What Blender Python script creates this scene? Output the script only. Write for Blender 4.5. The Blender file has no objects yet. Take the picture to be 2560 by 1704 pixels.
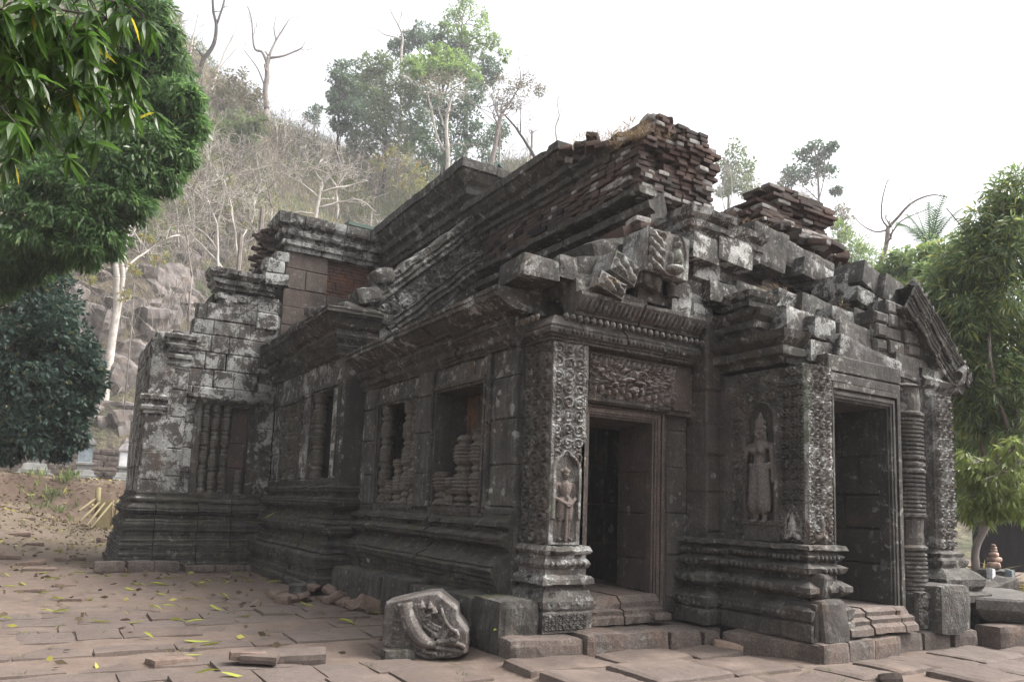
import bpy, math, random
import numpy as np
from mathutils import Vector, Matrix, noise as mnoise
S = bpy.context.scene
COL = S.collection
R = math.radians
# ---------------------------------------------------------------- camera, sky, sun, exposure
CAM_F, CAM_PX, CAM_PY = 1885.0, 1280.0, 1030.0            # focal length and optical centre in a 2560 x 1704 frame
_a, _b, _c = .5481, .1252, .0373                         # yaw, pitch, roll
_f = np.array([math.sin(_a)*math.cos(_b), math.cos(_a)*math.cos(_b), math.sin(_b)])
_r = np.array([math.cos(_a), -math.sin(_a), 0.0]); _u = np.cross(_r, _f)
CR, CU, CF = math.cos(_c)*_r+math.sin(_c)*_u, -math.sin(_c)*_r+math.cos(_c)*_u, _f
EYE = np.array([0, 0, 1.6])
cam_data = bpy.data.cameras.new("camera"); cam = bpy.data.objects.new("camera", cam_data); COL.objects.link(cam)
cam_data.sensor_width = 36; cam_data.lens = CAM_F/2560*36
cam_data.shift_y = (CAM_PY-852)/2560; cam_data.clip_end = 4000; cam_data.clip_start = .05
m = Matrix.Identity(4)
for i in range(3): m[i][0], m[i][1], m[i][2], m[i][3] = CR[i], CU[i], -CF[i], EYE[i]
cam.matrix_world = m
S.camera = cam
SUN_EL, SUN_AZ = R(54), R(118)        # azimuth clockwise from +Y
w = bpy.data.worlds.new("World"); S.world = w; w.use_nodes = True
nt = w.node_tree; nt.nodes.clear()
sky = nt.nodes.new("ShaderNodeTexSky"); sky.sky_type = 'NISHITA'; sky.sun_disc = False
sky.sun_elevation = SUN_EL; sky.sun_rotation = SUN_AZ; sky.dust_density = 8; sky.air_density = 1.0; sky.ozone_density = .5
hs = nt.nodes.new("ShaderNodeHueSaturation"); hs.inputs['Saturation'].default_value = .22; hs.inputs['Value'].default_value = 1.1
bg = nt.nodes.new("ShaderNodeBackground"); bg.inputs[1].default_value = .15
out = nt.nodes.new("ShaderNodeOutputWorld")
nt.links.new(sky.outputs[0], hs.inputs['Color']); nt.links.new(hs.outputs[0], bg.inputs[0]); nt.links.new(bg.outputs[0], out.inputs[0])
ld = bpy.data.lights.new("sun", 'SUN'); ld.energy = 1.25; ld.angle = R(14); ld.color = (1, .95, .88)
sun = bpy.data.objects.new("sun", ld); COL.objects.link(sun)
sd = Vector((math.sin(SUN_AZ)*math.cos(SUN_EL), math.cos(SUN_AZ)*math.cos(SUN_EL), math.sin(SUN_EL)))
sun.rotation_euler = sd.to_track_quat('Z', 'Y').to_euler()
S.view_settings.view_transform = 'Standard'; S.view_settings.look = 'None'
S.view_settings.exposure = 1.5; S.view_settings.gamma = 1
S.render.engine = 'CYCLES'
S.cycles.use_denoising = True
S.cycles.max_bounces = 6; S.cycles.diffuse_bounces = 3; S.cycles.glossy_bounces = 2; S.cycles.transmission_bounces = 3
S.cycles.transparent_max_bounces = 6; S.cycles.volume_bounces = 1; S.cycles.caustics_reflective = False; S.cycles.caustics_refractive = False

# ---------------------------------------------------------------- helpers
def ray(px, py):
    d = (px-CAM_PX)/CAM_F*CR - (py-CAM_PY)/CAM_F*CU + CF
    return d
def at(px, py, dist):
    """world point seen at a photo pixel, dist metres away horizontally"""
    d = ray(px, py); d = d/math.hypot(d[0], d[1])
    return EYE + d*dist
def on(px, py, ax, val):
    d = ray(px, py); return EYE + d*((val-EYE[ax])/d[ax])
def N(p, f=1.0, o=0.0):
    return mnoise.noise(Vector((p[0]*f+o, p[1]*f-o*1.7, p[2]*f+o*.6)))
def smooth(a, b, x):
    t = min(1, max(0, (x-a)/(b-a))); return t*t*(3-2*t)
rnd = random.Random(5)
def U(a, b): return rnd.uniform(a, b)

def new_obj(name, verts, faces, mat, parent=None, smooth_shade=False, mods=None):
    me = bpy.data.meshes.new(name)
    if isinstance(verts, np.ndarray):
        nv = len(verts); faces = np.asarray(faces, dtype=np.int32); nf, k = faces.shape
        me.vertices.add(nv); me.vertices.foreach_set('co', verts.astype(np.float32).ravel())
        me.loops.add(nf*k); me.loops.foreach_set('vertex_index', faces.ravel())
        me.polygons.add(nf); me.polygons.foreach_set('loop_start', np.arange(0, nf*k, k, dtype=np.int32))
        me.polygons.foreach_set('loop_total', np.full(nf, k, dtype=np.int32))
        me.update(calc_edges=True)
    else:
        me.from_pydata([tuple(v) for v in verts], [], faces); me.update()
    if smooth_shade: me.polygons.foreach_set('use_smooth', [True]*len(me.polygons))
    if mat: me.materials.append(mat)
    o = bpy.data.objects.new(name, me); COL.objects.link(o)
    if parent: o.parent = parent; o.matrix_parent_inverse = Matrix.Identity(4); 
    if parent and parent.type == 'EMPTY' and parent.location.length > 0: o.matrix_parent_inverse = Matrix.Translation(-parent.location)
    return o
def tag(o, label, cat, group=None, kind=None):
    if label: o['label'] = label
    if cat: o['category'] = cat
    if group: o['group'] = group
    if kind: o['kind'] = kind
    return o
def thing(name, label, cat, loc=(0, 0, 0), group=None):
    o = bpy.data.objects.new(name, None); COL.objects.link(o); o.location = loc; o.empty_display_size = .2
    return tag(o, label, cat, group)
class MB:
    def __init__(s): s.v = []; s.f = []
    def add(s, vs, fs):
        b = len(s.v); s.v += [tuple(v) for v in vs]; s.f += [tuple(i+b for i in f) for f in fs]
    def hexa(s, p):   # 8 points: bottom 4 ccw, top 4 ccw
        s.add(p, [(3, 2, 1, 0), (4, 5, 6, 7), (0, 1, 5, 4), (1, 2, 6, 5), (2, 3, 7, 6), (3, 0, 4, 7)])
    def box(s, x0, y0, z0, x1, y1, z1):
        s.hexa([(x0, y0, z0), (x1, y0, z0), (x1, y1, z0), (x0, y1, z0), (x0, y0, z1), (x1, y0, z1), (x1, y1, z1), (x0, y1, z1)])
    def grid(s, rows, closed=False):
        """rows: list of equal-length point lists"""
        n = len(rows[0]); b = len(s.v)
        for r_ in rows: s.v += [tuple(p) for p in r_]
        for i in range(len(rows)-1):
            for j in range(n if closed else n-1):
                k = (j+1) % n
                s.f.append((b+i*n+j, b+i*n+k, b+(i+1)*n+k, b+(i+1)*n+j))
    def tube(s, pts, rad, n=6, caps=True):
        rows = []; up = Vector((.31, .2, .93))
        P = [Vector(p) for p in pts]
        for i, p in enumerate(P):
            t = (P[min(i+1, len(P)-1)]-P[max(i-1, 0)]).normalized()
            a = t.cross(up)
            if a.length < .1: a = t.cross(Vector((1, 0, 0)))
            a.normalize(); c = t.cross(a)
            r_ = rad[i]
            rows.append([p+(a*math.cos(2*math.pi*k/n)+c*math.sin(2*math.pi*k/n))*r_ for k in range(n)])
        b = len(s.v); s.grid(rows, closed=True)
        if caps:
            s.f.append(tuple(b+k for k in reversed(range(n)))); e = b+(len(rows)-1)*n; s.f.append(tuple(e+k for k in range(n)))
    def lathe(s, prof, c, n=12, ax=None):
        """prof: (radius, z) list, c: base centre"""
        rows = [[(c[0]+r_*math.cos(2*math.pi*k/n), c[1]+r_*math.sin(2*math.pi*k/n), c[2]+z) for k in range(n)] for r_, z in prof]
        b = len(s.v); s.grid(rows, closed=True)
        s.f.append(tuple(b+k for k in reversed(range(n)))); e = b+(len(rows)-1)*n; s.f.append(tuple(e+k for k in range(n)))
    def stone(s, c, size, rot=(0, 0, 0), rough=.02, rr=.04, cell=.09, seed=0, freq=3.0, cut=None):
        """weathered block: rounded box surface with noise, rot = euler xyz"""
        h = [d/2 for d in size]; rr = min(rr, min(h)*.8)
        M = Matrix.Translation(c) @ (Matrix.Rotation(rot[2], 4, 'Z') @ Matrix.Rotation(rot[1], 4, 'Y') @ Matrix.Rotation(rot[0], 4, 'X'))
        idx = {}; vs = []; fs = []
        nn = [max(2, min(14, int(round(d/cell)))) for d in size]
        def vid(i, j, k):
            key = (i, j, k)
            if key in idx: return idx[key]
            p = [h[a]*(2*q/nn[a]-1) for a, q in enumerate(key)]
            q = [max(-(h[a]-rr), min(h[a]-rr, p[a])) for a in range(3)]
            d = Vector([p[a]-q[a] for a in range(3)])
            p = Vector(q)+(d.normalized()*rr if d.length > 1e-6 else d)
            nv = Vector((p[0]/h[0], p[1]/h[1], p[2]/h[2])); nv.normalize()
            e = mnoise.noise(p*freq+Vector((seed*7.3, seed*3.1, -seed*5.7)))*rough + mnoise.noise(p*freq*3+Vector((seed, 0, seed*2)))*rough*.4
            p = p+nv*e
            if cut: p = Vector(cut(p))
            idx[key] = len(vs); vs.append(M @ p); return idx[key]
        for a in range(3):
            b_, c_ = (a+1) % 3, (a+2) % 3
            for side in (0, nn[a]):
                for i in range(nn[b_]):
                    for j in range(nn[c_]):
                        q = []
                        for (ii, jj) in ((i, j), (i+1, j), (i+1, j+1), (i, j+1)):
                            k = [0, 0, 0]; k[a] = side; k[b_] = ii; k[c_] = jj; q.append(vid(*k))
                        fs.append(q if side else q[::-1])
        s.add(vs, fs)
    def build(s, name, mat, parent=None, smooth_shade=False):
        return new_obj(name, s.v, s.f, mat, parent, smooth_shade)

def sweep(mb, path, prof, seg=.16, amp=.010, freq=3.0, doff=0, dz=0, cap=True, gap=0, bead=None):
    """moulding: profile (offset, z) carried along an xy path, outward to the right of travel, mitred"""
    P = [Vector((p[0], p[1])) for p in path]
    ns = []
    for i in range(len(P)-1):
        d = (P[i+1]-P[i]).normalized(); ns.append(Vector((d.y, -d.x)))
    Ms = []
    for i in range(len(P)):
        a = ns[max(i-1, 0)]; b = ns[min(i, len(ns)-1)]
        Ms.append((a+b)/(1+a.dot(b)))
    pts = []
    for i in range(len(P)-1):
        L = (P[i+1]-P[i]).length; k = max(1, int(math.ceil(L/seg)))
        for j in range(k if i < len(P)-2 else k+1):
            t = j/k
            pts.append((P[i].lerp(P[i+1], t), Ms[i].lerp(Ms[i+1], t)))
    if gap:
        d = (pts[1][0]-pts[0][0]).normalized(); pts[0] = (pts[0][0]+d*gap, pts[0][1])
        d = (pts[-2][0]-pts[-1][0]).normalized(); pts[-1] = (pts[-1][0]+d*gap, pts[-1][1])
    rows = []
    for p, mm in pts:
        row = []
        for off, z in prof:
            q = p+mm*(off+doff)
            v = Vector((q.x, q.y, z+dz))
            e = Vector((N(v, freq), N(v, freq, 31), N(v, freq, 57)))*amp + Vector((N(v, freq*4, 3), N(v, freq*4, 9), N(v, freq*4, 19)))*amp*.6
            ch_ = N(v, 5.5, 71)
            if ch_ > .42: e = e-Vector((mm.x, mm.y, 0))*min(.04, (ch_-.42)*.35)*(1 if amp > .009 else .4)
            row.append(v+e)
        rows.append(row)
    b = len(mb.v); mb.grid(rows); n = len(prof)
    if cap:
        mb.f.append(tuple(b+k for k in range(n))); e = b+(len(rows)-1)*n; mb.f.append(tuple(e+k for k in reversed(range(n))))
def sweep_blocks(mb, path, prof, blk=.8, jit=.015, keep=.3, gap=.009, **kw):
    """the same, cut into stones: every stone a little out of line"""
    P = [Vector((p[0], p[1])) for p in path]
    cum = [0]
    for i in range(len(P)-1): cum.append(cum[-1]+(P[i+1]-P[i]).length)
    cuts = []; s = U(.4, 1)*blk
    while s < cum[-1]-keep*.8:
        if all(abs(s-c) > keep for c in cum[1:-1]): cuts.append(s)
        else:
            s += .1; continue
        s += blk*U(.6, 1.4)
    cuts = [0]+cuts+[cum[-1]]
    def pos(s):
        for i in range(len(P)-1):
            if s <= cum[i+1]+1e-9: return P[i].lerp(P[i+1], (s-cum[i])/(cum[i+1]-cum[i]))
        return P[-1]
    for a, b in zip(cuts[:-1], cuts[1:]):
        if b-a < .03: continue
        sub = [pos(a)]+[P[i] for i in range(1, len(P)-1) if a+1e-6 < cum[i] < b-1e-6]+[pos(b)]
        sweep(mb, sub, prof, doff=U(-jit, jit), dz=U(-jit, jit)*.5, gap=gap, **kw)
def beads(mb, path, off, z, r, step, sx=.9):
    """a row of carved bosses along a moulding"""
    P = [Vector((p[0], p[1])) for p in path]
    for i in range(len(P)-1):
        d = P[i+1]-P[i]; L = d.length; d.normalize(); n = Vector((d.y, -d.x)); k = int(L/step)
        for j in range(k):
            if rnd.random() < .08: continue
            c = P[i]+d*(L*(j+.5)/k)+n*off
            rows = []
            for a in range(4):
                th = math.pi/2*a/3; rr = math.cos(th)*r; hh = math.sin(th)*r
                rows.append([(c.x+n.x*hh+d.x*rr*sx*math.cos(q*math.pi/3), c.y+n.y*hh+d.y*rr*sx*math.cos(q*math.pi/3), z+rr*1.15*math.sin(q*math.pi/3)) for q in range(6)])
            mb.grid(rows, closed=True)
def block_wall(mb, o, u, n, W, rows, blen=.7, holes=(), depth=.3, jit=.010, ch=.017, top=None, gaps=0.0, cuts=None):
    """ashlar: separate chamfered stones. o lower-left, u along, n outward, rows = z boundaries from o"""
    o, u, n = Vector(o), Vector(u), Vector(n); up = Vector((0, 0, 1))
    for v0, v1 in zip(rows[:-1], rows[1:]):
        free = [(0, W)]
        for (a, c, b, d) in holes:
            if c < v1-1e-3 and d > v0+1e-3:
                nf = []
                for (x0, x1) in free:
                    if a > x0: nf.append((x0, min(a, x1)))
                    if b < x1: nf.append((max(b, x0), x1))
                free = [q for q in nf if q[1]-q[0] > .01]
        for (x0, x1) in free:
            x = x0
            while x < x1-1e-6:
                L = blen*U(.55, 1.5)
                if x1-(x+L) < blen*.45: L = x1-x
                e = min(x1, x+L)
                if not (top and v0+.05 > top((x+e)/2)):
                    g = .006+(U(0, 1) < gaps)*U(.01, .05)
                    j = U(-jit, jit); c = ch*U(.6, 1.6)
                    q = []
                    a0, a1, b0, b1 = x+.002, e-g, v0+.003, v1-.004
                    for (dd, ins) in ((-depth, 0), (j-c, 0), (j, c)):
                        for (uu, vv) in ((a0+ins, b0+ins), (a1-ins, b0+ins), (a1-ins, b1-ins), (a0+ins, b1-ins)):
                            p = o+u*uu+up*vv+n*dd
                            if dd > -depth: p = p+Vector((N(p, 2.3), N(p, 2.3, 11), N(p, 2.3, 23)))*.012
                            q.append(p)
                    mb.add(q, [(0, 1, 5, 4), (1, 2, 6, 5), (2, 3, 7, 6), (3, 0, 4, 7), (4, 5, 9, 8), (5, 6, 10, 9), (6, 7, 11, 10), (7, 4, 8, 11), (8, 9, 10, 11), (3, 2, 1, 0)])
                x = e
def panel(mb, o, u, v, n, W, H, fn, res=.012, back=.05, edge=None):
    """carved relief: a dense height field standing on a wall, with a skirt"""
    o, u, v, n = Vector(o), Vector(u), Vector(v), Vector(n)
    nu, nv_ = max(2, int(W/res)), max(2, int(H/res))
    rows = []
    for j in range(nv_+1):
        row = []
        for i in range(nu+1):
            a, b = i/nu*W, j/nv_*H
            h = fn(a, b)*1.35
            if i in (0, nu) or j in (0, nv_): h = -back
            row.append(o+u*a+v*b+n*h)
        rows.append(row)
    mb.grid(rows)
# ---------------------------------------------------------------- materials
def mat_new(name):
    m_ = bpy.data.materials.new(name); m_.use_nodes = True; t = m_.node_tree
    b = t.nodes['Principled BSDF']; b.inputs['Specular IOR Level'].default_value = .25
    return m_, t, b
class NB:
    """small node-building helper"""
    def __init__(s, t): s.t = t
    def n(s, typ, **kw):
        nd = s.t.nodes.new(typ)
        for k, v in kw.items():
            if k.startswith('i_'):
                nm = k[2:].replace('_', ' ')
                nd.inputs[int(nm) if nm.isdigit() else nm].default_value = v
            else: setattr(nd, k, v)
        return nd
    def l(s, a, b): s.t.links.new(a, b)
    def coord(s, scale=(1, 1, 1), kind='pos'):
        if kind == 'pos': c = s.n('ShaderNodeNewGeometry').outputs['Position']
        else: c = s.n('ShaderNodeTexCoord').outputs['Object']
        mp = s.n('ShaderNodeMapping'); mp.inputs['Scale'].default_value = scale; s.l(c, mp.inputs['Vector']); return mp.outputs[0]
    def noise(s, co, sc, det=5, rough=.6, dist=0.0):
        nd = s.n('ShaderNodeTexNoise'); nd.inputs['Scale'].default_value = sc; nd.inputs['Detail'].default_value = det
        nd.inputs['Roughness'].default_value = rough; nd.inputs['Distortion'].default_value = dist; s.l(co, nd.inputs['Vector']); return nd.outputs['Fac']
    def vor(s, co, sc, feat='F1', rnd_=1.0):
        nd = s.n('ShaderNodeTexVoronoi', feature=feat); nd.inputs['Scale'].default_value = sc; nd.inputs['Randomness'].default_value = rnd_; s.l(co, nd.inputs['Vector']); return nd
    def ramp(s, fac, a, b, va=0.0, vb=1.0):
        nd = s.n('ShaderNodeMapRange'); nd.inputs['From Min'].default_value = a; nd.inputs['From Max'].default_value = b
        nd.inputs['To Min'].default_value = va; nd.inputs['To Max'].default_value = vb; s.l(fac, nd.inputs['Value']); return nd.outputs[0]
    def mix(s, fac, a, b, mode='MIX'):
        nd = s.n('ShaderNodeMix', data_type='RGBA', blend_type=mode)
        for sock, v in ((nd.inputs[0], fac), (nd.inputs[6], a), (nd.inputs[7], b)):
            if isinstance(v, (int, float)): sock.default_value = v
            elif isinstance(v, tuple): sock.default_value = (*v, 1) if len(v) == 3 else v
            else: s.l(v, sock)
        return nd.outputs[2]
    def math(s, op, a, b=0.0):
        nd = s.n('ShaderNodeMath', operation=op)
        for sock, v in ((nd.inputs[0], a), (nd.inputs[1], b)):
            if isinstance(v, (int, float)): sock.default_value = v
            else: s.l(v, sock)
        return nd.outputs[0]
    def bump(s, h, strength, dist, prev=None):
        nd = s.n('ShaderNodeBump'); nd.inputs['Strength'].default_value = strength; nd.inputs['Distance'].default_value = dist
        s.l(h, nd.inputs['Height'])
        if prev: s.l(prev, nd.inputs['Normal'])
        return nd.outputs[0]
SD = 1.0
def stone_mat(name, dark=(.046, .044, .041), mid=(.112, .103, .094), lich=.35, moss=.25, spots=.5, kind='pos', brown=(.135, .10, .08), brown_amt=.25, carve=0.0, carve_scale=9.0, black=.6, lcol=(.56, .57, .55), green=(.17, .22, .15), green_amt=.3, wash=.6):
    m_, t, b = mat_new(name); k = NB(t)
    co = k.coord(kind=kind); cs = k.coord((5, 5, .55), kind)
    big = k.noise(co, .8, 4); med = k.noise(co, 3.2, 6, .65); fine = k.noise(co, 22, 6, .7); streak = k.noise(cs, 1.3, 5, .65)
    dark, mid, brown = (tuple(x*SD for x in q) for q in (dark, mid, brown))
    c = k.mix(k.ramp(med, .35, .65), dark, mid)
    c = k.mix(k.ramp(k.noise(co, 1.7, 5, .6, .4), .62-.25*brown_amt, .75-.2*brown_amt), c, brown)
    # black biofilm running down
    c = k.mix(k.math('MULTIPLY', k.ramp(streak, .45, .62), black), c, (.022, .021, .02))
    # green and grey algae
    c = k.mix(k.math('MULTIPLY', k.ramp(k.noise(cs, .9, 4, .6, .3), .60, .72), green_amt), c, green)
    # grey weathered wash with ragged, streaky edges
    gw = k.math('MULTIPLY', k.ramp(k.noise(cs, 1.7, 8, .75, .5), .57, .61), k.ramp(k.noise(co, 1.0, 3), .38, .55))
    c = k.mix(k.math('MULTIPLY', gw, wash), c, k.mix(fine, (.10, .10, .095), (.20, .20, .185)))
    # pale crusty lichen, patchy
    patch = k.ramp(big, .62-.25*lich, .78-.25*lich)
    l1 = k.ramp(k.noise(co, 6.5, 8, .72), .56, .61)
    l2 = k.ramp(k.noise(co, 2.4, 7, .75, .6), .68-.16*lich, .71-.16*lich)
    lf = k.math('MULTIPLY', k.math('MAXIMUM', k.math('MULTIPLY', l1, .75), l2), k.math('ADD', k.math('MULTIPLY', patch, .85), .12*min(1, lich*2)))
    wn = k.n('ShaderNodeTexNoise'); wn.inputs['Scale'].default_value = 5; wn.inputs['Detail'].default_value = 5; k.l(co, wn.inputs['Vector'])
    wa = k.n('ShaderNodeVectorMath', operation='MULTIPLY_ADD'); k.l(wn.outputs['Color'], wa.inputs[0]); wa.inputs[1].default_value = (.22, .22, .22); k.l(co, wa.inputs[2])
    v = k.vor(wa.outputs[0], 5.0); sp = k.ramp(v.outputs['Distance'], .30, .25)
    sel = k.n('ShaderNodeSeparateColor'); k.l(v.outputs['Color'], sel.inputs[0])
    sp = k.math('MULTIPLY', sp, k.ramp(sel.outputs[0], .995-.2*spots, 1.0-.2*spots))
    sp = k.math('MULTIPLY', sp, k.ramp(k.noise(co, 1.1, 3), .42, .55))
    lf = k.math('MAXIMUM', lf, k.math('MULTIPLY', sp, .8))
    c = k.mix(k.math('MULTIPLY', lf, k.ramp(k.noise(co, 14, 5, .7), .34, .50, .45, 1)), c, k.mix(k.ramp(med, .3, .7), tuple(x*.62 for x in lcol), lcol))
    cr = k.math('MULTIPLY', k.ramp(k.noise(co, 17, 9, .75), .60, .64), k.ramp(k.noise(co, 1.9, 4, .6), .60-.15*lich, .72-.15*lich)); c = k.mix(k.math('MULTIPLY', cr, .75), c, (.40, .41, .39))
    # moss on faces that look upward
    g = k.n('ShaderNodeNewGeometry'); sx = k.n('ShaderNodeSeparateXYZ'); k.l(g.outputs['Normal'], sx.inputs[0])
    mo = k.math('MULTIPLY', k.ramp(sx.outputs[2], .1, .8, .25, 1), k.ramp(k.noise(co, 2.1, 6, .65), .62-.3*moss, .74-.25*moss))
    c = k.mix(k.math('MULTIPLY', mo, min(1, moss*2.2)), c, k.mix(fine, (.055, .055, .022), (.09, .085, .04)))
    isl = k.n('ShaderNodeNewGeometry').outputs['Random Per Island']
    c = k.mix(k.ramp(isl, .0, 1, 0, .5), c, k.mix(.5, c, (.03, .028, .027)))
    grit = k.noise(co, 46, 4, .8)
    c = k.mix(k.ramp(grit, .38, .62, .62, 0), c, (.016, .015, .014))
    c = k.mix(k.ramp(grit, .60, .74, 0, .4), c, (.26, .255, .24))
    sb = k.math('MULTIPLY', k.ramp(k.noise(co, 8.5, 7, .7, .3), .58, .62), k.ramp(k.noise(cs, .8, 4), .42, .55)); c = k.mix(k.math('MULTIPLY', sb, min(.85, .3+lich*.6)), c, (.27, .275, .25))
    k.l(c, b.inputs['Base Color']); b.inputs['Roughness'].default_value = .92
    nb = k.bump(med, .5, .02); nb = k.bump(fine, .55, .008, nb)
    pit = k.vor(co, 38); nb = k.bump(k.ramp(pit.outputs['Distance'], .05, .35), .35, .004, nb)
    if carve:
        cv = k.vor(co, carve_scale, 'SMOOTH_F1'); cw = k.n('ShaderNodeTexWave', wave_type='RINGS', rings_direction='SPHERICAL'); cw.inputs['Scale'].default_value = carve_scale*.35; cw.inputs['Distortion'].default_value = 14; cw.inputs['Detail'].default_value = 1.5; cw.inputs['Detail Scale'].default_value = 2.2; k.l(co, cw.inputs['Vector'])
        hh = k.math('ADD', k.ramp(cv.outputs['Distance'], .1, .6, 1, 0), cw.outputs['Fac'])
        nb = k.bump(hh, carve, .02, nb)
    k.l(nb, b.inputs['Normal']); return m_
M_WALL = stone_mat('dark_sandstone', lich=.6, moss=.12, spots=1.0, wash=.95, brown_amt=.1, green_amt=.45, mid=(.112, .105, .096))
M_BASE = stone_mat('mossy_base_stone', lich=.12, moss=.4, spots=.1, mid=(.10, .092, .08), brown_amt=.15, green_amt=.15, black=.7, wash=.6, carve=.12, carve_scale=17)
M_CORN = stone_mat('cornice_stone', lich=.5, moss=.3, spots=.5, mid=(.12, .109, .097), brown_amt=.15, green_amt=.2)
M_LICH = stone_mat('lichen_stone', lich=1.15, moss=.05, spots=1.6, mid=(.125, .11, .103), brown_amt=.2, black=.5, wash=.9)
M_BLOCK = stone_mat('roof_block_stone', lich=.8, moss=.3, spots=.7, mid=(.118, .108, .098), black=.5, brown_amt=.1)
M_PALE = stone_mat('pale_lichen_carving', lich=1.1, moss=.04, spots=.8, mid=(.30, .28, .26), dark=(.13, .12, .11), black=.4, green_amt=.6, green=(.16, .24, .12))
M_CARVE = stone_mat('carved_stone', lich=.45, moss=.08, spots=.1, mid=(.145, .132, .12), dark=(.062, .058, .053), black=.35, brown_amt=.25, carve=.25, carve_scale=16)
M_RED = stone_mat('reddish_sandstone', lich=.05, moss=.02, spots=.1, mid=(.15, .115, .10), dark=(.092, .072, .064), brown=(.17, .118, .098), brown_amt=.4, black=.3, green_amt=.15)
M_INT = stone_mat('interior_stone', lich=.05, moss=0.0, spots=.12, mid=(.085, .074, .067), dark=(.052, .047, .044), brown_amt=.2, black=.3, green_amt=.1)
M_STEP = stone_mat('worn_step_stone', lich=.02, moss=.03, spots=.05, mid=(.20, .158, .138), dark=(.13, .105, .094), brown=(.21, .15, .12), brown_amt=.5, black=.25, green_amt=.05)
M_STAT = stone_mat('statue_stone', lich=.3, moss=0, spots=.6, mid=(.22, .178, .158), dark=(.14, .112, .10), brown=(.2, .15, .128), brown_amt=.4, black=.2, green_amt=.1)
M_DEV = stone_mat('devata_stone', lich=.06, moss=.02, spots=.1, mid=(.2, .175, .162), dark=(.13, .115, .107), brown_amt=.1, black=.15, green_amt=.15)
M_BAL = stone_mat('baluster_stone', lich=.12, moss=.2, spots=.1, mid=(.2, .178, .15), dark=(.10, .09, .076), brown_amt=.15, black=.35, green_amt=.2)
M_NAGA = stone_mat('fallen_naga_stone', lich=.8, moss=.1, spots=.5, mid=(.25, .22, .205), dark=(.10, .085, .078), black=.35, lcol=(.42, .41, .39))
M_LAT = stone_mat('orange_panel_stone', lich=.2, moss=.05, spots=.4, mid=(.16, .10, .06), dark=(.05, .035, .025), brown=(.24, .12, .06), brown_amt=.8, black=.5)
def brick_mat(name, red=(.10, .062, .05), dark=(.042, .036, .033), pale=.17):
    m_, t, b = mat_new(name); k = NB(t); co = k.coord()
    g = k.n('ShaderNodeNewGeometry')
    rp = g.outputs['Random Per Island']
    c = k.mix(k.ramp(k.noise(co, 2.2, 5), .38, .62), dark, red)
    c = k.mix(k.ramp(rp, .2, 1, 0, .55), c, (.07, .053, .046))
    c = k.mix(k.math('MULTIPLY', k.ramp(rp, 1-pale, 1-pale+.01), k.ramp(k.noise(co, 9, 5), .35, .55, .3, 1)), c, (.34, .33, .31))
    f = k.noise(co, 26, 6, .7)
    c = k.mix(k.ramp(f, .3, .7, .45, 0), c, (.025, .02, .018))
    k.l(c, b.inputs['Base Color']); b.inputs['Roughness'].default_value = .95
    k.l(k.bump(f, .7, .008, k.bump(k.noise(co, 7, 5), .5, .02)), b.inputs['Normal']); return m_
M_BRICK = brick_mat('ruined_brick')
M_BRICKW = brick_mat('weathered_brick_wall', red=(.088, .062, .052), dark=(.04, .034, .031), pale=.03)
M_BRICKO = brick_mat('orange_brick', red=(.17, .075, .046), dark=(.08, .045, .033), pale=.02)
def leaf_mat(name, c1, c2, c3=None, trans=.45, rough=.45, spec=.4, p3=.06):
    m_, t, b = mat_new(name); k = NB(t)
    rp = k.n('ShaderNodeNewGeometry').outputs['Random Per Island']
    c = k.mix(rp, c1, c2)
    co = k.coord(); c = k.mix(k.ramp(k.noise(co, .9, 3), .4, .65, 0, .5), c, tuple(x*.55 for x in c1))
    if c3: c = k.mix(k.ramp(rp, 1-p3, 1-p3+.01), c, c3)
    k.l(c, b.inputs['Base Color']); b.inputs['Roughness'].default_value = rough; b.inputs['Specular IOR Level'].default_value = spec
    tr = k.n('ShaderNodeBsdfTranslucent'); mx = k.n('ShaderNodeMixShader'); mx.inputs[0].default_value = trans
    hsv = k.n('ShaderNodeHueSaturation'); hsv.inputs['Value'].default_value = 1.5; k.l(c, hsv.inputs['Color']); k.l(hsv.outputs[0], tr.inputs['Color'])
    k.l(b.outputs[0], mx.inputs[1]); k.l(tr.outputs[0], mx.inputs[2])
    k.l(mx.outputs[0], t.nodes['Material Output'].inputs['Surface']); return m_
def plain(name, col, rough=.9, var=.35, sc=8, bump=.3, col2=None):
    m_, t, b = mat_new(name); k = NB(t); co = k.coord(kind='obj'); f = k.noise(co, sc, 6, .65)
    c = k.mix(k.ramp(f, .3, .7), tuple(x*(1-var) for x in col), col2 or tuple(min(1, x*(1+var)) for x in col))
    k.l(c, b.inputs['Base Color']); b.inputs['Roughness'].default_value = rough
    k.l(k.bump(f, bump, .02), b.inputs['Normal']); return m_
# ---------------------------------------------------------------- the temple
T = thing('temple_ruin', 'ruined dark sandstone temple with carved doorways and a broken brick roof', 'temple', (7, 10, 0))
def part(mb, name, mat, label=None, parent=None, sm=False):
    o = mb.build(name, mat, parent or T, sm)
    if label: o['label'] = label
    return o
PX_, PY_, PZ_ = (1, 0, 0), (0, 1, 0), (0, 0, 1); NX_, NY_ = (-1, 0, 0), (0, -1, 0)
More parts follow.
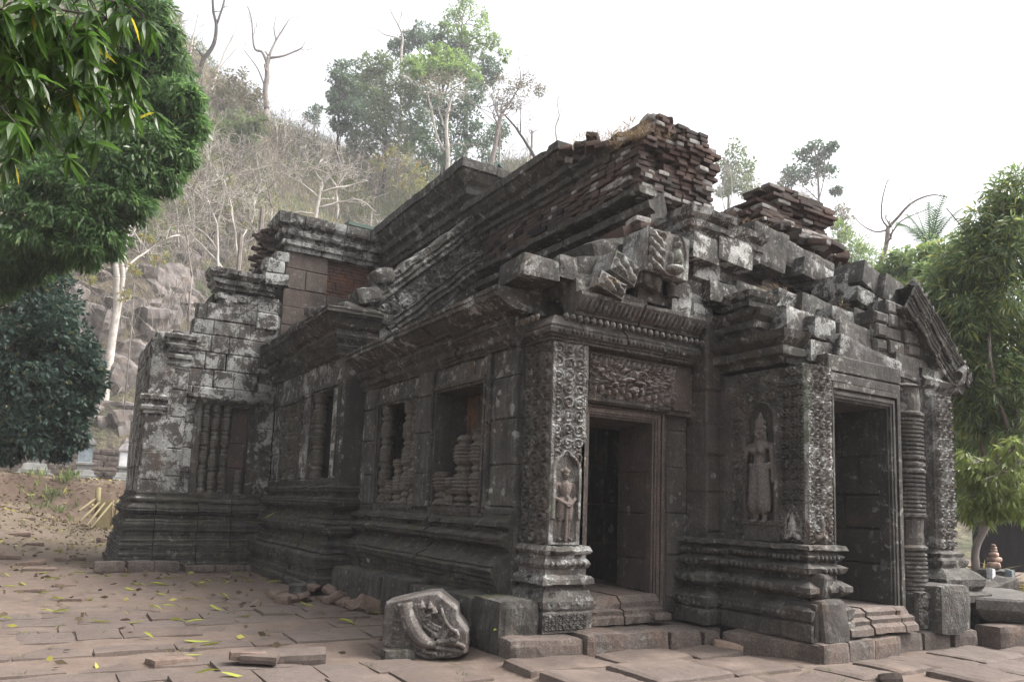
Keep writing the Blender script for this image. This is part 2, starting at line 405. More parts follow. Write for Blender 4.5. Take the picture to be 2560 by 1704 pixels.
# profiles: (offset outward, height)
def deepen(pr, k=1.35, c=.12): return [(o_ if o_ < .0 else max(.0, c+(o_-c)*k) if o_ < .3 else o_, z) for o_, z in pr]
BASE1 = [(-.05, .45), (.16, .47), (.17, .66), (.20, .68), (.20, .73), (.24, .76), (.25, .84), (.20, .91), (.12, .95), (.10, .99), (.06, 1.03), (.05, 1.09), (.10, 1.12), (.16, 1.15), (.17, 1.22), (.11, 1.27), (.06, 1.29), (.06, 1.34), (.12, 1.36), (.12, 1.41), (.05, 1.46), (.04, 1.55), (-.05, 1.58)]
CORN1 = [(-.05, 3.58), (.05, 3.60), (.06, 3.66), (.10, 3.68), (.11, 3.73), (.08, 3.75), (.09, 3.78), (.17, 3.82), (.19, 3.88), (.15, 3.92), (.14, 3.95), (.20, 3.97), (.22, 4.02), (-.2, 4.03)]
CORN1T = [(.0, 3.99), (.22, 4.0), (.28, 4.02), (.36, 4.06), (.41, 4.10), (.42, 4.11), (.47, 4.12), (.48, 4.24), (.0, 4.26)]
BASE2 = [(-.05, 0), (.46, 0), (.46, .16), (.43, .18), (.43, .28), (.37, .30), (.37, .42), (.42, .44), (.42, .62), (.38, .64), (.22, .65), (.24, .69), (.20, .74), (.20, .82), (.14, .86), (.13, .94), (.16, .97), (.22, 1.02), (.24, 1.12), (.21, 1.24), (.14, 1.30), (.08, 1.34), (.07, 1.42), (.13, 1.45), (.19, 1.50), (.20, 1.58), (.14, 1.64), (.07, 1.67), (.07, 1.74), (.12, 1.77), (.12, 1.84), (.05, 1.88), (.04, 1.98), (-.05, 2.0)]
CORN2 = [(-.05, 4.25), (.05, 4.27), (.06, 4.34), (.11, 4.36), (.12, 4.42), (.08, 4.45), (.10, 4.49), (.18, 4.54), (.20, 4.62), (.15, 4.67), (.15, 4.72), (.24, 4.76), (.33, 4.86), (.38, 4.94), (.43, 4.95), (.44, 5.12), (.1, 5.14)]
BASEW = [(-.05, .0), (.36, .02), (.36, .16), (.31, .18), (.30, .36), (.26, .38), (.26, .55), (.24, .57), (.24, .64), (.18, .66), (.17, .80), (.21, .84), (.21, .98), (.17, 1.06), (.10, 1.12), (.10, 1.16), (.15, 1.19), (.19, 1.25), (.17, 1.33), (.10, 1.38), (.08, 1.43), (.12, 1.45), (.12, 1.50), (.05, 1.55), (.04, 1.66), (-.05, 1.68)]
def enrich(pr):
    out_ = [pr[0]]
    for (o0, z0), (o1, z1) in zip(pr[:-1], pr[1:]):
        L = z1-z0
        if L > .055 and abs(o1-o0) < .09 and o0 > 0:
            k_ = 2 if L > .15 else 1
            for q in range(k_):
                t = (q+1)/(k_+1); zm = z0+L*t; om = o0+(o1-o0)*t; out_ += [(om, zm-.012), (om-.022, zm-.008), (om-.022, zm+.008), (om, zm+.012)]
        out_.append((o1, z1))
    return out_
BASE1, BASE2, BASEW = enrich(deepen(BASE1)), enrich(deepen(BASE2, 1.2)), enrich(deepen(BASEW, 1.2))
CORN1, CORN1T, CORN2 = enrich(CORN1), enrich(CORN1T), enrich(CORN2)
NEARSEC = [(4.85, 13.2), (4.85, 7.85)]
b = MB(); sweep_blocks(b, NEARSEC, BASE1, blk=1.0, seg=.1, amp=.012); part(b, 'base_moulding', M_BASE)
b = MB(); sweep_blocks(b, NEARSEC, CORN1, blk=.9, seg=.1, amp=.012); part(b, 'cornice', M_CORN)
b = MB(); sweep_blocks(b, [(4.85, 13.1), (4.85, 7.62)], CORN1T, blk=.75, jit=.02, gap=.012, seg=.09, amp=.016); part(b, 'cornice_slab', M_BLOCK)
ROWS1 = [0, .55, 1.1, 1.63, 2.2, 2.74, 3.1]
W1, W2 = (.9, 1.1, 2.48, 2.74), (3.1, 1.1, 4.54, 2.74)
b = MB(); block_wall(b, (4.85, 13.2, .5), NY_, NX_, 5.35, ROWS1, .75, (W1, W2), .55, jit=.006); part(b, 'wall', M_WALL)
# flat pilasters between and beside the windows
for (y0, y1, pr) in ((10.68, 10.14, .07), (8.55, 8.45, .05), (12.95, 12.45, .05)):
    b = MB(); block_wall(b, (4.85-pr, y0, 1.56), NY_, NX_, y0-y1, [0, .5, 1.1, 1.65, 2.04], .9, (), .1, jit=.004); part(b, 'pilaster', M_WALL)
def win_frame(b, O, u, n, W, H, wd=.13, pr=.05, back=.1):
    """moulded stone frame of three steps round an opening: O lower-left corner of the opening"""
    O, u, n = Vector(O), Vector(u), Vector(n); up = Vector((0, 0, 1))
    for (i0, i1, q) in ((0, .035, pr*.2), (.035, .085, pr), (.085, wd, pr*.55)):
        for (a0, a1, c0, c1) in ((-i1, -i0, -i1*.2, H+i1), (W+i0, W+i1, -i1*.2, H+i1), (-i0, W+i0, H+i0, H+i1), (-i0, W+i0, -i1, -i0)):
            p = [O+u*x+up*z+n*d+Vector((N((x, z, 3), 2), N((x, z, 9), 2), 0))*.006 for d in (-back, q) for (x, z) in ((a0, c0), (a1, c0), (a1, c1), (a0, c1))]
            b.hexa(p)
def bal_prof(Rr, H, seed=0, cyc=4):
    pr = []; n = int(H/.0125); rr = random.Random(seed); ph = rr.random()*.3
    for i in range(n+1):
        z = H*i/n; t = (z/1.64*cyc+ph) % 1; ring = 1 if (z % .05) < .027 else -1
        if t < .25 or t > .75: r_ = .92+.08*ring
        elif t < .40: r_ = .92-.32*smooth(.25, .40, t)+.03*ring
        elif t < .60: r_ = .60+.20*smooth(.1, .04, abs(t-.5))
        else: r_ = .60+.32*smooth(.60, .75, t)+.03*ring
        pr.append((Rr*(r_+.03*mnoise.noise(Vector((seed*3.3, z*6, 0)))), z))
    pr.append((Rr*.5, H+.015)); return pr
def baluster(c, Rr, H, parent, seed):
    b = MB(); b.lathe(bal_prof(Rr, H, seed), c, 14)
    b.v = [(x+.012*mnoise.noise(Vector((x*6, y*6, z*7))), y+.012*mnoise.noise(Vector((x*6, y*6, z*7+9))), z) for x, y, z in b.v]
    o = b.build('baluster', M_BAL, parent, True); return o
def window(O, u, n, W, H, bal, mat_back, label, depth=.4, wd=.13, back_mat=None, R_=None):
    b = MB(); win_frame(b, O, u, n, W, H, wd); fr = part(b, 'window', M_CORN, label)
    O, u, n = Vector(O), Vector(u), Vector(n)
    # reveal
    b = MB(); up = Vector((0, 0, 1))
    def sl(x0, x1, z0, z1, d0, d1): b.hexa([O+u*x+up*z+n*d for d in (d0, d1) for (x, z) in ((x0, z0), (x1, z0), (x1, z1), (x0, z1))])
    sl(-.2, 0, -.1, H+.1, -.9, -.05); sl(W, W+.2, -.1, H+.1, -.9, -.05); sl(0, W, H, H+.15, -.9, -.05); sl(0, W, -.2, 0, -.9, -.05)
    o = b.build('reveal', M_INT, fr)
    if back_mat:
        b = MB(); block_wall(b, O-n*depth-up*.05, u, n, W, [0, H*.33, H*.62, H+.05], .6, (), .1); b.build('back_panel', back_mat, fr)
    for i, bq in enumerate(bal):
        t, hf = bq[:2]
        c = O+u*(W*t)-n*.08; baluster(c, (bq[2] if len(bq) > 2 else R_ or W*.095), H*hf, fr, i+int(O.y*10))
    return fr
window((4.85, 12.3, 1.6), NY_, NX_, 1.58, 1.64, ((.1, 1), (.29, .22), (.48, .43), (.70, 1), (.9, 1)), None, 'window with five lathe-turned balusters, two of them broken', R_=.125)
window((4.85, 10.1, 1.6), NY_, NX_, 1.44, 1.64, ((.13, .28), (.34, .23, .13), (.6, .58, .19), (.87, .62)), None, 'window with all its balusters broken before a stained back panel', back_mat=M_LAT, depth=.5, R_=.15)
# ledge of big rough stones along the side
b = MB(); y = 12.95
for L, top in ((1.35, .50), (.95, .54), (1.0, .56), (1.05, .52), (.75, .56), (.62, .58)):
    b.stone((4.62, y-L/2, top/2-.03), (.58+U(-.03, .03), L-.012, top+.06), (U(-.01, .01), U(-.02, .02), U(-.015, .015)), .03, .05, .09, seed=int(y*10)); y -= L
part(b, 'ledge_stone', M_BASE)
# section behind: higher floor, corner column, narrow windows
MID = [(4.45, 18.05), (4.45, 13.25), (4.95, 13.25)]
b = MB(); sweep_blocks(b, MID, BASE2, blk=1.1, seg=.12, amp=.014); part(b, 'base_moulding', M_BASE)
b = MB(); sweep_blocks(b, [(4.45, 18.05), (4.45, 15.45)], CORN2, blk=.9, seg=.12, amp=.016, jit=.025); part(b, 'cornice', M_CORN)
b = MB(); sweep_blocks(b, [(4.38, 15.4), (4.38, 13.25), (5.0, 13.25)], [(o_*1.0, z) for o_, z in CORN2[:-5]]+[(.30, 4.86), (.36, 4.9), (-.1, 4.92)], blk=1.2, seg=.12, amp=.018, jit=.03); part(b, 'cornice', M_CORN)
b = MB()
b.stone((4.22, 14.75, 5.0), (.55, 1.05, .2), (.02, .05, .03), .03, .05, seed=3); b.stone((4.75, 13.25, 5.02), (1.15, .7, .24), (.02, .10, .12), .035, .06, seed=4); b.stone((4.35, 14.05, 5.18), (.7, .7, .22), (.1, -.12, .2), .04, .06, seed=6)
part(b, 'cornice_slab', M_BLOCK)
WA, WB = (3.1, 1.52, 4.65, 3.2), (.95, 1.52, 2.2, 3.2)   # from o.z .5, u = 18.05-y
b = MB(); block_wall(b, (4.45, 18.05, .5), NY_, NX_, 4.8, [0, .7, 1.52, 2.1, 2.65, 3.2, 3.8], .7, (WA, WB), .5, jit=.012); block_wall(b, (4.45, 13.25, 1.0), PX_, NY_, .5, [0, .5, 1.05, 1.6, 2.1, 2.65, 3.3], .7, (), .5, jit=.01); part(b, 'wall', M_LICH, 'lichen-spotted wall behind the side windows')
window((4.45, 14.95, 2.02), NY_, NX_, 1.55, 1.68, ((.14, 1),), None, 'narrow-looking window with a single baluster left', back_mat=M_LAT, depth=.45, R_=.15)
window((4.45, 17.1, 2.02), NY_, NX_, 1.25, 1.62, ((.12, 1), (.37, 1), (.63, 1), (.88, 1)), None, 'window close to the side wing with four whole balusters', back_mat=M_INT, depth=.3, R_=.13)
# side wing, its window side parallel to the front
b = MB(); sweep_blocks(b, [(1.68, 21), (1.68, 17.9), (2.55, 17.9), (2.55, 18.05), (4.4, 18.05)], BASEW, blk=1.1, seg=.14, amp=.014); part(b, 'base_moulding', M_BASE)
b = MB()
for x, ww in ((1.25, .55), (1.8, .5), (2.3, .5)): b.stone((x, 17.35, .1), (ww, .4, .26), (0, U(-.03, .03), U(-.05, .05)), .03, .04, seed=int(x*9))
for i in range(4): b.stone((2.95+i*.62, 17.42, .06), (.6, .3, .14), (0, 0, U(-.03, .03)), .02, .03, seed=i)
part(b, 'ledge_stone', M_STEP)
b = MB()
block_wall(b, (2.1, 18.05, 1.6), PX_, NY_, 2.35, [0, .5, 1.05, 1.6, 2.07, 2.45, 2.85, 3.25, 3.65, 4.0, 4.35, 4.7], .62, ((.72, -.1, 1.82, 2.07),), .45, jit=.012, gaps=.35, top=lambda u_: 3.6 if u_ < .6 else (4.05 if u_ < .8 else 5))
block_wall(b, (1.68, 21, 1.6), NY_, NX_, 3.1, [0, .6, 1.2, 1.8, 2.4, 3.0, 3.4], .7, (), .5, jit=.02)
part(b, 'wall', M_LICH, 'side wing wall blotched white with lichen and gaping joints')
b = MB()
block_wall(b, (1.68, 17.9, 1.4), PX_, NY_, .41, [0, .5, 1.1, 1.6, 1.92], .8, (), .3, jit=.006); block_wall(b, (2.12, 17.95, 1.4), PX_, NY_, .38, [0, .6, 1.2, 1.9, 2.5, 3.1], .8, (), .3, jit=.01)
part(b, 'pilaster', M_LICH)
b = MB()
CAP = [(-.05, 0), (.04, .01), (.05, .07), (.09, .1), (.11, .16), (.07, .2), (.08, .26), (.14, .3), (.15, .38), (.1, .42), (-.05, .43)]
sweep(b, [(1.68, 18.6), (1.68, 17.9), (2.1, 17.9)], [(o_, z+3.32) for o_, z in CAP], .1, .012)
block_wall(b, (1.68, 17.95, 3.72), PX_, NY_, .45, [0, .38, .75], .5, (), .3, jit=.03); block_wall(b, (1.75, 17.95, 4.45), PX_, NY_, .4, [0, .35, .7], .4, (), .3, jit=.05)
sweep(b, [(2.12, 18.4), (2.12, 17.95), (2.5, 17.95)], [(o_*.7, z*.8+4.35) for o_, z in CAP], .1, .012); sweep(b, [(2.05, 18.4), (2.05, 17.9), (2.56, 17.9)], [(o_, z+4.72) for o_, z in CAP], .1, .014)
part(b, 'capital', M_LICH)
w_ = window((2.85, 18.05, 1.65), PX_, NY_, 1.05, 2.0, ((.09, 1), (.30, 1), (.52, 1), (.86, .27)), None, 'tall blind window with three whole balusters and a stub', back_mat=M_RED, depth=.24, R_=.1, wd=.16)
b = MB(); sweep(b, [(2.6, 18.2), (2.6, 17.98), (4.15, 17.98)], [(0, 3.74), (.06, 3.75), (.10, 3.79), (.10, 3.86), (0, 3.87)], .12, .006); part(b, 'window_hood', M_LICH)
b = MB()   # displaced top course and broken cornice of the wing
WC = [(-.1, 0), (.06, .01), (.07, .08), (.14, .12), (.15, .2), (.10, .23), (.18, .27), (.24, .34), (.25, .44), (-.1, .45)]
sweep_blocks(b, [(2.95, 18.6), (2.95, 18.05), (4.2, 18.05)], [(o_, z+6.35) for o_, z in WC], blk=1.3, seg=.12, amp=.016, jit=.02)
for x, z in ((3.05, 6.2), (3.28, 6.15), (3.52, 6.18), (3.2, 6.05)): b.stone((x, 18.2, z), (.24, .4, .15), (0, U(-.1, .1), U(-.1, .1)), .02, .02, seed=int(x*30))
block_wall(b, (2.75, 18.05, 5.62), PX_, NY_, .98, [0, .38], 1.0, (), .4, jit=.02); block_wall(b, (3.85, 18.0, 5.55), PX_, NY_, .5, [0, .4, .78], .6, (), .4, jit=.03); block_wall(b, (3.0, 18.15, 5.9), PX_, NY_, 1.1, [0, .46], .3, (), .4, jit=.03)
part(b, 'cornice', M_LICH, 'broken cornice stones lying on top of the side wing')
# upper storey of the wing
b = MB(); block_wall(b, (4.42, 18.0, 4.9), PX_, NY_, 2.6, [0, .42, .85, 1.3, 1.75, 2.25, 2.75], .85, ((1.05, 1.78, 2.7, 2.8),), .4, jit=.006); part(b, 'wall', M_RED, 'smooth reddish upper wall of the side wing')
b = MB(); block_wall(b, (5.4, 18.12, 6.6), PX_, NY_, 1.6, [i*.085 for i in range(14)], .24, (), .2, jit=.012, ch=.006); part(b, 'brick_wall', M_BRICKO)
WTOP = [(-.1, 7.56), (.05, 7.57), (.06, 7.66), (.13, 7.70), (.14, 7.78), (.09, 7.82), (.10, 7.88), (.19, 7.93), (.21, 8.02), (.16, 8.06), (.17, 8.12), (.27, 8.18), (.30, 8.24), (.31, 8.42), (-.2, 8.44)]
b = MB(); sweep_blocks(b, [(4.42, 18.9), (4.42, 18.0), (6.95, 18.0)], WTOP, blk=.95, seg=.12, amp=.015, jit=.014); part(b, 'cornice', M_LICH)
b = MB()
for i in range(260):
    t = rnd.random(); zz = 5.0+t*3.3+U(-.2, .2)
    b.stone((3.98+t*.4+U(-.3, .05), 18.35+U(0, 1.6), zz), (.26, .16, .075), (U(-.2, .2), U(-.2, .2), U(-.5, .5)), .012, .012, .13, seed=i)
part(b, 'brick_wall', M_BRICK, 'crumbling brick core of the side wing')
b = MB()
for x, z, ww, hh in ((4.15, 7.05, .42, .3), (4.28, 7.32, .34, .24), (4.02, 7.12, .26, .26), (4.2, 6.75, .56, .28)): b.stone((x, 18.0, z), (ww, .5, hh), (0, U(-.08, .08), 0), .02, .03, seed=int(z*10))
part(b, 'cornice_block', M_LICH)
b = MB(); b.box(1.9, 18.4, 0, 6.9, 21, 5.0); b.box(4.6, 18.5, 5, 9, 20.5, 7.6); b.box(2.9, 18.4, 5, 4.5, 20, 6.3); b.box(4.98, 13.6, 0, 11, 18.4, 4.6); part(b, 'masonry_core', M_INT)  # solid fill added inside the wing so its interior stays dark
# long roof wall of the near hall: bricks between two cornices
b = MB(); block_wall(b, (7.05, 12.9, 6.25), NY_, NX_, 4.72, [i*.072 for i in range(12)], .2, (), .3, jit=.012, ch=.006); part(b, 'brick_wall', M_BRICKW)
mh = plain('painted_hole_shade', (.012, .01, .009), bump=0)  # near-black boxes on the wall paint the shade of gaps in the bricks
for (y0, y1, z0) in ((12.6, 12.35, 6.42), (12.2, 12.0, 6.5), (11.9, 11.6, 6.38), (11.7, 11.4, 6.62), (11.2, 10.8, 6.52), (10.9, 10.75, 6.7), (12.4, 12.2, 6.66), (11.1, 10.6, 6.44), (10.3, 10.1, 6.6), (12.65, 12.5, 6.6), (11.45, 11.3, 6.75)):
    b = MB(); b.box(7.022, y1, z0, 7.06, y0, z0+.075); part(b, 'painted_gap', mh)
NAVE = [(-.1, 6.92), (.04, 6.93), (.05, 6.99), (.11, 7.02), (.12, 7.08), (.08, 7.11), (.09, 7.14), (.19, 7.18), (.21, 7.25), (.16, 7.28), (.17, 7.31), (.25, 7.36), (.31, 7.44), (.33, 7.50), (.38, 7.51), (.39, 7.64), (-.3, 7.66)]
b = MB(); sweep_blocks(b, [(7.05, 13.1), (7.05, 9.75)], NAVE, blk=1.15, seg=.12, amp=.014, jit=.012); sweep(b, [(7.05, 9.75), (7.05, 8.75)], NAVE[:9]+[(-.1, 7.26)], .12, .02); part(b, 'cornice', M_CORN)
SL = [(-.3, 6.17), (.12, 6.18), (.16, 6.20), (.17, 6.27), (-.1, 6.33)]
b = MB(); sweep_blocks(b, [(7.02, 12.85), (7.02, 7.95)], SL, blk=1.6, seg=.09, amp=.022, jit=.01); part(b, 'ledge_slab', M_CORN)
LOW = [(-.3, 5.35), (.10, 5.40), (.11, 5.50), (.04, 5.53), (.04, 5.66), (.14, 5.70), (.15, 5.77), (.06, 5.80), (.06, 5.84), (.17, 5.88), (.19, 5.98), (.05, 6.02), (.0, 6.05), (-.1, 6.17)]
b = MB(); sweep_blocks(b, [(7.05, 12.9), (7.05, 7.75)], LOW, blk=1.7, seg=.12, amp=.012, jit=.008); part(b, 'cornice', M_CORN)
b = MB(); b.hexa([(4.7, 7.7, 4.0), (7.4, 7.7, 4.0), (7.4, 13.3, 4.0), (4.7, 13.3, 4.0), (4.7, 7.7, 4.2), (7.4, 7.7, 5.5), (7.4, 13.3, 5.5), (4.7, 13.3, 4.2)]); part(b, 'aisle_roof', M_CORN)
b = MB(); b.box(7.2, 8.3, 5.2, 7.45, 13.0, 7.5); part(b, 'masonry_core', M_INT)
# half gable of carved stones between the two halls
GA = Vector((4.62, 13.0, 5.42)); gu = Vector((2.58, 0, 2.38)).normalized(); gv = Vector((gu.z, 0, -gu.x))
def gab(a, v):       # a along the slope, v down across the bands
    st = .025*mnoise.noise(Vector((a*5, v*5, 3)))+.012*mnoise.noise(Vector((a*19, v*19, 3)))
    j = min(abs((a+.35*math.floor(v/.37)) % .82-.02), abs(v % .37-.01)); st -= .035*smooth(.022, .004, j)
    wv = v+.03*mnoise.noise(Vector((a*2.2, v*3, 5))); er = .5+.9*max(0, .5+mnoise.noise(Vector((a*1.7, v*2.5, 9))))
    if wv < .10: return .04+st+.04*abs(math.sin(a*9))
    if wv < .40: return .05+st+.022*er*math.sin(wv*62)
    if wv < .72: return .01+st+.05*max(0, mnoise.noise(Vector((a*9, v*9, 8))))+.05*max(0, mnoise.noise(Vector((a*17, v*17, 2))))
    if wv < .95: return .04+st+.02*er*math.sin(wv*55)
    return st
b = MB(); rows = []
for j in range(92):
    v = j*.018; row = []
    for i in range(200):
        a = i*3.55/199; wob = .05*mnoise.noise(Vector((a*3, 1, 1)))*smooth(.3, 0, v)
        p = GA+gu*a+gv*(v-wob); p.y -= gab(a, v)
        if j == 0: p.y += .3
        if p.x > 7.22: p.x = 7.22
        row.append(p)
    rows.append(row)
b.grid(rows)
for (x0, x1, z1) in ((4.62, 7.2, 5.2), (5.6, 7.2, 6.2), (6.5, 7.2, 7.0)): b.box(x0+.4, 13.06, 4.3, x1, 13.5, z1)
for (x, z, w_) in ((4.72, 5.36, .5), (5.0, 5.78, .4)): b.stone((x, 13.1, z), (w_, .5, .3), (0, -.3, 0), .04, .06, .08, seed=int(x*10))
part(b, 'half_gable', M_BLOCK, 'sloping half gable of carved stones grey with lichen')
b = MB(); block_wall(b, (7.22, 13.1, 6.3), PX_, NY_, .42, [0, .42, .85, 1.25, 1.5], .6, (), .4, jit=.01); part(b, 'pilaster', M_BLOCK)
# higher roof wall behind the half gable
FAR = [(-.1, 7.52), (.05, 7.53), (.06, 7.62), (.13, 7.66), (.14, 7.75), (.09, 7.8), (.11, 7.86), (.22, 7.92), (.24, 8.02), (.18, 8.06), (.2, 8.12), (.30, 8.2), (.36, 8.3), (.38, 8.36), (.43, 8.37), (.44, 8.56), (-.3, 8.58)]
b = MB(); sweep_blocks(b, [(6.95, 18.0), (6.95, 13.35), (7.62, 13.35)], FAR, blk=1.2, seg=.14, amp=.016, jit=.014, keep=.25); part(b, 'cornice', M_BLOCK)
b = MB(); block_wall(b, (6.98, 18.1, 6.2), NY_, NX_, 4.8, [i*.075 for i in range(19)], .22, (), .3, jit=.014, ch=.006); part(b, 'brick_wall', M_BRICKO)
b = MB(); b.box(7.2, 13.6, 4.5, 11, 18, 8.4); b.box(7.6, 13.4, 4.5, 11, 13.7, 8.2); part(b, 'masonry_core', M_INT)
# ruined brick end of the near hall roof and its opposite side
def brick_pile(b, x0, x1, y0, y1, z0, topf, frontf, jag=.04, L=.205, H=.07, seed=1):
    rr = random.Random(seed); z = z0; r_ = 0
    while z < z0+3:
        n_in = 0
        x = x0+(r_ % 2)*L*.5-L*.5
        while x < x1:
            w = L*rr.uniform(.7, 1.25); xc = x+w/2
            if xc > x1+jag: break
            yf = y0+frontf(xc, z)+rr.uniform(-.03, .05)
            if rr.random() < .05: yf += .1
            for (yy, d) in [(yf+.19*q_+rr.uniform(-.012, .012), .19) for q_ in range(9)]:
                if yy > y1: continue
                if z < topf(xc, yy)+rr.uniform(-.05, .05):
                    n_in += 1
                    xx = max(x, x0+rr.uniform(-jag, jag))
                    if x+w-xx > .04:
                        b.stone(((xx+x+w)/2, yy+d/2, z+H/2), (x+w-xx-.008, d-.006, H-.008), (rr.uniform(-.02, .02), rr.uniform(-.025, .025), rr.uniform(-.03, .03)), .009, .01, .14, seed=rr.randint(0, 999))
            x += w
        if n_in == 0: break
        z += H; r_ += 1
b = MB()
def top1(x, y):
    return 6.98+.5*smooth(6.9, 7.4, x)-.2*smooth(7.5, 8.0, x)-.12*smooth(8.0, 8.4, x)-.2*smooth(8.6, 9.6, y)
def front1(x, z):
    hole = .5*max(0, 1-((x-7.3)/.28)**2-((z-6.78)/.2)**2)
    return .05*math.sin(z*5)+.02+hole - .1*smooth(7.3, 8.2, x) + (.05 if z < 6.4 else 0)
brick_pile(b, 6.92, 8.38, 7.98, 9.6, 6.18, top1, front1, seed=4)
b.box(7.15, 8.3, 6.1, 8.1, 9.4, 6.75); part(b, 'brick_end', M_BRICK, 'broken brick end of the roof over the nearer hall, rising to a peak')
b = MB()
for i in range(10): b.stone((7.42+U(-.12, .16), 8.1+U(-.06, .2), 7.4+i*.016), (.24, .22, .10), (U(-.3, .3), U(-.3, .3), U(-1, 1)), .03, .03, seed=i)
for i in range(46):
    y = 8.6+i*.05; b.stone((7.0+U(-.22, .3), y+U(-.1, .1), 7.55-.1*abs(math.sin(i))+U(-.12, .06) if y > 9.6 else 7.3+U(-.1, .15)), (.24, .2, .09), (U(-.3, .3), U(-.3, .3), U(-1, 1)), .02, .02, seed=i)
part(b, 'rubble', M_BRICK)
b = MB(); top2 = lambda x, y: 6.62+.5*smooth(9.3, 10.2, x)+.04*math.sin(x*9)-.2*smooth(8.5, 9.5, y)
brick_pile(b, 9.42, 11.25, 8.0, 9.5, 6.1, top2, lambda x, z: .25*math.sin(z*11+x)*.3+.35*max(0, 6.4-z), jag=.1, L=.34, seed=9)
for i in range(130):
    t = rnd.random(); x = 8.2+t*4.8; b.stone((x, 8.1+U(-.5, .9), 6.15-.9*smooth(11.2, 13.2, x)-.1*smooth(9.2, 8.3, x)+U(-.12, .08)), (.32, .24, .1), (U(-.3, .3), U(-.3, .3), U(-1, 1)), .02, .02, seed=i)
part(b, 'brick_end', M_BRICK, 'dark overgrown brick stump beyond the taller broken end')
b = MB(); b.hexa([(7.3, 7.4, 5.0), (13.2, 7.4, 4.2), (13.2, 9.8, 4.2), (7.3, 9.8, 5.0), (7.3, 8.3, 6.1), (11.6, 8.3, 6.05), (11.6, 9.8, 6.05), (7.3, 9.8, 6.1)]); part(b, 'masonry_core', M_BRICKW)
# ---------------------------------------------------------------- front: corner pilaster, door, lintel, porch
def scroll(a, b, cw=.11, seed=0, depth=.022):
    i, j = math.floor(a/cw), math.floor(b/cw); x, y = a/cw-i-.5, b/cw-j-.5
    s = mnoise.noise(Vector((i*3.7+seed, j*5.1, seed*2.2)))
    r_ = math.hypot(x, y); th = math.atan2(y, x)
    sgn = 1 if (i+j) % 2 else -1
    h = .5+.5*math.cos(r_*19-sgn*th+s*5)
    h *= smooth(.62, .40, r_); h = max(h, .8*smooth(.14, .05, r_))
    h += .35*mnoise.noise(Vector((a*38, b*38, seed)))
    return depth*h
def rosette(a, b, cw=.125, seed=0, depth=.03):
    i, j = math.floor(a/cw), math.floor(b/cw); x, y = a/cw-i-.5, b/cw-j-.5
    r_ = math.hypot(x, y); th = math.atan2(y, x)
    ring = smooth(.12, .03, abs(r_-.36)); boss = smooth(.2, .06, r_); pet = smooth(.33, .2, r_)*(.5+.5*math.cos(th*6))*.6
    return depth*max(ring*.9, boss, pet)+.008*mnoise.noise(Vector((a*33, b*33, seed)))
def foliage(a, b, seed=0, depth=.03, f=13):
    """tangled leaves: ridged, warped noise"""
    p = Vector((a*f, b*f, seed*3.7)); q = p+Vector((mnoise.noise(p*.7), mnoise.noise(p*.7+Vector((9, 2, 4))), 0))*1.3
    h = 1-abs(mnoise.noise(q*1.1))*2.2; h2 = 1-abs(mnoise.noise(q*2.3+Vector((3, 1, 7))))*2
    return depth*(.65*max(0, h)+.35*max(0, h2))
# corner pilaster
cx0, cx1, cy = 4.98, 5.54, 7.28
b = MB()
b.box(cx0, cy, .3, cx1-.02, 7.9, 3.6); 
part(b, 'masonry_core', M_CARVE)
def niche(a, b_, w0, w1, z0, z1):   # pointed niche: returns depth factor
    mid = (w0+w1)/2; hw = (w1-w0)/2; sp = z1-hw*1.15
    if b_ < z0: return 0
    k = hw if b_ < sp else hw*math.sqrt(max(0, 1-((b_-sp)/(z1-sp))**1.7))
    return smooth(k, k-.03, abs(a-mid)), k
def corner_front(a, z):
    nd = niche(a, z, .075, .395, .04, 1.06); base = .0
    if nd: d, k = nd
    else: d, k = 0, 0
    if d > 0: return -.10*d
    rim = smooth(.05, .015, abs(abs(a-.235)-k-.02)) if z < 1.1 and z > .3 and k else 0
    if z < 1.0: h = .012+.004*mnoise.noise(Vector((a*20, z*20, 1)))
    else: h = scroll(a, z, .16, 2, .03) if .06 < a < .46 else foliage(a, z, 5, .018, 24)
    if a > .46 and z < 1.2: h = -.02
    return max(h, .035*rim)
b = MB(); panel(b, (cx0, cy, 1.18), PX_, PZ_, NY_, .52, 2.42, corner_front, .0115, .14)
part(b, 'pilaster', M_PALE, 'pale carved corner pilaster with the niche of a guardian')
b = MB(); panel(b, (cx0, 7.86, 1.18), NY_, PZ_, NX_, .58, 2.42, lambda a, z: scroll(a, z, .19, 7, .028), .0125, .05); part(b, 'pilaster', M_CARVE)
PB = [(-.06, .70), (.0, .72), (.09, .74), (.09, .80), (.07, .83), (.02, .85), (.02, .91), (.04, .93), (.06, .97), (.04, 1.01), (.02, 1.03), (.02, 1.07), (.06, 1.09), (.08, 1.12), (.05, 1.17), (-.05, 1.19)]
PB0 = [(-.06, .2), (.08, .2), (.08, .42), (.06, .44), (.08, .47), (.09, .55), (.07, .60), (.05, .66), (-.05, .72)]
b = MB(); pth = [(cx0, 7.9), (cx0, cy), (cx1-.02, cy), (cx1-.02, 7.5)]
sweep(b, pth, PB0, .07, .01, 5); sweep(b, pth, PB, .06, .016, 5); beads(b, pth[:3], .055, .97, .03, .07); beads(b, pth[:3], .07, .52, .03, .085)
part(b, 'base_moulding', stone_mat('chipped_pale_stone', lich=.8, moss=.04, spots=.5, mid=(.2, .18, .165), dark=(.085, .078, .07), black=.35), 'chipped pale base of the corner pilaster')
b = MB(); panel(b, (cx0-.08, cy-.08, .22), PX_, PZ_, NY_, .63, .2, lambda a, z: rosette(a+z, a-z, .1, 1, .012), .011, .02); part(b, 'carved_panel', M_CARVE)
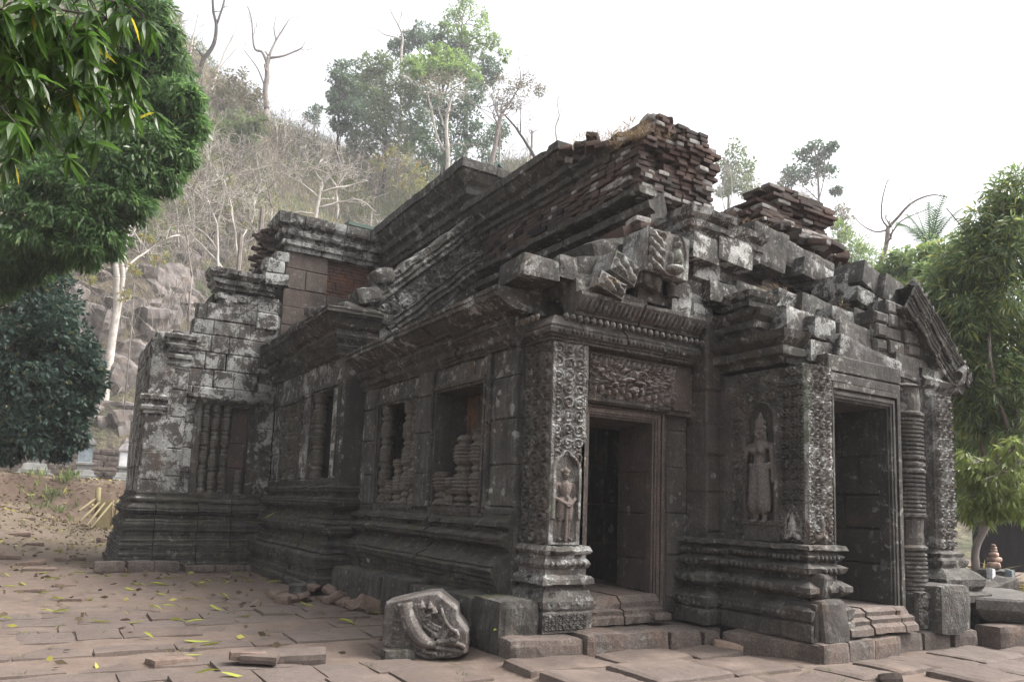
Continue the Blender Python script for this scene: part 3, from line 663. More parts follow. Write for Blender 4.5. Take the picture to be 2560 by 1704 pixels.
# front cornice and frieze
FR = [(7.05, 7.32)]
fpath = [(4.85, 7.86), (4.99, 7.86), (4.99, 7.3), (7.32, 7.3), (7.32, 7.6)]
b = MB(); sweep_blocks(b, fpath, [(o_, z) for o_, z in CORN1[:20] if z < 3.80]+[(-.05, 3.93)], blk=.9, seg=.06, amp=.008, jit=.008)
beads(b, fpath[1:4], .105, 3.71, .028, .062); beads(b, fpath[1:4], .18, 3.86, .045, .10); part(b, 'cornice', M_CARVE, 'beaded front cornice over the carved lintel')
FTOP = [(-.05, 3.93), (.13, 3.94), (.13, 3.97), (.17, 4.0), (.19, 4.04), (.24, 4.14), (.25, 4.16), (.25, 4.2), (-.2, 4.22)]
b = MB(); sweep_blocks(b, [(5.2, 7.3), (7.3, 7.3)], FTOP, blk=.55, seg=.06, amp=.012, jit=.014)
for i in range(26):   # lotus leaves
    x = 5.28+i*.077
    b.tube([(x, 7.13, 3.99), (x+.02, 7.1, 4.05), (x+.035, 7.055, 4.13)], [.012, .028, .012], 5)
part(b, 'cornice', M_CARVE)
# door
DX0, DX1, DY, DZ0, DZ1 = 5.68, 6.72, 7.46, .58, 2.76
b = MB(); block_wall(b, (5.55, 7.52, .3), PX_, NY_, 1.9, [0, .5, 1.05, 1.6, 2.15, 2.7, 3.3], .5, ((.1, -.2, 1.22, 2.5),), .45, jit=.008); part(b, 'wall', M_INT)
b = MB()
for (i0, i1, q) in ((0, .03, .01), (.03, .06, .035), (.06, .10, .05), (.10, .13, .03), (.13, .17, .06)):
    for (x0, x1, z0, z1) in ((DX0-i1*.6, DX0-i0*.6, DZ0-.3, DZ1+i1), (DX1+i0, DX1+i1, DZ0-.3, DZ1+i1), (DX0-i0*.6, DX1+i0, DZ1+i0, DZ1+i1)):
        b.box(x0, DY-q, z0, x1, DY+.1, z1)
door = part(b, 'doorway', M_RED, 'side doorway with moulded reddish jambs under a carved lintel')
b = MB(); sweep(b, [(DX0-.1, DY+.3), (DX0-.1, DY-.08), (DX1+.16, DY-.08), (DX1+.16, DY+.3)], [(-.1, DZ1+.15), (.02, DZ1+.16), (.05, DZ1+.19), (.06, DZ1+.23), (-.1, DZ1+.24)], .1, .004); part(b, 'door_hood', M_CORN, None, door)
b = MB(); block_wall(b, (DX1, DY+.06, DZ0), PY_, NX_, .62, [0, .42, 1.0, 1.55, 2.18], 1.0, (), .6, jit=.004); block_wall(b, (DX0-.02, DY+1.0, DZ0), NY_, PX_, .95, [0, .5, 1.1, 1.65, 2.18], .8, (), .35, jit=.004); b.box(DX0-.4, DY+.05, DZ1, DX1+.6, DY+1.0, DZ1+.3); part(b, 'jamb', M_RED, None, door)
b = MB(); sweep_blocks(b, [(DX0-.05, DY-.1), (DX1+.02, DY-.1)], [(-.6, .24), (.14, .25), (.14, .33), (.11, .36), (.12, .41), (.05, .43), (.06, .5), (.02, .53), (-.02, .57), (-1.3, .59)], blk=.7, seg=.08, amp=.012, gap=.004); b.stone((6.66, 7.22, .33), (.32, .16, .09), (0, .05, .15), .015, .02, seed=8); part(b, 'threshold', M_STEP, None, door)
LB = []; rr = random.Random(12)
for k in range(13): LB.append((.05+k*.11, .09+.03*math.sin(k*2.1), .036, .055, .075, rr.uniform(-.5, .5))); LB.append((.05+k*.11+.006, .165+.03*math.sin(k*2.1), .024, .026, .09, 0))
for k in range(16): LB.append((.045+k*.089, .46, .02, .06, .06, .5)); LB.append((.06+k*.089, .53, .018, .02, .07, 0))
for k in range(70): LB.append((rr.uniform(.03, 1.38), rr.uniform(.16, .45), rr.uniform(.015, .05), rr.uniform(.015, .04), rr.uniform(.04, .09), rr.uniform(-1, 1)))
for q in ((.68, .33, .06, .085, .11, .15), (.70, .435, .03, .038, .12, 0), (.60, .27, .10, .03, .10, .5), (.79, .24, .09, .034, .095, -.4), (.55, .38, .08, .026, .085, .3), (.82, .38, .09, .024, .085, -.35), (.70, .14, .08, .06, .08, 0)): LB.append(q)
def lintel(a, z):
    h = .6*foliage(a, z, 11, .05, 17)
    for (xc, zc, rx, rz, hh, sh) in LB:
        dx = (a-xc-sh*(z-zc))/rx
        if -1 < dx < 1:
            d = dx*dx+((z-zc)/rz)**2
            if d < 1: h = max(h, hh*math.sqrt(1-d))
    for k in range(2):
        xc = 1.4*(.25+.5*k); dy = z-(.30-.07*math.cos((a-xc)/.7*2*math.pi))
        if abs(a-xc) < .35: h = max(h, .05*smooth(.03, .01, abs(dy))+.012*math.sin(a*90))
    return h+.012*mnoise.noise(Vector((a*45, z*45, 4)))
b = MB(); panel(b, (5.58, 7.36, 2.99), PX_, PZ_, NY_, 1.42, .56, lintel, .0085, .1); part(b, 'lintel', stone_mat('lintel_stone', lich=.05, moss=.03, spots=0, mid=(.29, .25, .23), dark=(.17, .145, .13), brown_amt=.2, black=.15, green_amt=.15), 'lintel carved in deep relief with a garland and rows of figures')
b = MB(); b.box(5.6, 7.4, 2.9, 7.4, 7.9, 3.6); block_wall(b, (7.0, 7.36, 2.95), PX_, NY_, .32, [0, .62], .4, (), .1); part(b, 'wall', M_RED)
# stepped pier beside the porch
b = MB()
block_wall(b, (7.02, 7.50, .5), PX_, NY_, .4, [0, .55, 1.1, 1.7, 2.2, 2.5, 3.1], .5, (), .1, jit=.006)
ZR = [0, .33, .78, 1.3, 1.78, 2.2, 2.65, 3.1, 3.6]
block_wall(b, (7.38, 7.5, .6), NY_, NX_, .38, ZR, .6, (), .3, jit=.008); block_wall(b, (7.38, 7.12, .6), PX_, NY_, .26, ZR, .6, (), .3, jit=.008)
block_wall(b, (7.62, 7.14, .6), NY_, NX_, .45, ZR[:-2], .6, (), .3, jit=.006)
b.box(7.4, 7.15, .3, 7.9, 7.6, 4.3)
part(b, 'pier', stone_mat('grey_pier_stone', lich=.12, moss=.04, spots=.5, mid=(.125, .112, .10), dark=(.075, .068, .062), brown_amt=.1, black=.3, green_amt=.55), 'plain grey pier in the corner beside the projecting porch')
PORB = [(-.1, .22), (.16, .23), (.16, .40), (.13, .42), (.15, .45), (.16, .56), (.11, .60), (.07, .64), (.06, .68), (.10, .71), (.15, .76), (.15, .82), (.09, .87), (.05, .90), (.05, .94), (.11, .97), (.13, 1.03), (.08, 1.07), (.05, 1.09), (.09, 1.12), (.11, 1.16), (.07, 1.19), (.06, 1.22), (.13, 1.24), (.12, 1.29), (-.05, 1.31)]
PORB = deepen(PORB, 1.5, .10)
ppath = [(7.38, 7.55), (7.38, 7.12), (7.62, 7.12), (7.62, 5.78), (8.06, 5.78), (8.06, 6.2)]
b = MB(); sweep(b, ppath, PORB, .05, .012, 4)
for (off, z, r_, st) in ((.115, 1.145, .03, .066), (.14, 1.0, .034, .074), (.165, .79, .05, .11), (.175, .5, .034, .074)): beads(b, ppath[:-1], off, z, r_, st)
part(b, 'base_moulding', M_CARVE, 'richly banded base under the porch figure')
b = MB(); b.stone((7.78, 5.62, .42), (.5, .22, .52), (-.12, .02, .06), .03, .06, .06, seed=5); b.stone((7.55, 5.78, .42), (.16, .45, .48), (0, .05, .0), .03, .05, .06, seed=6); b.stone((7.78, 5.72, .82), (.36, .2, .3), (.1, .1, .3), .03, .05, .05, seed=15); part(b, 'repair_block', M_INT, 'plain block replacing the broken corner of the porch base')
# porch side wall with the standing goddess
b = MB(); b.box(7.64, 5.8, .5, 8.04, 7.15, 3.45); part(b, 'masonry_core', M_INT)
def porch_side(a, z):        # a from y=7.05 towards the front, z from 1.3
    if a < .16: return .004
    nd = niche(a, z, .42, .83, .26, 1.72); d, k = nd if nd else (0, 0)
    if d > 0: return -.09*d
    if z < .26 and .36 < a < .92: return .05 if (z < .06 or z > .2) else .03
    rim = smooth(.045, .01, abs(abs(a-.625)-k-.03)) if k and z < 1.76 else 0
    if .33 < a < .92 and z < 1.2:
        h = .012+.02*(1 if .95 < z < 1.2 and int(z*40) % 2 else 0)
    elif a >= .93: h = rosette(a-.93, z, .125, 3, .034) if z > .45 else foliage(a, z, 3, .035, 15)
    else: h = foliage(a, z, 9, .032, 15)
    return max(h, .04*rim)
b = MB(); panel(b, (7.62, 7.05, 1.3), NY_, PZ_, NX_, 1.27, 2.15, porch_side, .0125, .12); part(b, 'wall', M_CARVE, 'carved porch side wall with the niche of a goddess')
b = MB(); panel(b, (7.61, 5.76, 1.3), PX_, PZ_, NY_, .46, 2.15, lambda a, z: scroll(a, z, .115, 4, .032) if .05 < a < .41 else foliage(a, z, 8, .03, 30), .011, .05); part(b, 'pilaster', M_PALE, 'pale narrow carved pilaster at the porch corner')
# porch door
QX0, QX1, QY, QZ0, QZ1 = 8.16, 9.3, 5.82, .54, 3.06
b = MB()
for (i0, i1, q) in ((0, .03, .02), (.03, .07, .05), (.07, .11, .065), (.11, .15, .04), (.15, .22, .075)):
    for (x0, x1, z0, z1) in ((QX0-i1*.3, QX0-i0*.3, .3, QZ1+i1), (QX1+i0, QX1+i1, .3, QZ1+i1), (QX0-i0, QX1+i0, QZ1+i0, QZ1+i1)):
        b.box(x0, QY-q, z0, x1, QY+.12, z1)
door2 = part(b, 'doorway', M_CORN, 'main porch doorway, taller, with a plain moulded frame')
b = MB(); block_wall(b, (8.08, QY-.03, QZ1+.22), PX_, NY_, 1.55, [0, .14, .36], 1.6, (), .5, jit=.01); part(b, 'lintel', M_CORN, None, door2)
b = MB(); block_wall(b, (QX1, QY+.1, QZ0), PY_, NX_, 1.15, [0, .5, .95, 1.4, 1.9, 2.55], .55, (), .5, jit=.005); block_wall(b, (QX0, QY+1.4, QZ0), NY_, PX_, 1.3, [0, .6, 1.2, 1.9, 2.55], .7, (), .25, jit=.005); b.box(QX0-.3, QY+.1, QZ1+.005, QX1+.6, QY+1.5, QZ1+.3); part(b, 'jamb', M_INT, None, door2)
b = MB(); sweep_blocks(b, [(QX0-.05, QY-.1), (QX1+.16, QY-.1)], [(-.6, .24), (.16, .26), (.15, .33), (.10, .37), (.11, .42), (.04, .45), (.05, .5), (-.02, .54), (-1.6, .55)], blk=.8, seg=.08, amp=.012); part(b, 'threshold', M_STEP, None, door2)
# ringed colonette
pr = [(.30, .25), (.30, .68), (.27, .7)]
rr = random.Random(3); z = .72
while z < 3.36:
    grp = rr.choice([0, 1, 1, 2])
    if grp == 0: pr += [(.235, z), (.24, z+.1), (.235, z+.16)]; z += .17
    elif grp == 1:
        for q in range(3): pr += [(.25, z), (.275, z+.012), (.275, z+.032), (.25, z+.045)]; z += .055
    else: pr += [(.24, z), (.285, z+.03), (.285, z+.06), (.25, z+.085)]; z += .09
pr += [(.27, 3.42), (.2, 3.46)]
b = MB(); b.lathe(pr, (9.86, 5.95, 0), 20)
b.v = [(x+.012*N((x, y, z), 6), y+.012*N((x, y, z), 6, 9), z) for x, y, z in b.v]
part(b, 'colonette', M_CORN, 'thick ringed colonette beside the main doorway')
b = MB(); panel(b, (9.62, 5.66, .3), PX_, PZ_, NY_, .48, .42, lambda a, z: foliage(a, z, 2, .03, 16)+.03*smooth(.03, .0, abs(math.hypot((a-.24)/.6, (z-.05)/1.6)-.2)), .012, .04); part(b, 'carved_panel', M_CARVE)
# right side of the porch
b = MB(); b.box(9.55, 6.0, .25, 10.9, 7.6, 3.5); block_wall(b, (10.02, 5.98, .3), PX_, NY_, .5, [0, .55, 1.1, 1.6, 2.15, 2.7, 3.2], .6, (), .1); part(b, 'wall', M_WALL)
b = MB(); panel(b, (10.5, 5.84, 1.25), PX_, PZ_, NY_, .42, 2.15, lambda a, z: scroll(a, z, .14, 6, .035), .0125, .05); panel(b, (10.5, 6.1, 1.25), NY_, PZ_, NX_, .26, 2.15, lambda a, z: .004, .03, .02); b.box(10.52, 5.86, 1.2, 10.9, 6.2, 3.4); part(b, 'pilaster', M_PALE, 'pale carved pilaster on the far side of the main doorway')
b = MB(); sweep(b, [(10.5, 6.2), (10.5, 5.86), (10.92, 5.86), (10.92, 6.8)], [(-.1, .55), (.30, .56), (.32, .66), (.23, .71), (.26, .77), (.27, .86), (.19, .94), (.09, 1.0), (.12, 1.06), (.12, 1.10), (.07, 1.14), (.09, 1.19), (.0, 1.25)], .06, .012, 4); b.stone((10.2, 5.72, .5), (.72, .5, .62), (0, 0, .02), .025, .04, seed=2); part(b, 'base_moulding', M_CARVE)
# broken gable of the porch: curved naga band of ribs, and its stones
gp = [tuple(on(px, py, 1, 5.86)[[0, 2]]) for px, py in ((2434, 950), (2415, 912), (2390, 872), (2364, 828), (2340, 782), (2318, 742), (2297, 708))]
b = MB()
def band(pts, y, w):
    P = [Vector((x, 0, z)) for x, z in pts]; res = []
    for i, p in enumerate(P):
        t = (P[min(i+1, len(P)-1)]-P[max(i-1, 0)]).normalized(); nn = Vector((t.z, 0, -t.x))
        if nn.x > 0: nn = -nn
        res.append((p, nn))
    return res
import itertools
fine = []
for i in range(len(gp)-1):
    for k in range(5): t = k/5; fine.append((gp[i][0]*(1-t)+gp[i+1][0]*t, gp[i][1]*(1-t)+gp[i+1][1]*t))
fine.append(gp[-1]); bd = band(fine, 5.9, .5)
for rib in range(15):
    off = .02+rib*.034; k0 = 0 if rib < 8 else 4; big = rib in (0, 6, 7, 14)
    pts = [(p+nn*off*(1-.3*smooth(8, 0, i))) for i, (p, nn) in enumerate(bd)][k0:]
    for sg, (i0, i1) in enumerate(((0, 10), (10, 20), (20, 32))):
        seg_ = pts[i0:i1+1] if sg < 2 else pts[i0:]
        if len(seg_) > 2: b.tube([(q.x, 5.90-.012*(rib % 2)-.02*big-.02*(sg % 2)+.02*mnoise.noise(q*4), q.z+.012*mnoise.noise(q*6)+.012*(sg % 2)) for q in seg_], [(.030 if big else .020)+.007*mnoise.noise(q*9) for q in seg_], 6)
rows = []
for i, (p, nn) in enumerate(bd):
    wdt = .52*(1-.3*smooth(8, 0, i)); a0 = p; a1 = p+nn*wdt
    jj = .03*mnoise.noise(p*5)
    rows.append([(a1.x, 5.9, a1.z), (a0.x, 5.9, a0.z+jj), (a0.x, 6.2, a0.z+jj), (a1.x, 6.2, a1.z)])
b.grid(rows, closed=True)
for i in range(0, len(bd), 2):   # flame leaves along the outer edge
    p, nn = bd[i]; s_ = .06+.09*abs(mnoise.noise(p*7))+.03*(i % 4 == 0); q = p-nn*.02
    b.tube([(q.x, 5.98, q.z-.03), (q.x-nn.x*s_*.5, 5.96, q.z-nn.z*s_*.5), (q.x-nn.x*s_+.02, 5.95, q.z-nn.z*s_+.05)], [.06, .05, .012], 6)
for k in range(5): b.tube([(11.1, 5.9-.02*k, 3.62+.03*k), (11.24+.02*k, 5.85, 3.66+.05*k), (11.28+.02*k, 5.85, 3.8+.03*k)], [.07, .055, .015], 6)
part(b, 'naga_gable', M_BLOCK, 'curved ribbed naga band sloping down the far side of the porch gable')
b = MB(); block_wall(b, (9.4, 6.0, 3.5), PX_, NY_, 1.6, [0, .2, .42], .8, (), .5, jit=.02); sweep(b, [(10.35, 5.98), (11.1, 5.98), (11.1, 6.6)], [(-.1, 3.38), (.03, 3.4), (.04, 3.48), (.10, 3.53), (.12, 3.6), (.06, 3.66), (.08, 3.76), (-.1, 3.8)], .08, .012); block_wall(b, (9.4, 5.97, 3.9), PX_, NY_, 1.5, [0, .19, .38, .56, .75, .93, 1.1], .3, (), .3, jit=.035, ch=.03, top=lambda u_: min(1.05-.60*u_, .3+1.3*u_)); part(b, 'gable_wall', M_BLOCK)
# loose and half-fallen stones of the porch and front roofs
SB = []
def rock(px0, py0, px1, py1, y, depth=.5, rz=0.0, tilt=0.0, m=None, lab=None, rough=.022, rr_=.032, yaw=0.0):
    """one roof stone, its front face in the plane y"""
    mx, my = (px0+px1)/2, (py0+py1)/2
    A, B, C0, C1 = on(px0, my, 1, y), on(px1, my, 1, y), on(mx, py0, 1, y), on(mx, py1, 1, y)
    wd, hh = B[0]-A[0], C0[2]-C1[2]
    b = MB(); b.stone(((A[0]+B[0])/2, y+depth/2, (C0[2]+C1[2])/2), (wd, depth, hh), (rz, tilt, yaw), rough, rr_, .07, seed=px0*.37+py0*.11)
    o = part(b, 'roof_block', m or M_BLOCK, lab, None, False); return o
# over the porch side (moulded stones) and front
CP = [(-.2, 0), (.05, .01), (.06, .07), (.12, .10), (.13, .17), (.09, .2), (.17, .26), (.2, .34), (-.2, .36)]
for (path, z, sc, lab) in (([(7.62, 7.12), (7.62, 6.12), (7.9, 6.12)], 3.48, 1.15, 'moulded cornice stone over the goddess'), ([(7.6, 7.1), (7.6, 6.5), (8.1, 6.5)], 3.9, .95, None), ([(7.75, 7.15), (7.75, 6.75), (8.2, 6.75)], 4.26, .85, None)):
    b = MB(); sweep(b, path, [(o_*sc, z+h*sc) for o_, h in CP], .06, .02, 4); part(b, 'roof_block', M_CORN if z < 4 else M_BLOCK, lab)
FB = [  # px0, py0, px1, py1, plane y, depth, tilt, yaw
 (1962, 846, 2030, 912, 6.05, .6, 0, .05), (2028, 850, 2083, 908, 5.95, .6, .03, 0), (1958, 772, 2040, 848, 6.2, .6, 0, .1), (2038, 792, 2090, 850, 6.05, .5, .05, 0),
 (2078, 772, 2140, 818, 6.35, .6, .04, .05), (2136, 776, 2198, 822, 6.35, .5, .05, 0), (2094, 818, 2222, 876, 6.05, .7, .10, .04), (2100, 868, 2255, 940, 5.85, .6, .16, .0), (2196, 822, 2262, 872, 6.2, .5, .1, 0), (2240, 890, 2320, 950, 5.95, .5, .08, 0),
 (1945, 728, 2010, 790, 6.7, .7, .1, 0), (2006, 742, 2078, 796, 6.6, .7, .14, 0), (2112, 688, 2156, 742, 6.7, .6, .1, .0), (2145, 726, 2205, 768, 6.5, .5, .22, 0),
 (2152, 668, 2216, 730, 6.5, .5, .3, .1), (2212, 692, 2262, 760, 6.4, .5, .2, 0), (2196, 758, 2270, 826, 6.4, .5, .1, 0),
 (1776, 705, 1840, 758, 7.0, .6, .02, 0), (1840, 712, 1935, 782, 7.05, .6, .06, 0), (1730, 640, 1800, 702, 7.1, .7, .04, .05), (1796, 655, 1836, 705, 7.15, .6, .05, 0),
 (1725, 584, 1800, 648, 6.95, .8, .02, .1), (1798, 596, 1885, 662, 6.95, .8, .06, 0), (1884, 566, 1970, 668, 7.2, .8, .1, 0), (1965, 626, 2085, 690, 7.4, .8, .12, 0), (2010, 664, 2120, 712, 7.2, .8, .15, 0),
 (1700, 700, 1770, 760, 7.15, .5, .03, 0), (1735, 760, 1785, 822, 7.12, .4, 0, 0)]
for i, (a0, b0, a1, b1, y, dp, tl, yw) in enumerate(FB): rock(a0, b0, a1, b1, y, dp, U(-.04, .04), tl, [M_BLOCK, M_LICH, M_WALL][i % 3] if i not in (2, 3, 8, 12, 21, 22) else M_LICH, yaw=yw)
for (path, z, sc) in (([(7.0, 7.6), (7.0, 7.05), (7.72, 7.05)], 5.28, 1.0), ([(7.74, 7.5), (7.74, 7.1), (8.35, 7.1)], 5.2, 1.0)):
    b = MB(); sweep(b, path, [(o_*sc, z+h*sc) for o_, h in CP], .06, .02, 4); part(b, 'roof_block', M_LICH)
# bricks showing between the porch stones
b = MB()
for r_ in range(9):
    x = 8.2+r_*.06
    while x < 10.4-r_*.05:
        L = U(.2, .42); b.stone((x+L/2, 6.75+r_*.09+U(-.04, .04), 4.15+r_*.085-(x-8.2)*.08), (L-.01, .5, .078), (U(-.05, .05), .06, U(-.06, .06)), .014, .012, .12, seed=int(x*77)+r_); x += L
part(b, 'brick_patch', M_BRICK)
# stones above the side-door cornice
FC = [(1310, 640, 1402, 698, 7.25, .6, 0, 0), (1400, 640, 1446, 700, 7.25, .5, 0, 0), (1312, 648, 1440, 652, 7.3, .5, 0, 0), (1408, 680, 1500, 742, 7.35, .5, -.1, 0), (1440, 700, 1530, 745, 7.2, .5, -.05, 0), (1440, 640, 1530, 690, 7.5, .6, -.2, 0),
      (1480, 590, 1620, 640, 7.6, .6, -.35, 0), (1560, 610, 1640, 680, 7.5, .5, -.1, 0), (1596, 690, 1700, 760, 7.2, .5, .03, 0), (1530, 735, 1620, 770, 7.2, .4, .05, 0), (1680, 700, 1730, 830, 7.15, .4, .0, 0)]
for i, (a0, b0, a1, b1, y, dp, tl, yw) in enumerate(FC): 
    if i != 2: rock(a0, b0, a1, b1, y, dp, U(-.05, .05), tl, [M_WALL, M_BLOCK, M_CORN][i % 3], yaw=yw)
rock(1312, 645, 1445, 695, 7.75, .5, 0, 0, M_BLOCK); rock(1560, 560, 1640, 610, 7.8, .5, 0, -.3, M_BRICK)
b = MB()
for r_ in range(5):
    for q in range(5): b.stone((6.75+q*.2+U(-.05, .05), 7.5+r_*.08, 5.22+r_*.1+U(-.02, .02)), (.24, .3, .085), (U(-.1, .1), U(-.1, .1), U(-.2, .2)), .014, .014, .12, seed=r_*9+q)
part(b, 'brick_patch', M_BRICK)
# carved, lichen-white stones of the collapsed gable
def carved_block(px0, py0, px1, py1, y, tilt, lab, fn, m=M_PALE, depth=.4):
    mx, my = (px0+px1)/2, (py0+py1)/2
    A, B, C0, C1 = on(px0, my, 1, y), on(px1, my, 1, y), on(mx, py0, 1, y), on(mx, py1, 1, y)
    W, H = B[0]-A[0], C0[2]-C1[2]; c, s_ = math.cos(tilt), math.sin(tilt)
    u = Vector((c, 0, s_)); v = Vector((-s_, 0, c)); o0 = Vector(((A[0]+B[0])/2, y, (C0[2]+C1[2])/2))-u*W/2-v*H/2
    b = MB(); panel(b, o0, u, v, NY_, W, H, lambda a, z: fn(a, z, W, H), .011, .02)
    b.hexa([o0+u*x+v*z+Vector((0, d, 0)) for d in (.0, depth) for (x, z) in ((.01, .01), (W-.01, .01), (W-.01, H-.01), (.01, H-.01))])
    return part(b, 'carved_block', m, lab)
def ribs(a, z, W, H): 
    e = min(a, W-a, z, H-z); return .05*abs(math.sin((a*.6+z)*26))*smooth(0, .06, e)+.02*mnoise.noise(Vector((a*18, z*18, 1)))-.05*smooth(.05, 0, e)*(1+mnoise.noise(Vector((a*9, z*9, 5))))
def seated(a, z, W, H):
    x, y = (a-W*.62)/.16, (z-H*.45)/.3; h = ribs(a, z, W, H)*.8 if a < W*.4 else .01
    r_ = math.hypot(x*.8, y*.8); h = max(h, .03*smooth(.12, .03, abs(r_-1)))
    for (xc, zc, rx, rz, hh) in ((0, .5, .22, .2, .11), (0, .0, .42, .42, .11), (0, -.55, .85, .2, .12), (0, .78, .12, .2, .08), (-.5, -.2, .2, .4, .07), (.5, -.2, .2, .4, .07)):
        d = math.hypot((x-xc)/rx, (y-zc)/rz); h = max(h, hh*math.sqrt(max(0, 1-d*d)))
    return h
carved_block(1618, 580, 1722, 690, 6.98, -.05, 'pale gable stone carved with a seated figure', seated, depth=.5)
carved_block(1530, 640, 1598, 700, 7.1, -.35, 'pale ribbed gable stone tilted to the left', ribs)
carved_block(1496, 690, 1566, 735, 7.02, -.3, 'smaller pale ribbed gable stone under the tilted one', ribs)
carved_block(1600, 668, 1655, 722, 7.1, -.2, 'dark gable stone with small kneeling figures', lambda a, z, W, H: max(.05*math.sqrt(max(0, 1-(((a % (W/2))-W/4)/.07)**2-((z-H*.4)/.12)**2)), .06*math.sqrt(max(0, 1-(((a % (W/2))-W/4)/.035)**2-((z-H*.75)/.04)**2)), .01), M_CARVE)
carved_block(1655, 690, 1700, 745, 7.15, 0, None, lambda a, z, W, H: .05*math.sqrt(max(0, 1-((a-W*.5)/.07)**2-((z-H*.4)/.14)**2)), M_CARVE)
# ---- relief figures
def figure(name, prims, mat, parent, vox=.011, lab=None):
    bm_v = MB()
    for p in prims:
        if p[0] == 's':    # ellipsoid
            _, c, r_ = p
            rows = [[(c[0]+r_[0]*math.sin(math.pi*i/8)*math.cos(2*math.pi*k/12), c[1]+r_[1]*math.sin(math.pi*i/8)*math.sin(2*math.pi*k/12), c[2]+r_[2]*math.cos(math.pi*i/8)) for k in range(12)] for i in range(9)]
            rows[0] = [(q[0]*.999+c[0]*.001+1e-4*math.cos(k), q[1]+1e-4*math.sin(k), q[2]) for k, q in enumerate(rows[0])]
            bm_v.grid(rows, closed=True); n_ = len(bm_v.v); bm_v.f.append(tuple(range(n_-12, n_))); bm_v.f.append(tuple(reversed(range(n_-108, n_-96))))
        else:
            _, pts, rad = p; bm_v.tube(pts, rad, 10)
            for q, r_ in zip(pts, rad):
                rows = [[(q[0]+r_*math.sin(max(.02, min(math.pi-.02, math.pi*i/6)))*math.cos(2*math.pi*k/8), q[1]+r_*math.sin(max(.02, min(math.pi-.02, math.pi*i/6)))*math.sin(2*math.pi*k/8), q[2]+r_*math.cos(math.pi*i/6)) for k in range(8)] for i in range(7)]
                n0 = len(bm_v.v); bm_v.grid(rows, closed=True); bm_v.f.append(tuple(reversed(range(n0, n0+8)))); bm_v.f.append(tuple(range(n0+48, n0+56)))
    o = bm_v.build(name, mat, parent, True)
    md = o.modifiers.new('join', 'REMESH'); md.mode = 'VOXEL'; md.voxel_size = vox; md.use_smooth_shade = True
    md = o.modifiers.new('soften', 'SMOOTH'); md.iterations = 3; md.factor = .5
    if lab: o['label'] = lab
    return o
def frame(O, u, n, Hh):
    O, u, n = Vector(O), Vector(u), Vector(n)
    return lambda x, d, z: tuple(O+u*(x*Hh)+n*(d*Hh)+Vector((0, 0, z*Hh)))
# guardian with both hands on a club
G = frame((5.215, 7.34, 1.235), PX_, NY_, .95)
def hd(g, z, s_=1.0, H=.95):
    return [('t', [g(0, .04, z-.085), g(0, .045, z-.04)], [.034*H]*2), ('t', [g(0, .055, z+.012), g(0, .062, z-.03)], [.05*H*s_, .036*H*s_]), ('t', [g(0, .104, z+.008), g(0, .112, z-.014)], [.008*H, .013*H]),
            ('t', [g(-.022, .098, z-.034), g(.022, .098, z-.034)], [.0085*H]*2), ('t', [g(-.035, .098, z+.016), g(.035, .098, z+.016)], [.009*H]*2), ('t', [g(-.052, .045, z+.01), g(-.055, .045, z-.06)], [.012*H, .016*H]), ('t', [g(.052, .045, z+.01), g(.055, .045, z-.06)], [.012*H, .016*H]), ('t', [g(0, .085, z-.055), g(0, .08, z-.058)], [.016*H]*2)]
H = .95
pg = hd(G, .80)
pg += [('t', [G(-.05, .05, .852), G(.05, .05, .852)], [.034*H]*2), ('t', [G(0, .07, .852), G(0, .02, .852)], [.045*H]*2), ('t', [G(0, .04, .885), G(0, .04, .93)], [.034*H, .03*H]), ('s', G(0, .04, .955), (.03*H, .03*H, .03*H)),
       ('t', [G(-.10, .04, .685), G(.10, .04, .685)], [.04*H]*2), ('t', [G(0, .045, .67), G(0, .05, .6), G(0, .05, .54), G(0, .05, .49)], [.085*H, .082*H, .062*H, .075*H]), ('t', [G(-.05, .045, .64), G(.05, .045, .64)], [.06*H]*2),
       ('t', [G(-.04, .05, .48), G(.04, .05, .48)], [.07*H]*2), ('t', [G(-.055, .05, .46), G(-.062, .045, .27)], [.072*H, .058*H]), ('t', [G(.055, .05, .46), G(.062, .045, .27)], [.072*H, .058*H]),
       ('t', [G(-.062, .04, .28), G(-.066, .04, .16), G(-.066, .04, .05)], [.048*H, .04*H, .03*H]), ('t', [G(.062, .04, .28), G(.066, .04, .16), G(.066, .04, .05)], [.048*H, .04*H, .03*H]),
       ('t', [G(-.066, .045, .02), G(-.08, .10, .014)], [.026*H, .022*H]), ('t', [G(.066, .045, .02), G(.085, .10, .014)], [.026*H, .022*H]), ('t', [G(-.10, .04, .045), G(-.035, .04, .045)], [.022*H]*2), ('t', [G(.035, .04, .045), G(.10, .04, .045)], [.022*H]*2),
       ('t', [G(-.135, .045, .685), G(-.158, .05, .56), G(-.15, .075, .515), G(-.03, .125, .455)], [.036*H, .028*H, .027*H, .021*H]), ('t', [G(.135, .045, .685), G(.158, .05, .56), G(.15, .075, .515), G(.035, .125, .435)], [.036*H, .028*H, .027*H, .021*H]),
       ('s', G(-.005, .135, .452), (.042*H, .022*H, .022*H)), ('s', G(.012, .135, .425), (.042*H, .022*H, .02*H)), ('t', [G(0, .125, .52), G(0, .115, .40), G(0, .1, .0)], [.02*H, .022*H, .026*H]), ('s', G(0, .125, .53), (.03*H, .02*H, .02*H)),
       ('t', [G(-.085, .05, .505), G(.085, .05, .505)], [.03*H]*2), ('t', [G(.09, .04, .45), G(.125, .05, .38), G(.12, .05, .33)], [.02*H, .03*H, .012*H])]
for s_ in (-1, 1):
    for k in range(4): pg.append(('t', [G(-.022*s_-.004+.013*k, .150, .462-.012*(s_ > 0)*2), G(-.02*s_+.013*k, .156, .44-.012*(s_ > 0)*2)], [.0075*H]*2))
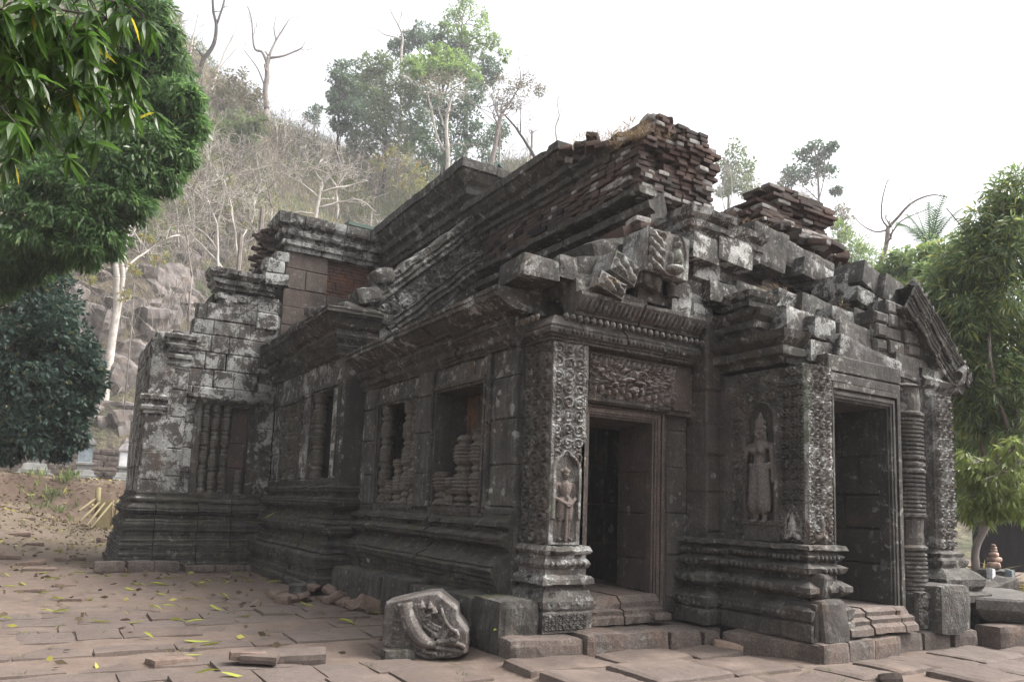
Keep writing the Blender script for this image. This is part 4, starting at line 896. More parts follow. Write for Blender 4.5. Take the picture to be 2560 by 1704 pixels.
figure('guardian_figure', pg, M_STAT, T, .008, 'reddish guardian with joined hands resting on a club, beside the side door')
# goddess with one hand raised
H = 1.42; D = frame((7.66, 6.42, 1.53), NY_, NX_, H)
pd = hd(D, .77, .95, H)
pd += [('t', [D(-.05, .05, .825), D(.05, .05, .825)], [.022*H]*2), ('t', [D(0, .05, .83), D(0, .045, .88)], [.05*H, .04*H]), ('s', D(-.03, .05, .875), (.03*H,)*3), ('s', D(.03, .05, .875), (.03*H,)*3), ('t', [D(0, .045, .89), D(0, .045, .97)], [.035*H, .008*H]),
       ('t', [D(-.085, .04, .665), D(.085, .04, .665)], [.034*H]*2), ('t', [D(0, .045, .66), D(0, .045, .57), D(0, .05, .51), D(0, .05, .46)], [.07*H, .056*H, .058*H, .072*H]), ('s', D(-.04, .095, .625), (.034*H,)*3), ('s', D(.04, .095, .625), (.034*H,)*3),
       ('t', [D(-.045, .05, .45), D(.045, .05, .45)], [.055*H]*2), ('t', [D(-.03, .055, .44), D(-.045, .055, .14)], [.07*H, .072*H]), ('t', [D(.03, .055, .44), D(.045, .055, .14)], [.07*H, .072*H]), ('t', [D(0, .085, .46), D(.01, .1, .3), D(-.01, .1, .2)], [.03*H, .02*H, .03*H]), ('t', [D(-.08, .055, .135), D(.08, .055, .135)], [.035*H]*2),
       ('t', [D(-.1, .06, .505), D(-.05, .1, .485), D(.05, .1, .485), D(.1, .06, .505)], [.018*H]*4), ('t', [D(-.1, .06, .475), D(-.05, .1, .455), D(.05, .1, .455), D(.1, .06, .475)], [.014*H]*4),
       ('t', [D(-.045, .05, .12), D(-.045, .05, .03)], [.03*H, .024*H]), ('t', [D(.045, .05, .12), D(.045, .05, .03)], [.03*H, .024*H]), ('t', [D(-.045, .05, .012), D(-.06, .10, .008)], [.022*H, .018*H]), ('t', [D(.045, .05, .012), D(.065, .10, .008)], [.022*H, .018*H]),
       ('t', [D(-.115, .04, .665), D(-.16, .05, .575), D(-.175, .06, .66), D(-.165, .07, .71)], [.03*H, .024*H, .021*H, .016*H]), ('s', D(-.165, .075, .735), (.016*H, .018*H, .026*H)), ('t', [D(.115, .04, .665), D(.13, .045, .55), D(.14, .055, .43)], [.03*H, .024*H, .018*H]), ('t', [D(.14, .055, .42), D(.142, .06, .36)], [.022*H, .012*H])]
for k in range(4): pd += [('t', [D(-.18+.009*k, .09, .735), D(-.182+.011*k, .10, .765-.004*abs(k-1))], [.0065*H, .0055*H]), ('t', [D(.128+.009*k, .065, .38), D(.128+.009*k, .065, .345)], [.0065*H, .0055*H])]
figure('goddess_figure', pd, M_DEV, T, .0115, 'standing goddess with a raised hand and a long pleated skirt')
# small praying figures in the pilaster feet
for (x, y, n, u) in ((7.84, 5.76, NY_, PX_), (7.615, 5.95, NX_, NY_)):
    g = frame((x, y, 1.34), u, n, .42)
    figure('seated_figure', [('s', g(0, .02, .62), (.045, .04, .055)), ('t', [g(0, .02, .5), g(0, .02, .2)], [.05, .05]), ('t', [g(-.2, .03, .08), g(0, .06, .16), g(.2, .03, .08)], [.04, .03, .04]), ('t', [g(-.13, .02, .45), g(-.17, .04, .25), g(0, .1, .3)], [.022]*3), ('t', [g(.13, .02, .45), g(.17, .04, .25), g(0, .1, .3)], [.022]*3), ('t', [g(-.24, 0, .0), g(-.27, .02, .5), g(0, .02, .98), g(.27, .02, .5), g(.24, 0, .0)], [.02]*5), ('s', g(0, .02, .76), (.02, .02, .04))], M_PALE, T, .009)
# ---- kerb of big worn step blocks
def kerb(x0, y0, x1, y1, wd, top, bot=-.12, sd=0, rz=0):
    """block whose outer bottom edge runs from (x0,y0) to (x1,y1); wd = depth inward (left of travel)"""
    d = Vector((x1-x0, y1-y0, 0)); L = d.length; d.normalize(); n = Vector((-d.y, d.x, 0)); c = Vector(((x0+x1)/2, (y0+y1)/2, (top+bot)/2))+n*wd/2
    b = MB(); b.stone(c, (L+.004, wd, top-bot), (U(-.012, .012), U(-.012, .012), math.atan2(d.y, d.x)), .03, .045, .08, seed=sd); return part(b, 'step_block', M_STEP)
KB = [(4.35, 6.98, 5.28, 6.90, .75, .20), (5.28, 6.86, 6.44, 6.76, .85, .23), (6.44, 6.76, 6.92, 6.72, .9, .22), (6.92, 6.70, 7.12, 6.64, .6, .2), (7.05, 6.62, 7.42, 5.46, .55, .22), (7.46, 5.44, 7.95, 5.46, .5, .23), (7.95, 5.46, 8.5, 5.5, .5, .23), (8.5, 5.5, 9.08, 5.55, .5, .22), (9.08, 5.62, 9.65, 5.6, .5, .23), (9.65, 5.58, 10.2, 5.55, .5, .22), (10.2, 5.5, 10.62, 5.44, .5, .22), (10.72, 5.2, 11.9, 5.0, .4, .30)]
for i, (x0, y0, x1, y1, wd, top) in enumerate(KB):
    if i == 4: kerb(7.10, 6.62, 7.44, 5.48, .7, top, sd=i)
    else: kerb(x0, y0, x1, y1, wd, top, sd=i)
b = MB(); b.hexa([(5.0, 7.4, -.1), (7.4, 6.9, -.1), (7.8, 9, -.1), (5.0, 9, -.1), (5.0, 7.4, .19), (7.4, 6.9, .19), (7.8, 9, .19), (5, 9, .19)]); b.box(7.75, 5.75, -.1, 10.8, 7.4, .2); part(b, 'platform', M_STEP)
# interior glimpsed through the doors
b = MB(); b.box(5.1, 8.4, .2, 13.3, 12.7, .56); part(b, 'interior_floor', M_STEP)
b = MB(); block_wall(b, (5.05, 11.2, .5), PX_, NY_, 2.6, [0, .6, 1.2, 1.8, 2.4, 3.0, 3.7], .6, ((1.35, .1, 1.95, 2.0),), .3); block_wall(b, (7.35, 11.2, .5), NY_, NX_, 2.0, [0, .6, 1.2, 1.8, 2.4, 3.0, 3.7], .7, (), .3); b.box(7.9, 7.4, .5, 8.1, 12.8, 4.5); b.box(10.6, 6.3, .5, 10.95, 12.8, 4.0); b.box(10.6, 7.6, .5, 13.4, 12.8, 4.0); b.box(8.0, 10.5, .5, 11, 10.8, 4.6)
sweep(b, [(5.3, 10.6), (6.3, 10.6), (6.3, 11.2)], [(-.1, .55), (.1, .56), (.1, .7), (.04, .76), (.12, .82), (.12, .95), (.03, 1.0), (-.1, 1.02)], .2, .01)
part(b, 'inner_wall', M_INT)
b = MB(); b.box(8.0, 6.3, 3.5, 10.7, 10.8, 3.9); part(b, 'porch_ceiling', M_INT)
# ---------------------------------------------------------------- ground, hill
RIDGE_AZ = [-180, -60, -40, -12, 0, 4.5, 6.6, 8.5, 10.8, 12.6, 15.6, 18, 25, 31, 34.4, 40, 47, 55, 66, 80, 100, 180]
RIDGE_EL = [0, 10, 28, 30.5, 31, 31.2, 29.4, 27.8, 26.8, 26.0, 25.4, 24.8, 24.3, 25.2, 25.6, 22.5, 15.5, 9, 4, 2, 0, 0]
RIDGE_R = [90, 90, 88, 85, 85, 85, 84, 84, 84, 86, 90, 95, 100, 100, 98, 95, 92, 90, 90, 90, 90, 90]
def height(x, y):
    r_ = math.hypot(x, y); az = math.degrees(math.atan2(x, y))
    left = smooth(6, 3, x-.02*y)
    rise = (.35*smooth(19, 29, y)+.9*smooth(16, 30, y)*smooth(2.2, -3, x))*left
    bank = (1.7-.75*smooth(2.2, -3, x))*smooth(30.6, 32.6, y+.5*N((x, y, 0), .7))*left
    z = rise+bank+1.3*smooth(38.5, 41, r_)*left
    z += .035*N((x, y, 0), .8)+.02*N((x, y, 3), 2.3)
    z -= .07*smooth(4.35, 4.1, x)*smooth(10, 8, y)
    r0 = 41
    if r_ > r0:
        el = float(np.interp(az, RIDGE_AZ, RIDGE_EL)); Rr = float(np.interp(az, RIDGE_AZ, RIDGE_R))
        top = 1.6+Rr*math.tan(R(el)); t = (r_-r0)/(Rr-r0)
        if el > 1:
            if t < 1: h = (top-z)*(t**.92)
            else: h = (top-z)*math.exp(-((t-1)/1.3)**2)
            h += (1.6*N((x, y, 0), .11)+.8*N((x, y, 5), .3)+.5*abs(N((x, y, 9), .5)))*smooth(0, .12, t)*min(1, el/12)*(.25+.75*smooth(1.15, .8, t))
            z += h
    return z
def polar(name, azs, rs, mat):
    V = np.array([(r_*math.sin(a), r_*math.cos(a), height(r_*math.sin(a), r_*math.cos(a))) for r_ in rs for a in azs], dtype=np.float32)
    n = len(azs); F = [(i*n+j, i*n+j+1, (i+1)*n+j+1, (i+1)*n+j) for i in range(len(rs)-1) for j in range(n-1)]
    o = new_obj(name, V, F, mat, None, True); tag(o, None, None, None, 'structure'); return o
# dirt
mg, t, b_ = mat_new('laterite_dirt'); k = NB(t); co = k.coord()
c = k.mix(k.ramp(k.noise(co, .35, 5), .35, .65), (.12, .089, .071), (.086, .063, .05))
c = k.mix(k.ramp(k.noise(co, 4, 7, .7), .35, .7, 0, .6), c, (.175, .14, .12))
c = k.mix(k.ramp(k.noise(co, 30, 4, .7), .5, .75, 0, .5), c, (.09, .065, .05))
sy = k.n('ShaderNodeSeparateXYZ'); k.l(k.n('ShaderNodeNewGeometry').outputs['Position'], sy.inputs[0])
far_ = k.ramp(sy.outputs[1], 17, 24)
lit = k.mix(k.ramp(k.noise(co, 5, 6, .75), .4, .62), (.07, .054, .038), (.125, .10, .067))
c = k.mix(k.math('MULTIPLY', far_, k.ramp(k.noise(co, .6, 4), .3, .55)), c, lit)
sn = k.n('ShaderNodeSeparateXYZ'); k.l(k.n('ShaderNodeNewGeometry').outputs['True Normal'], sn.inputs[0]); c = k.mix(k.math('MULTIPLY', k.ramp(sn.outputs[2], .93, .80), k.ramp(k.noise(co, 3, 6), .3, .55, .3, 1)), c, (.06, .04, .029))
k.l(c, b_.inputs['Base Color']); b_.inputs['Roughness'].default_value = .95
k.l(k.bump(k.noise(co, 28, 5, .7), .6, .015, k.bump(k.noise(co, 5, 6), .6, .04)), b_.inputs['Normal']); M_DIRT = mg
mh_, t, b_ = mat_new('dry_hill'); k = NB(t); co = k.coord()
c = k.mix(k.ramp(k.noise(co, .25, 6, .65), .4, .6), (.12, .10, .07), (.19, .17, .105))
c = k.mix(k.ramp(k.noise(co, .16, 5, .65, .5), .5, .62), c, (.085, .10, .05))
c = k.mix(k.ramp(k.noise(co, 1.8, 6, .7), .42, .6), c, (.06, .052, .045))
k.l(c, b_.inputs['Base Color']); b_.inputs['Roughness'].default_value = 1
k.l(k.bump(k.noise(co, 1.6, 7, .7), 1, .5), b_.inputs['Normal']); M_HILL = mh_
rs = list(np.linspace(.4, 3, 4))+list(np.linspace(3.4, 15, 60))+list(np.linspace(15.3, 41, 84))
polar('ground', [R(a) for a in np.concatenate([np.arange(-180, -10, 5), np.arange(-10, 75, .5), np.arange(75, 180.1, 5)])], rs, M_DIRT)
polar('hillside', [R(a) for a in np.arange(-45, 100.1, .45)], list(np.linspace(41, 112, 110))+[125, 145, 175], M_HILL)
polar('plain', [R(a) for a in np.arange(100, 315.1, 8)], [41, 60, 100, 200, 400, 700], M_DIRT)
# paving stones: one sheet of slabs, its outlines kept above the dirt
mp_, t, b_ = mat_new('paving_sandstone'); k = NB(t); co = k.coord()
g_ = k.n('ShaderNodeNewGeometry'); rp = g_.outputs['Random Per Island']
c = k.mix(k.ramp(k.noise(co, 1.4, 6), .35, .65), (.126, .095, .079), (.092, .07, .059))
c = k.mix(k.ramp(rp, 0, 1, 0, .45), c, (.138, .116, .104))
c = k.mix(k.ramp(k.noise(co, 40, 4, .8), .36, .6, .55, 0), c, (.04, .032, .028)); c = k.mix(k.ramp(k.noise(co, 9, 7, .72), .48, .68, 0, .7), c, (.075, .06, .054))
c = k.mix(k.ramp(k.noise(co, .9, 4), .55, .7, 0, .7), c, (.16, .122, .102))
k.l(c, b_.inputs['Base Color']); b_.inputs['Roughness'].default_value = .88
k.l(k.bump(k.noise(co, 34, 5, .7), .4, .006, k.bump(k.noise(co, 6, 6), .5, .02)), b_.inputs['Normal']); M_PAVE = mp_
def slab(b, x0, y0, x1, y1, z, th, seed, ang=0.0):
    cx, cy = (x0+x1)/2, (y0+y1)/2
    b.stone((cx, cy, z-th/2), (x1-x0, y1-y0, th), (U(-.012, .012), U(-.012, .012), ang+U(-.015, .015)), .022, .03, .12, seed=seed, freq=2.4)
rnd.seed(21)
b = MB(); y = 4.0; row = 0
while y < 14.5:
    hgt = U(.48, .72); x = -4+U(0, .8)
    while x < 4.2:
        L = U(.45, .95); xc, yc = x+L/2, y+hgt/2
        lim = 4.15 if y < 6.2 else (4.1 if y < 12.4 else 3.7)
        bury = .03*smooth(10.5, 13, yc)+.03*smooth(.5, -1.5, xc)+.045*max(0, N((xc, yc, 0), .6, 3)+.15)
        hole = 2.35 < xc < 3.45 and 7.75 < yc < 8.75
        if xc+L/2 < lim+.15 and not hole: slab(b, x+.004, y+.004, min(x+L, lim)-.004, y+hgt-.004, height(xc, yc)+.030-bury+U(-.007, .008), .16, row*31+int(x*10))
        x += L
    y += hgt; row += 1
o = b.build('paving', M_PAVE); tag(o, None, None, None, 'structure')
# big flagstones before the steps: a raised lower landing
FL = [(4.2, 6.3, 5.25, 6.92, .02), (5.3, 6.25, 6.3, 6.78, .03), (6.32, 6.2, 7.05, 6.74, .03), (4.22, 5.55, 4.95, 6.26, .03), (5.0, 5.4, 6.0, 6.22, .045), (6.05, 5.35, 6.98, 6.16, .03), (5.1, 4.6, 6.1, 5.36, .03), (6.15, 4.5, 7.1, 5.3, .01), (7.15, 4.75, 7.8, 5.4, .02), (7.85, 4.8, 8.5, 5.42, .03), (8.55, 4.75, 9.4, 5.5, .0), (8.1, 4.0, 8.95, 4.72, .05), (9.0, 3.9, 9.9, 4.7, .03), (9.45, 4.75, 10.5, 5.5, .02), (7.15, 3.9, 8.05, 4.7, -.03), (6.1, 3.7, 7.1, 4.45, .0), (9.95, 3.8, 11.2, 4.7, .03), (10.55, 4.75, 12, 5.2, .02), (7.1, 5.42, 7.42, 6.0, .0), (4.3, 4.75, 5.05, 5.5, .02), (5.1, 3.8, 6.05, 4.55, .0)]
b = MB()
for i, (x0, y0, x1, y1, z) in enumerate(FL):
    sk = U(-.08, .08)
    b.stone(((x0+x1)/2, (y0+y1)/2, z-.1), (x1-x0+.015, y1-y0+.01, .24), (U(-.012, .012), U(-.01, .01), U(-.05, .05)), .035, .06, .08, seed=i+50, freq=2.2, cut=lambda p: (p.x+sk*p.y, p.y-sk*.6*p.x, p.z))
o = b.build('flagstones', M_PAVE); tag(o, None, None, None, 'structure')
def hit(px, py, r0=20, r1=130):
    """where the sight line through a photo pixel meets the terrain"""
    d = ray(px, py); d = d/math.hypot(d[0], d[1]); r_ = r0
    while r_ < r1:
        p = EYE+d*r_
        if p[2] < height(p[0], p[1]): return p, r_
        r_ += .4
    return EYE+d*90, 90
# dry growth on the slope, too much to count
rng = np.random.default_rng(7)
def blades(name, P, n_per, hgt, wid, lean, mat, spread=.4):
    """P (N,3) roots; thin blades in tufts"""
    C = np.repeat(P, n_per, 0); n = len(C)
    C = C+np.c_[rng.normal(0, spread, (n, 2)), np.zeros(n)]
    h = hgt*rng.uniform(.5, 1.4, n); a = rng.uniform(0, 2*np.pi, n); l = rng.normal(0, lean, (n, 2))
    T_ = C+np.c_[l*h[:, None], h*.95]; wv = np.c_[np.cos(a), np.sin(a), rng.normal(0, .3, n)]*(wid*rng.uniform(.5, 1.5, n))[:, None]
    M_ = C*.45+T_*.55+np.c_[l*h[:, None]*-.15, np.zeros(n)]
    V = np.stack([C-wv*.4, M_-wv, T_, M_+wv*.9], 1).reshape(-1, 3); F = np.arange(4*n).reshape(n, 4)
    o = new_obj(name, V, F, mat); tag(o, None, None, None, 'stuff'); return o
def diamonds(C, D, Ls, Ws, rng_, droop=0.0):
    """leaf quads: centre-root C, direction D, length, width"""
    n = len(C); rv = rng_.normal(0, 1, (n, 3)); S_ = np.cross(D, rv); S_ /= np.linalg.norm(S_, axis=1)[:, None]+1e-9
    tip = C+D*Ls[:, None]; tip[:, 2] -= droop*Ls; mid = C+D*(Ls*.45)[:, None]
    return np.stack([C, mid-S_*Ws[:, None]*.5, tip, mid+S_*Ws[:, None]*.5], 1).reshape(-1, 3), np.arange(4*n).reshape(n, 4)
def slope_pts(n, az0, az1, r0, r1, keep=None):
    az = rng.uniform(az0, az1, n); r_ = np.sqrt(rng.uniform(r0*r0, r1*r1, n)); x = r_*np.sin(np.radians(az)); y = r_*np.cos(np.radians(az)); res = []
    for xx, yy, rr_ in zip(x, y, r_):
        if keep is None or keep(xx, yy, rr_): res.append((xx, yy, height(xx, yy)))
    return np.array(res)
m_dry = leaf_mat('dry_grass_blades', (.30, .26, .15), (.19, .17, .09), (.36, .33, .21), trans=.3, rough=.8, spec=.1, p3=.25)
m_twig = leaf_mat('grey_twigs', (.27, .245, .215), (.13, .118, .10), trans=.05, rough=.9, spec=.1)
m_olive = leaf_mat('olive_scrub', (.095, .135, .05), (.16, .19, .07), (.30, .27, .08), trans=.35, rough=.7, spec=.15, p3=.12)
blades('dry_grass', slope_pts(7500, -9, 42, 46, 104, lambda x, y, r_: N((x, y, 0), .12, 2) > -.22 and (r_ > 60 or N((x, y, 2), .4) > 0)), 6, .75, .035, .35, m_dry, .5)
blades('twig_scrub', slope_pts(7500, -9, 40, 42, 100, lambda x, y, r_: N((x, y, 0), .15, 8) > -.3), 8, 1.5, .022, .55, m_twig, .55)
Pg = slope_pts(3200, -9, 40, 47, 104, lambda x, y, r_: N((x, y, 0), .09, 5)+.12*(r_ > 72) > -.08)
cc = np.repeat(Pg, 75, 0); n = len(cc); dv = rng.normal(0, 1, (n, 3)); dv /= np.linalg.norm(dv, axis=1)[:, None]; dv[:, 2] = np.abs(dv[:, 2])
sz = np.repeat(rng.uniform(.5, 1.25, len(Pg)), 75); cc = cc+dv*(sz*rng.uniform(.55, 1.05, n))[:, None]*np.array([1.1, 1.1, 1.0])
V, F = diamonds(cc, dv*.6+rng.normal(0, .5, (n, 3)), rng.uniform(.15, .32, n), rng.uniform(.08, .16, n), rng)
tag(new_obj('green_scrub', V, F, m_olive), None, None, None, 'stuff')
# ---------------------------------------------------------------- trees
m_bark = plain('pale_bark', (.40, .37, .335), .9, .3, 3); m_bark_d = plain('dark_bark', (.05, .042, .036), .9, .4, 6); m_bark_g = plain('grey_bark', (.19, .165, .15), .9, .35, 4)
def px_path(pts, dist): return [Vector(at(p[0], p[1], dist)) for p in pts]
def refine(P, jit, seed, k=3):
    out_ = []
    for i in range(len(P)-1):
        for j in range(k):
            t = j/k; p = P[i].lerp(P[i+1], t)
            a = P[max(i-1, 0)]; d = P[min(i+2, len(P)-1)]
            p = p+(P[i]*2-a-P[i+1])*0  # plain
            t2 = t*t; t3 = t2*t
            p = .5*((2*P[i])+(P[i+1]-a)*t+(2*a-5*P[i]+4*P[i+1]-d)*t2+(3*P[i]-a-3*P[i+1]+d)*t3)
            out_.append(p+Vector((mnoise.noise(p*1.3+Vector((seed, 0, 0))), mnoise.noise(p*1.3+Vector((0, seed, 0))), mnoise.noise(p*1.3+Vector((0, 0, seed)))))*jit)
    out_.append(P[-1]); return out_
def twigs(b, P, r0, rr, depth, ln, up=.3, n=3, start=.35):
    """side shoots growing from a limb, recursive"""
    if depth == 0: return
    L = len(P)
    for q in range(n):
        i = int(L*(start+(1-start)*(q+rr.random())/n)); i = min(L-1, i); p = P[i]
        t = (P[min(i+1, L-1)]-P[max(i-1, 0)]).normalized()
        d = (t*.5+Vector((rr.gauss(0, 1), rr.gauss(0, 1), rr.gauss(0, .7)+up))*.75).normalized(); l = ln*rr.uniform(.5, 1.2)
        Q = [p]
        for s in range(4):
            d = (d+Vector((rr.gauss(0, .28), rr.gauss(0, .28), rr.gauss(.05, .25)))).normalized(); Q.append(Q[-1]+d*l/4)
        rad = [max(r0*(.8-.14*s), .012) for s in range(5)]
        b.tube(Q, rad, 4 if depth < 2 else 5, False); twigs(b, Q, r0*.5, rr, depth-1, l*.62, up, n, .3)
def limb_mesh(b, limbs, dist, seed=0, shoots=2, ln=1.2, nshoot=3, up=.3, depth_var=.0, jit=.05):
    """limbs: (pixel points, px width at start, px width at end)"""
    rr = random.Random(seed)
    for i, (pts, w0, w1) in enumerate(limbs):
        dd = dist+(rr.uniform(-1, 1)*depth_var if i else 0)
        P0 = px_path(pts, dist)
        if i and depth_var:
            for k_, p in enumerate(P0): 
                f_ = 1+depth_var*k_/len(P0)*rr.uniform(-.3, 1)/dist*(1 if i % 2 else -1); P0[k_] = Vector(EYE)+(p-Vector(EYE))*f_
        P = refine(P0, jit, seed+i); n = len(P); s_ = dist/CAM_F/2
        rad = [s_*(w0+(w1-w0)*q/(n-1)) for q in range(n)]
        b.tube(P, rad, 7, True)
        if shoots: twigs(b, P, max(rad[-1], rad[0]*.3), rr, shoots, ln, up, nshoot)
def bare_tree(name, label, limbs, dist, mat, seed=0, shoots=2, ln=1.2, nshoot=3, group=None, jit=.06, up=.3, ground=True):
    base = at(limbs[0][0][0][0], limbs[0][0][0][1], dist); gz_ = height(base[0], base[1])
    t_ = thing(name, label, 'tree', (base[0], base[1], gz_), group)
    b = MB(); 
    if ground and gz_ < base[2]: 
        r_ = dist/CAM_F/2*limbs[0][1]; b.tube([(base[0], base[1], gz_-.3), tuple(base)], [r_*1.25, r_], 7)
    limb_mesh(b, limbs[:1], dist, seed, 0, ln, nshoot, up, 0, jit); b.build('trunk', mat, t_, True)
    b = MB(); limb_mesh(b, limbs[1:], dist, seed+1, shoots, ln, nshoot, up, 2.0, jit)
    rr = random.Random(seed+9); P = refine(px_path(limbs[0][0], dist), jit, seed); twigs(b, P, dist/CAM_F/2*limbs[0][2]*.8, rr, shoots, ln, up, nshoot, .55)
    b.build('branches', mat, t_, True); return t_
def leaf_cloud(lobes, dist, n_per, leaf, wid, seed, dvar=.35, hang=.45, clump=26, shell=.75, flat=1.0):
    """lobes: (px, py, radius px[, extra depth m]); clumps on each lobe's surface, leaves round each clump"""
    g_ = np.random.default_rng(seed); Vs = []; 
    for lb in lobes:
        px, py, rp = lb[:3]; ex = lb[3] if len(lb) > 3 else 0
        rad = rp*dist/CAM_F; c = at(px, py, dist+ex+g_.uniform(-dvar, dvar)*rad)
        k_ = max(5, int(clump*g_.uniform(.7, 1.3))); d = g_.normal(0, 1, (k_, 3)); d /= np.linalg.norm(d, axis=1)[:, None]
        cc = c+d*(rad*g_.uniform(shell-.25, 1.0, k_))[:, None]*np.array([1, 1, flat])
        n = int(n_per*g_.uniform(.85, 1.15)); idx = g_.integers(0, k_, n); e = g_.normal(0, 1, (n, 3)); e /= np.linalg.norm(e, axis=1)[:, None]
        cr = rad*g_.uniform(.22, .42, k_)[idx]; P = cc[idx]+e*(cr*g_.uniform(.3, 1.0, n)**.6)[:, None]*np.array([1, 1, .8])
        D = e*.75+(P-c)/rad*.5+g_.normal(0, .35, (n, 3)); D[:, 2] -= hang*1.6; D /= np.linalg.norm(D, axis=1)[:, None]
        Vs.append((P, D))
    P = np.concatenate([v[0] for v in Vs]); D = np.concatenate([v[1] for v in Vs]); n = len(P)
    return diamonds(P, D, leaf*g_.uniform(.5, 1.45, n), wid*g_.uniform(.7, 1.3, n), g_, .12)
def leafy_tree(name, label, lobes, dist, n_per, leaf, wid, mat, bark, trunk, seed, group=None, tw=(10, 4), hang=.45, branch_to=6, clump=26, extra=None, shell=.75, flat=1.0, dvar=.35):
    base = at(trunk[0][0], trunk[0][1], dist); gz_ = height(base[0], base[1])
    t_ = thing(name, label, 'tree', (base[0], base[1], gz_), group)
    V, F = leaf_cloud(lobes, dist, n_per, leaf, wid, seed, hang=hang, clump=clump, shell=shell, flat=flat, dvar=dvar); new_obj('crown', V, F, mat, t_)
    b = MB(); s_ = dist/CAM_F/2; P = refine(px_path(trunk, dist), .08, seed)
    if gz_ < P[0].z: P = [Vector((base[0], base[1], gz_-.3))]+P
    n = len(P); b.tube(P, [s_*(tw[0]+(tw[1]-tw[0])*i/(n-1)) for i in range(n)], 8)
    rr = random.Random(seed); b.build('trunk', bark, t_, True)
    b = MB()
    for lb in lobes[:branch_to*3]:
        q0 = P[rr.randint(n//2, n-1)]; q1 = Vector(at(lb[0], lb[1], dist+(lb[3] if len(lb) > 3 else 0))); mid = q0.lerp(q1, .5)+Vector((rr.gauss(0, .1), rr.gauss(0, .1), rr.gauss(0, .15)))*(q1-q0).length
        Q = refine([q0, mid, q1], .05, seed); b.tube(Q, [s_*tw[1]*(.8-.6*i/len(Q)) for i in range(len(Q))], 5, False); twigs(b, Q, s_*tw[1]*.3, rr, 1, (q1-q0).length*.3, .1, 3)
    b.build('branches', bark, t_, True)
    return t_
# --- big mango tree at the left, and its hanging branch close to the camera
m_mango = leaf_mat('mango_leaf', (.06, .125, .04), (.108, .185, .06), (.16, .22, .075), trans=.5, rough=.35, spec=.5, p3=.08)
m_mango_shade = leaf_mat('shaded_mango_leaf', (.035, .08, .014), (.065, .125, .02), (.36, .30, .03), trans=.5, rough=.35, spec=.5, p3=.02)  # darker copy of the mango leaf: backlit shade put into the colour
LM = [(370, 50, 60), (330, 90, 80), (400, 110, 52), (425, 165, 50), (375, 200, 62, .9), (395, 250, 40), (455, 245, 50), (478, 318, 40), (430, 300, 60), (400, 372, 55), (440, 388, 40), (350, 300, 60, 1.2), (330, 370, 85), (260, 340, 100, .8), (310, 430, 70), (250, 450, 100), (330, 480, 50), (300, 510, 55), (230, 560, 65), (250, 610, 42), (180, 530, 90), (80, 560, 80), (30, 420, 80, 1), (130, 400, 70, .5), (110, 480, 60), (380, 440, 55), (420, 440, 32), (180, 230, 130, 2), (60, 260, 140, 2), (220, 80, 120, 2), (20, 620, 60, 1), (110, 610, 50, 1), (200, 620, 40), (60, 660, 50, 1.5), (0, 690, 50, 1.5), (140, 640, 36, 1)]
leafy_tree('mango_tree', 'big bright green mango tree overhanging the left edge, its leaves in rounded masses', LM, 14, 2700, .125, .036, m_mango, m_bark_d, [(-330, 1330), (-320, 1100), (-290, 850), (-240, 620), (-170, 480), (-90, 400)], 11, tw=(60, 14), hang=.5, branch_to=0, clump=34, shell=.8)
t_ = thing('mango_branch', 'leafy mango branch hanging close to the camera in the upper left corner', 'branch', tuple(at(-40, 60, 4.4)))
g_ = np.random.default_rng(5); Vn = []; Fn = []; b = MB(); rr = random.Random(8); heads = []
for (x0, y0, x1, y1, nh) in ((-60, 40, 310, 60, 22), (-60, 90, 325, 190, 26), (-60, 150, 290, 250, 22), (-60, 200, 235, 265, 18), (-60, 250, 110, 300, 8), (-60, 0, 340, 20, 20), (-60, 120, 180, 130, 16), (-60, 60, 250, 120, 20), (-60, 220, 60, 250, 6)):
    d0 = rr.uniform(4.0, 5.6); P = refine([Vector(at(x0, y0, d0)), Vector(at((x0+x1)/2, (y0+y1)/2-25, d0+.1)), Vector(at(x1, y1, d0+.3))], .03, d0)
    b.tube(P, [.012-.009*i/len(P) for i in range(len(P))], 5, False)
    for q in range(nh):
        p = P[min(len(P)-1, int(len(P)*(.1+.9*(q+.5)/nh)))]; tip = p+Vector((rr.gauss(0, .12), rr.gauss(0, .2), rr.gauss(-.05, .1)))
        b.tube([p, p.lerp(tip, .5)+Vector((0, 0, .02)), tip], [.005, .004, .003], 4, False); heads.append(tip)
for tip in heads:
    for q in range(rr.randint(7, 11)):
        a = rr.uniform(0, 2*math.pi); d = Vector((math.cos(a), math.sin(a), rr.uniform(-2.2, -.1))).normalized(); Lf = rr.uniform(.10, .175); wf = Lf*rr.uniform(.125, .165)
        s_ = d.cross(Vector((rr.gauss(0, .3), rr.gauss(0, .3), 1))).normalized(); nn = s_.cross(d); k0 = len(Vn)
        def pt(f, o_, dr): return tuple(tip+d*Lf*f+s_*o_*wf+Vector((0, 0, -dr*Lf))+nn*abs(o_)*wf*.35)
        Vn += [pt(0, 0, 0), pt(.25, -.85, .01), pt(.25, 0, .01), pt(.25, .85, .01), pt(.6, -.9, .06), pt(.6, 0, .06), pt(.6, .9, .06), pt(1, 0, .2)]
        Fn += [(k0, k0+1, k0+2), (k0, k0+2, k0+3), (k0+1, k0+4, k0+5, k0+2), (k0+2, k0+5, k0+6, k0+3), (k0+4, k0+7, k0+5), (k0+5, k0+7, k0+6)]
new_obj('leaves', Vn, Fn, m_mango_shade, t_); b.build('twigs', m_bark_d, t_)
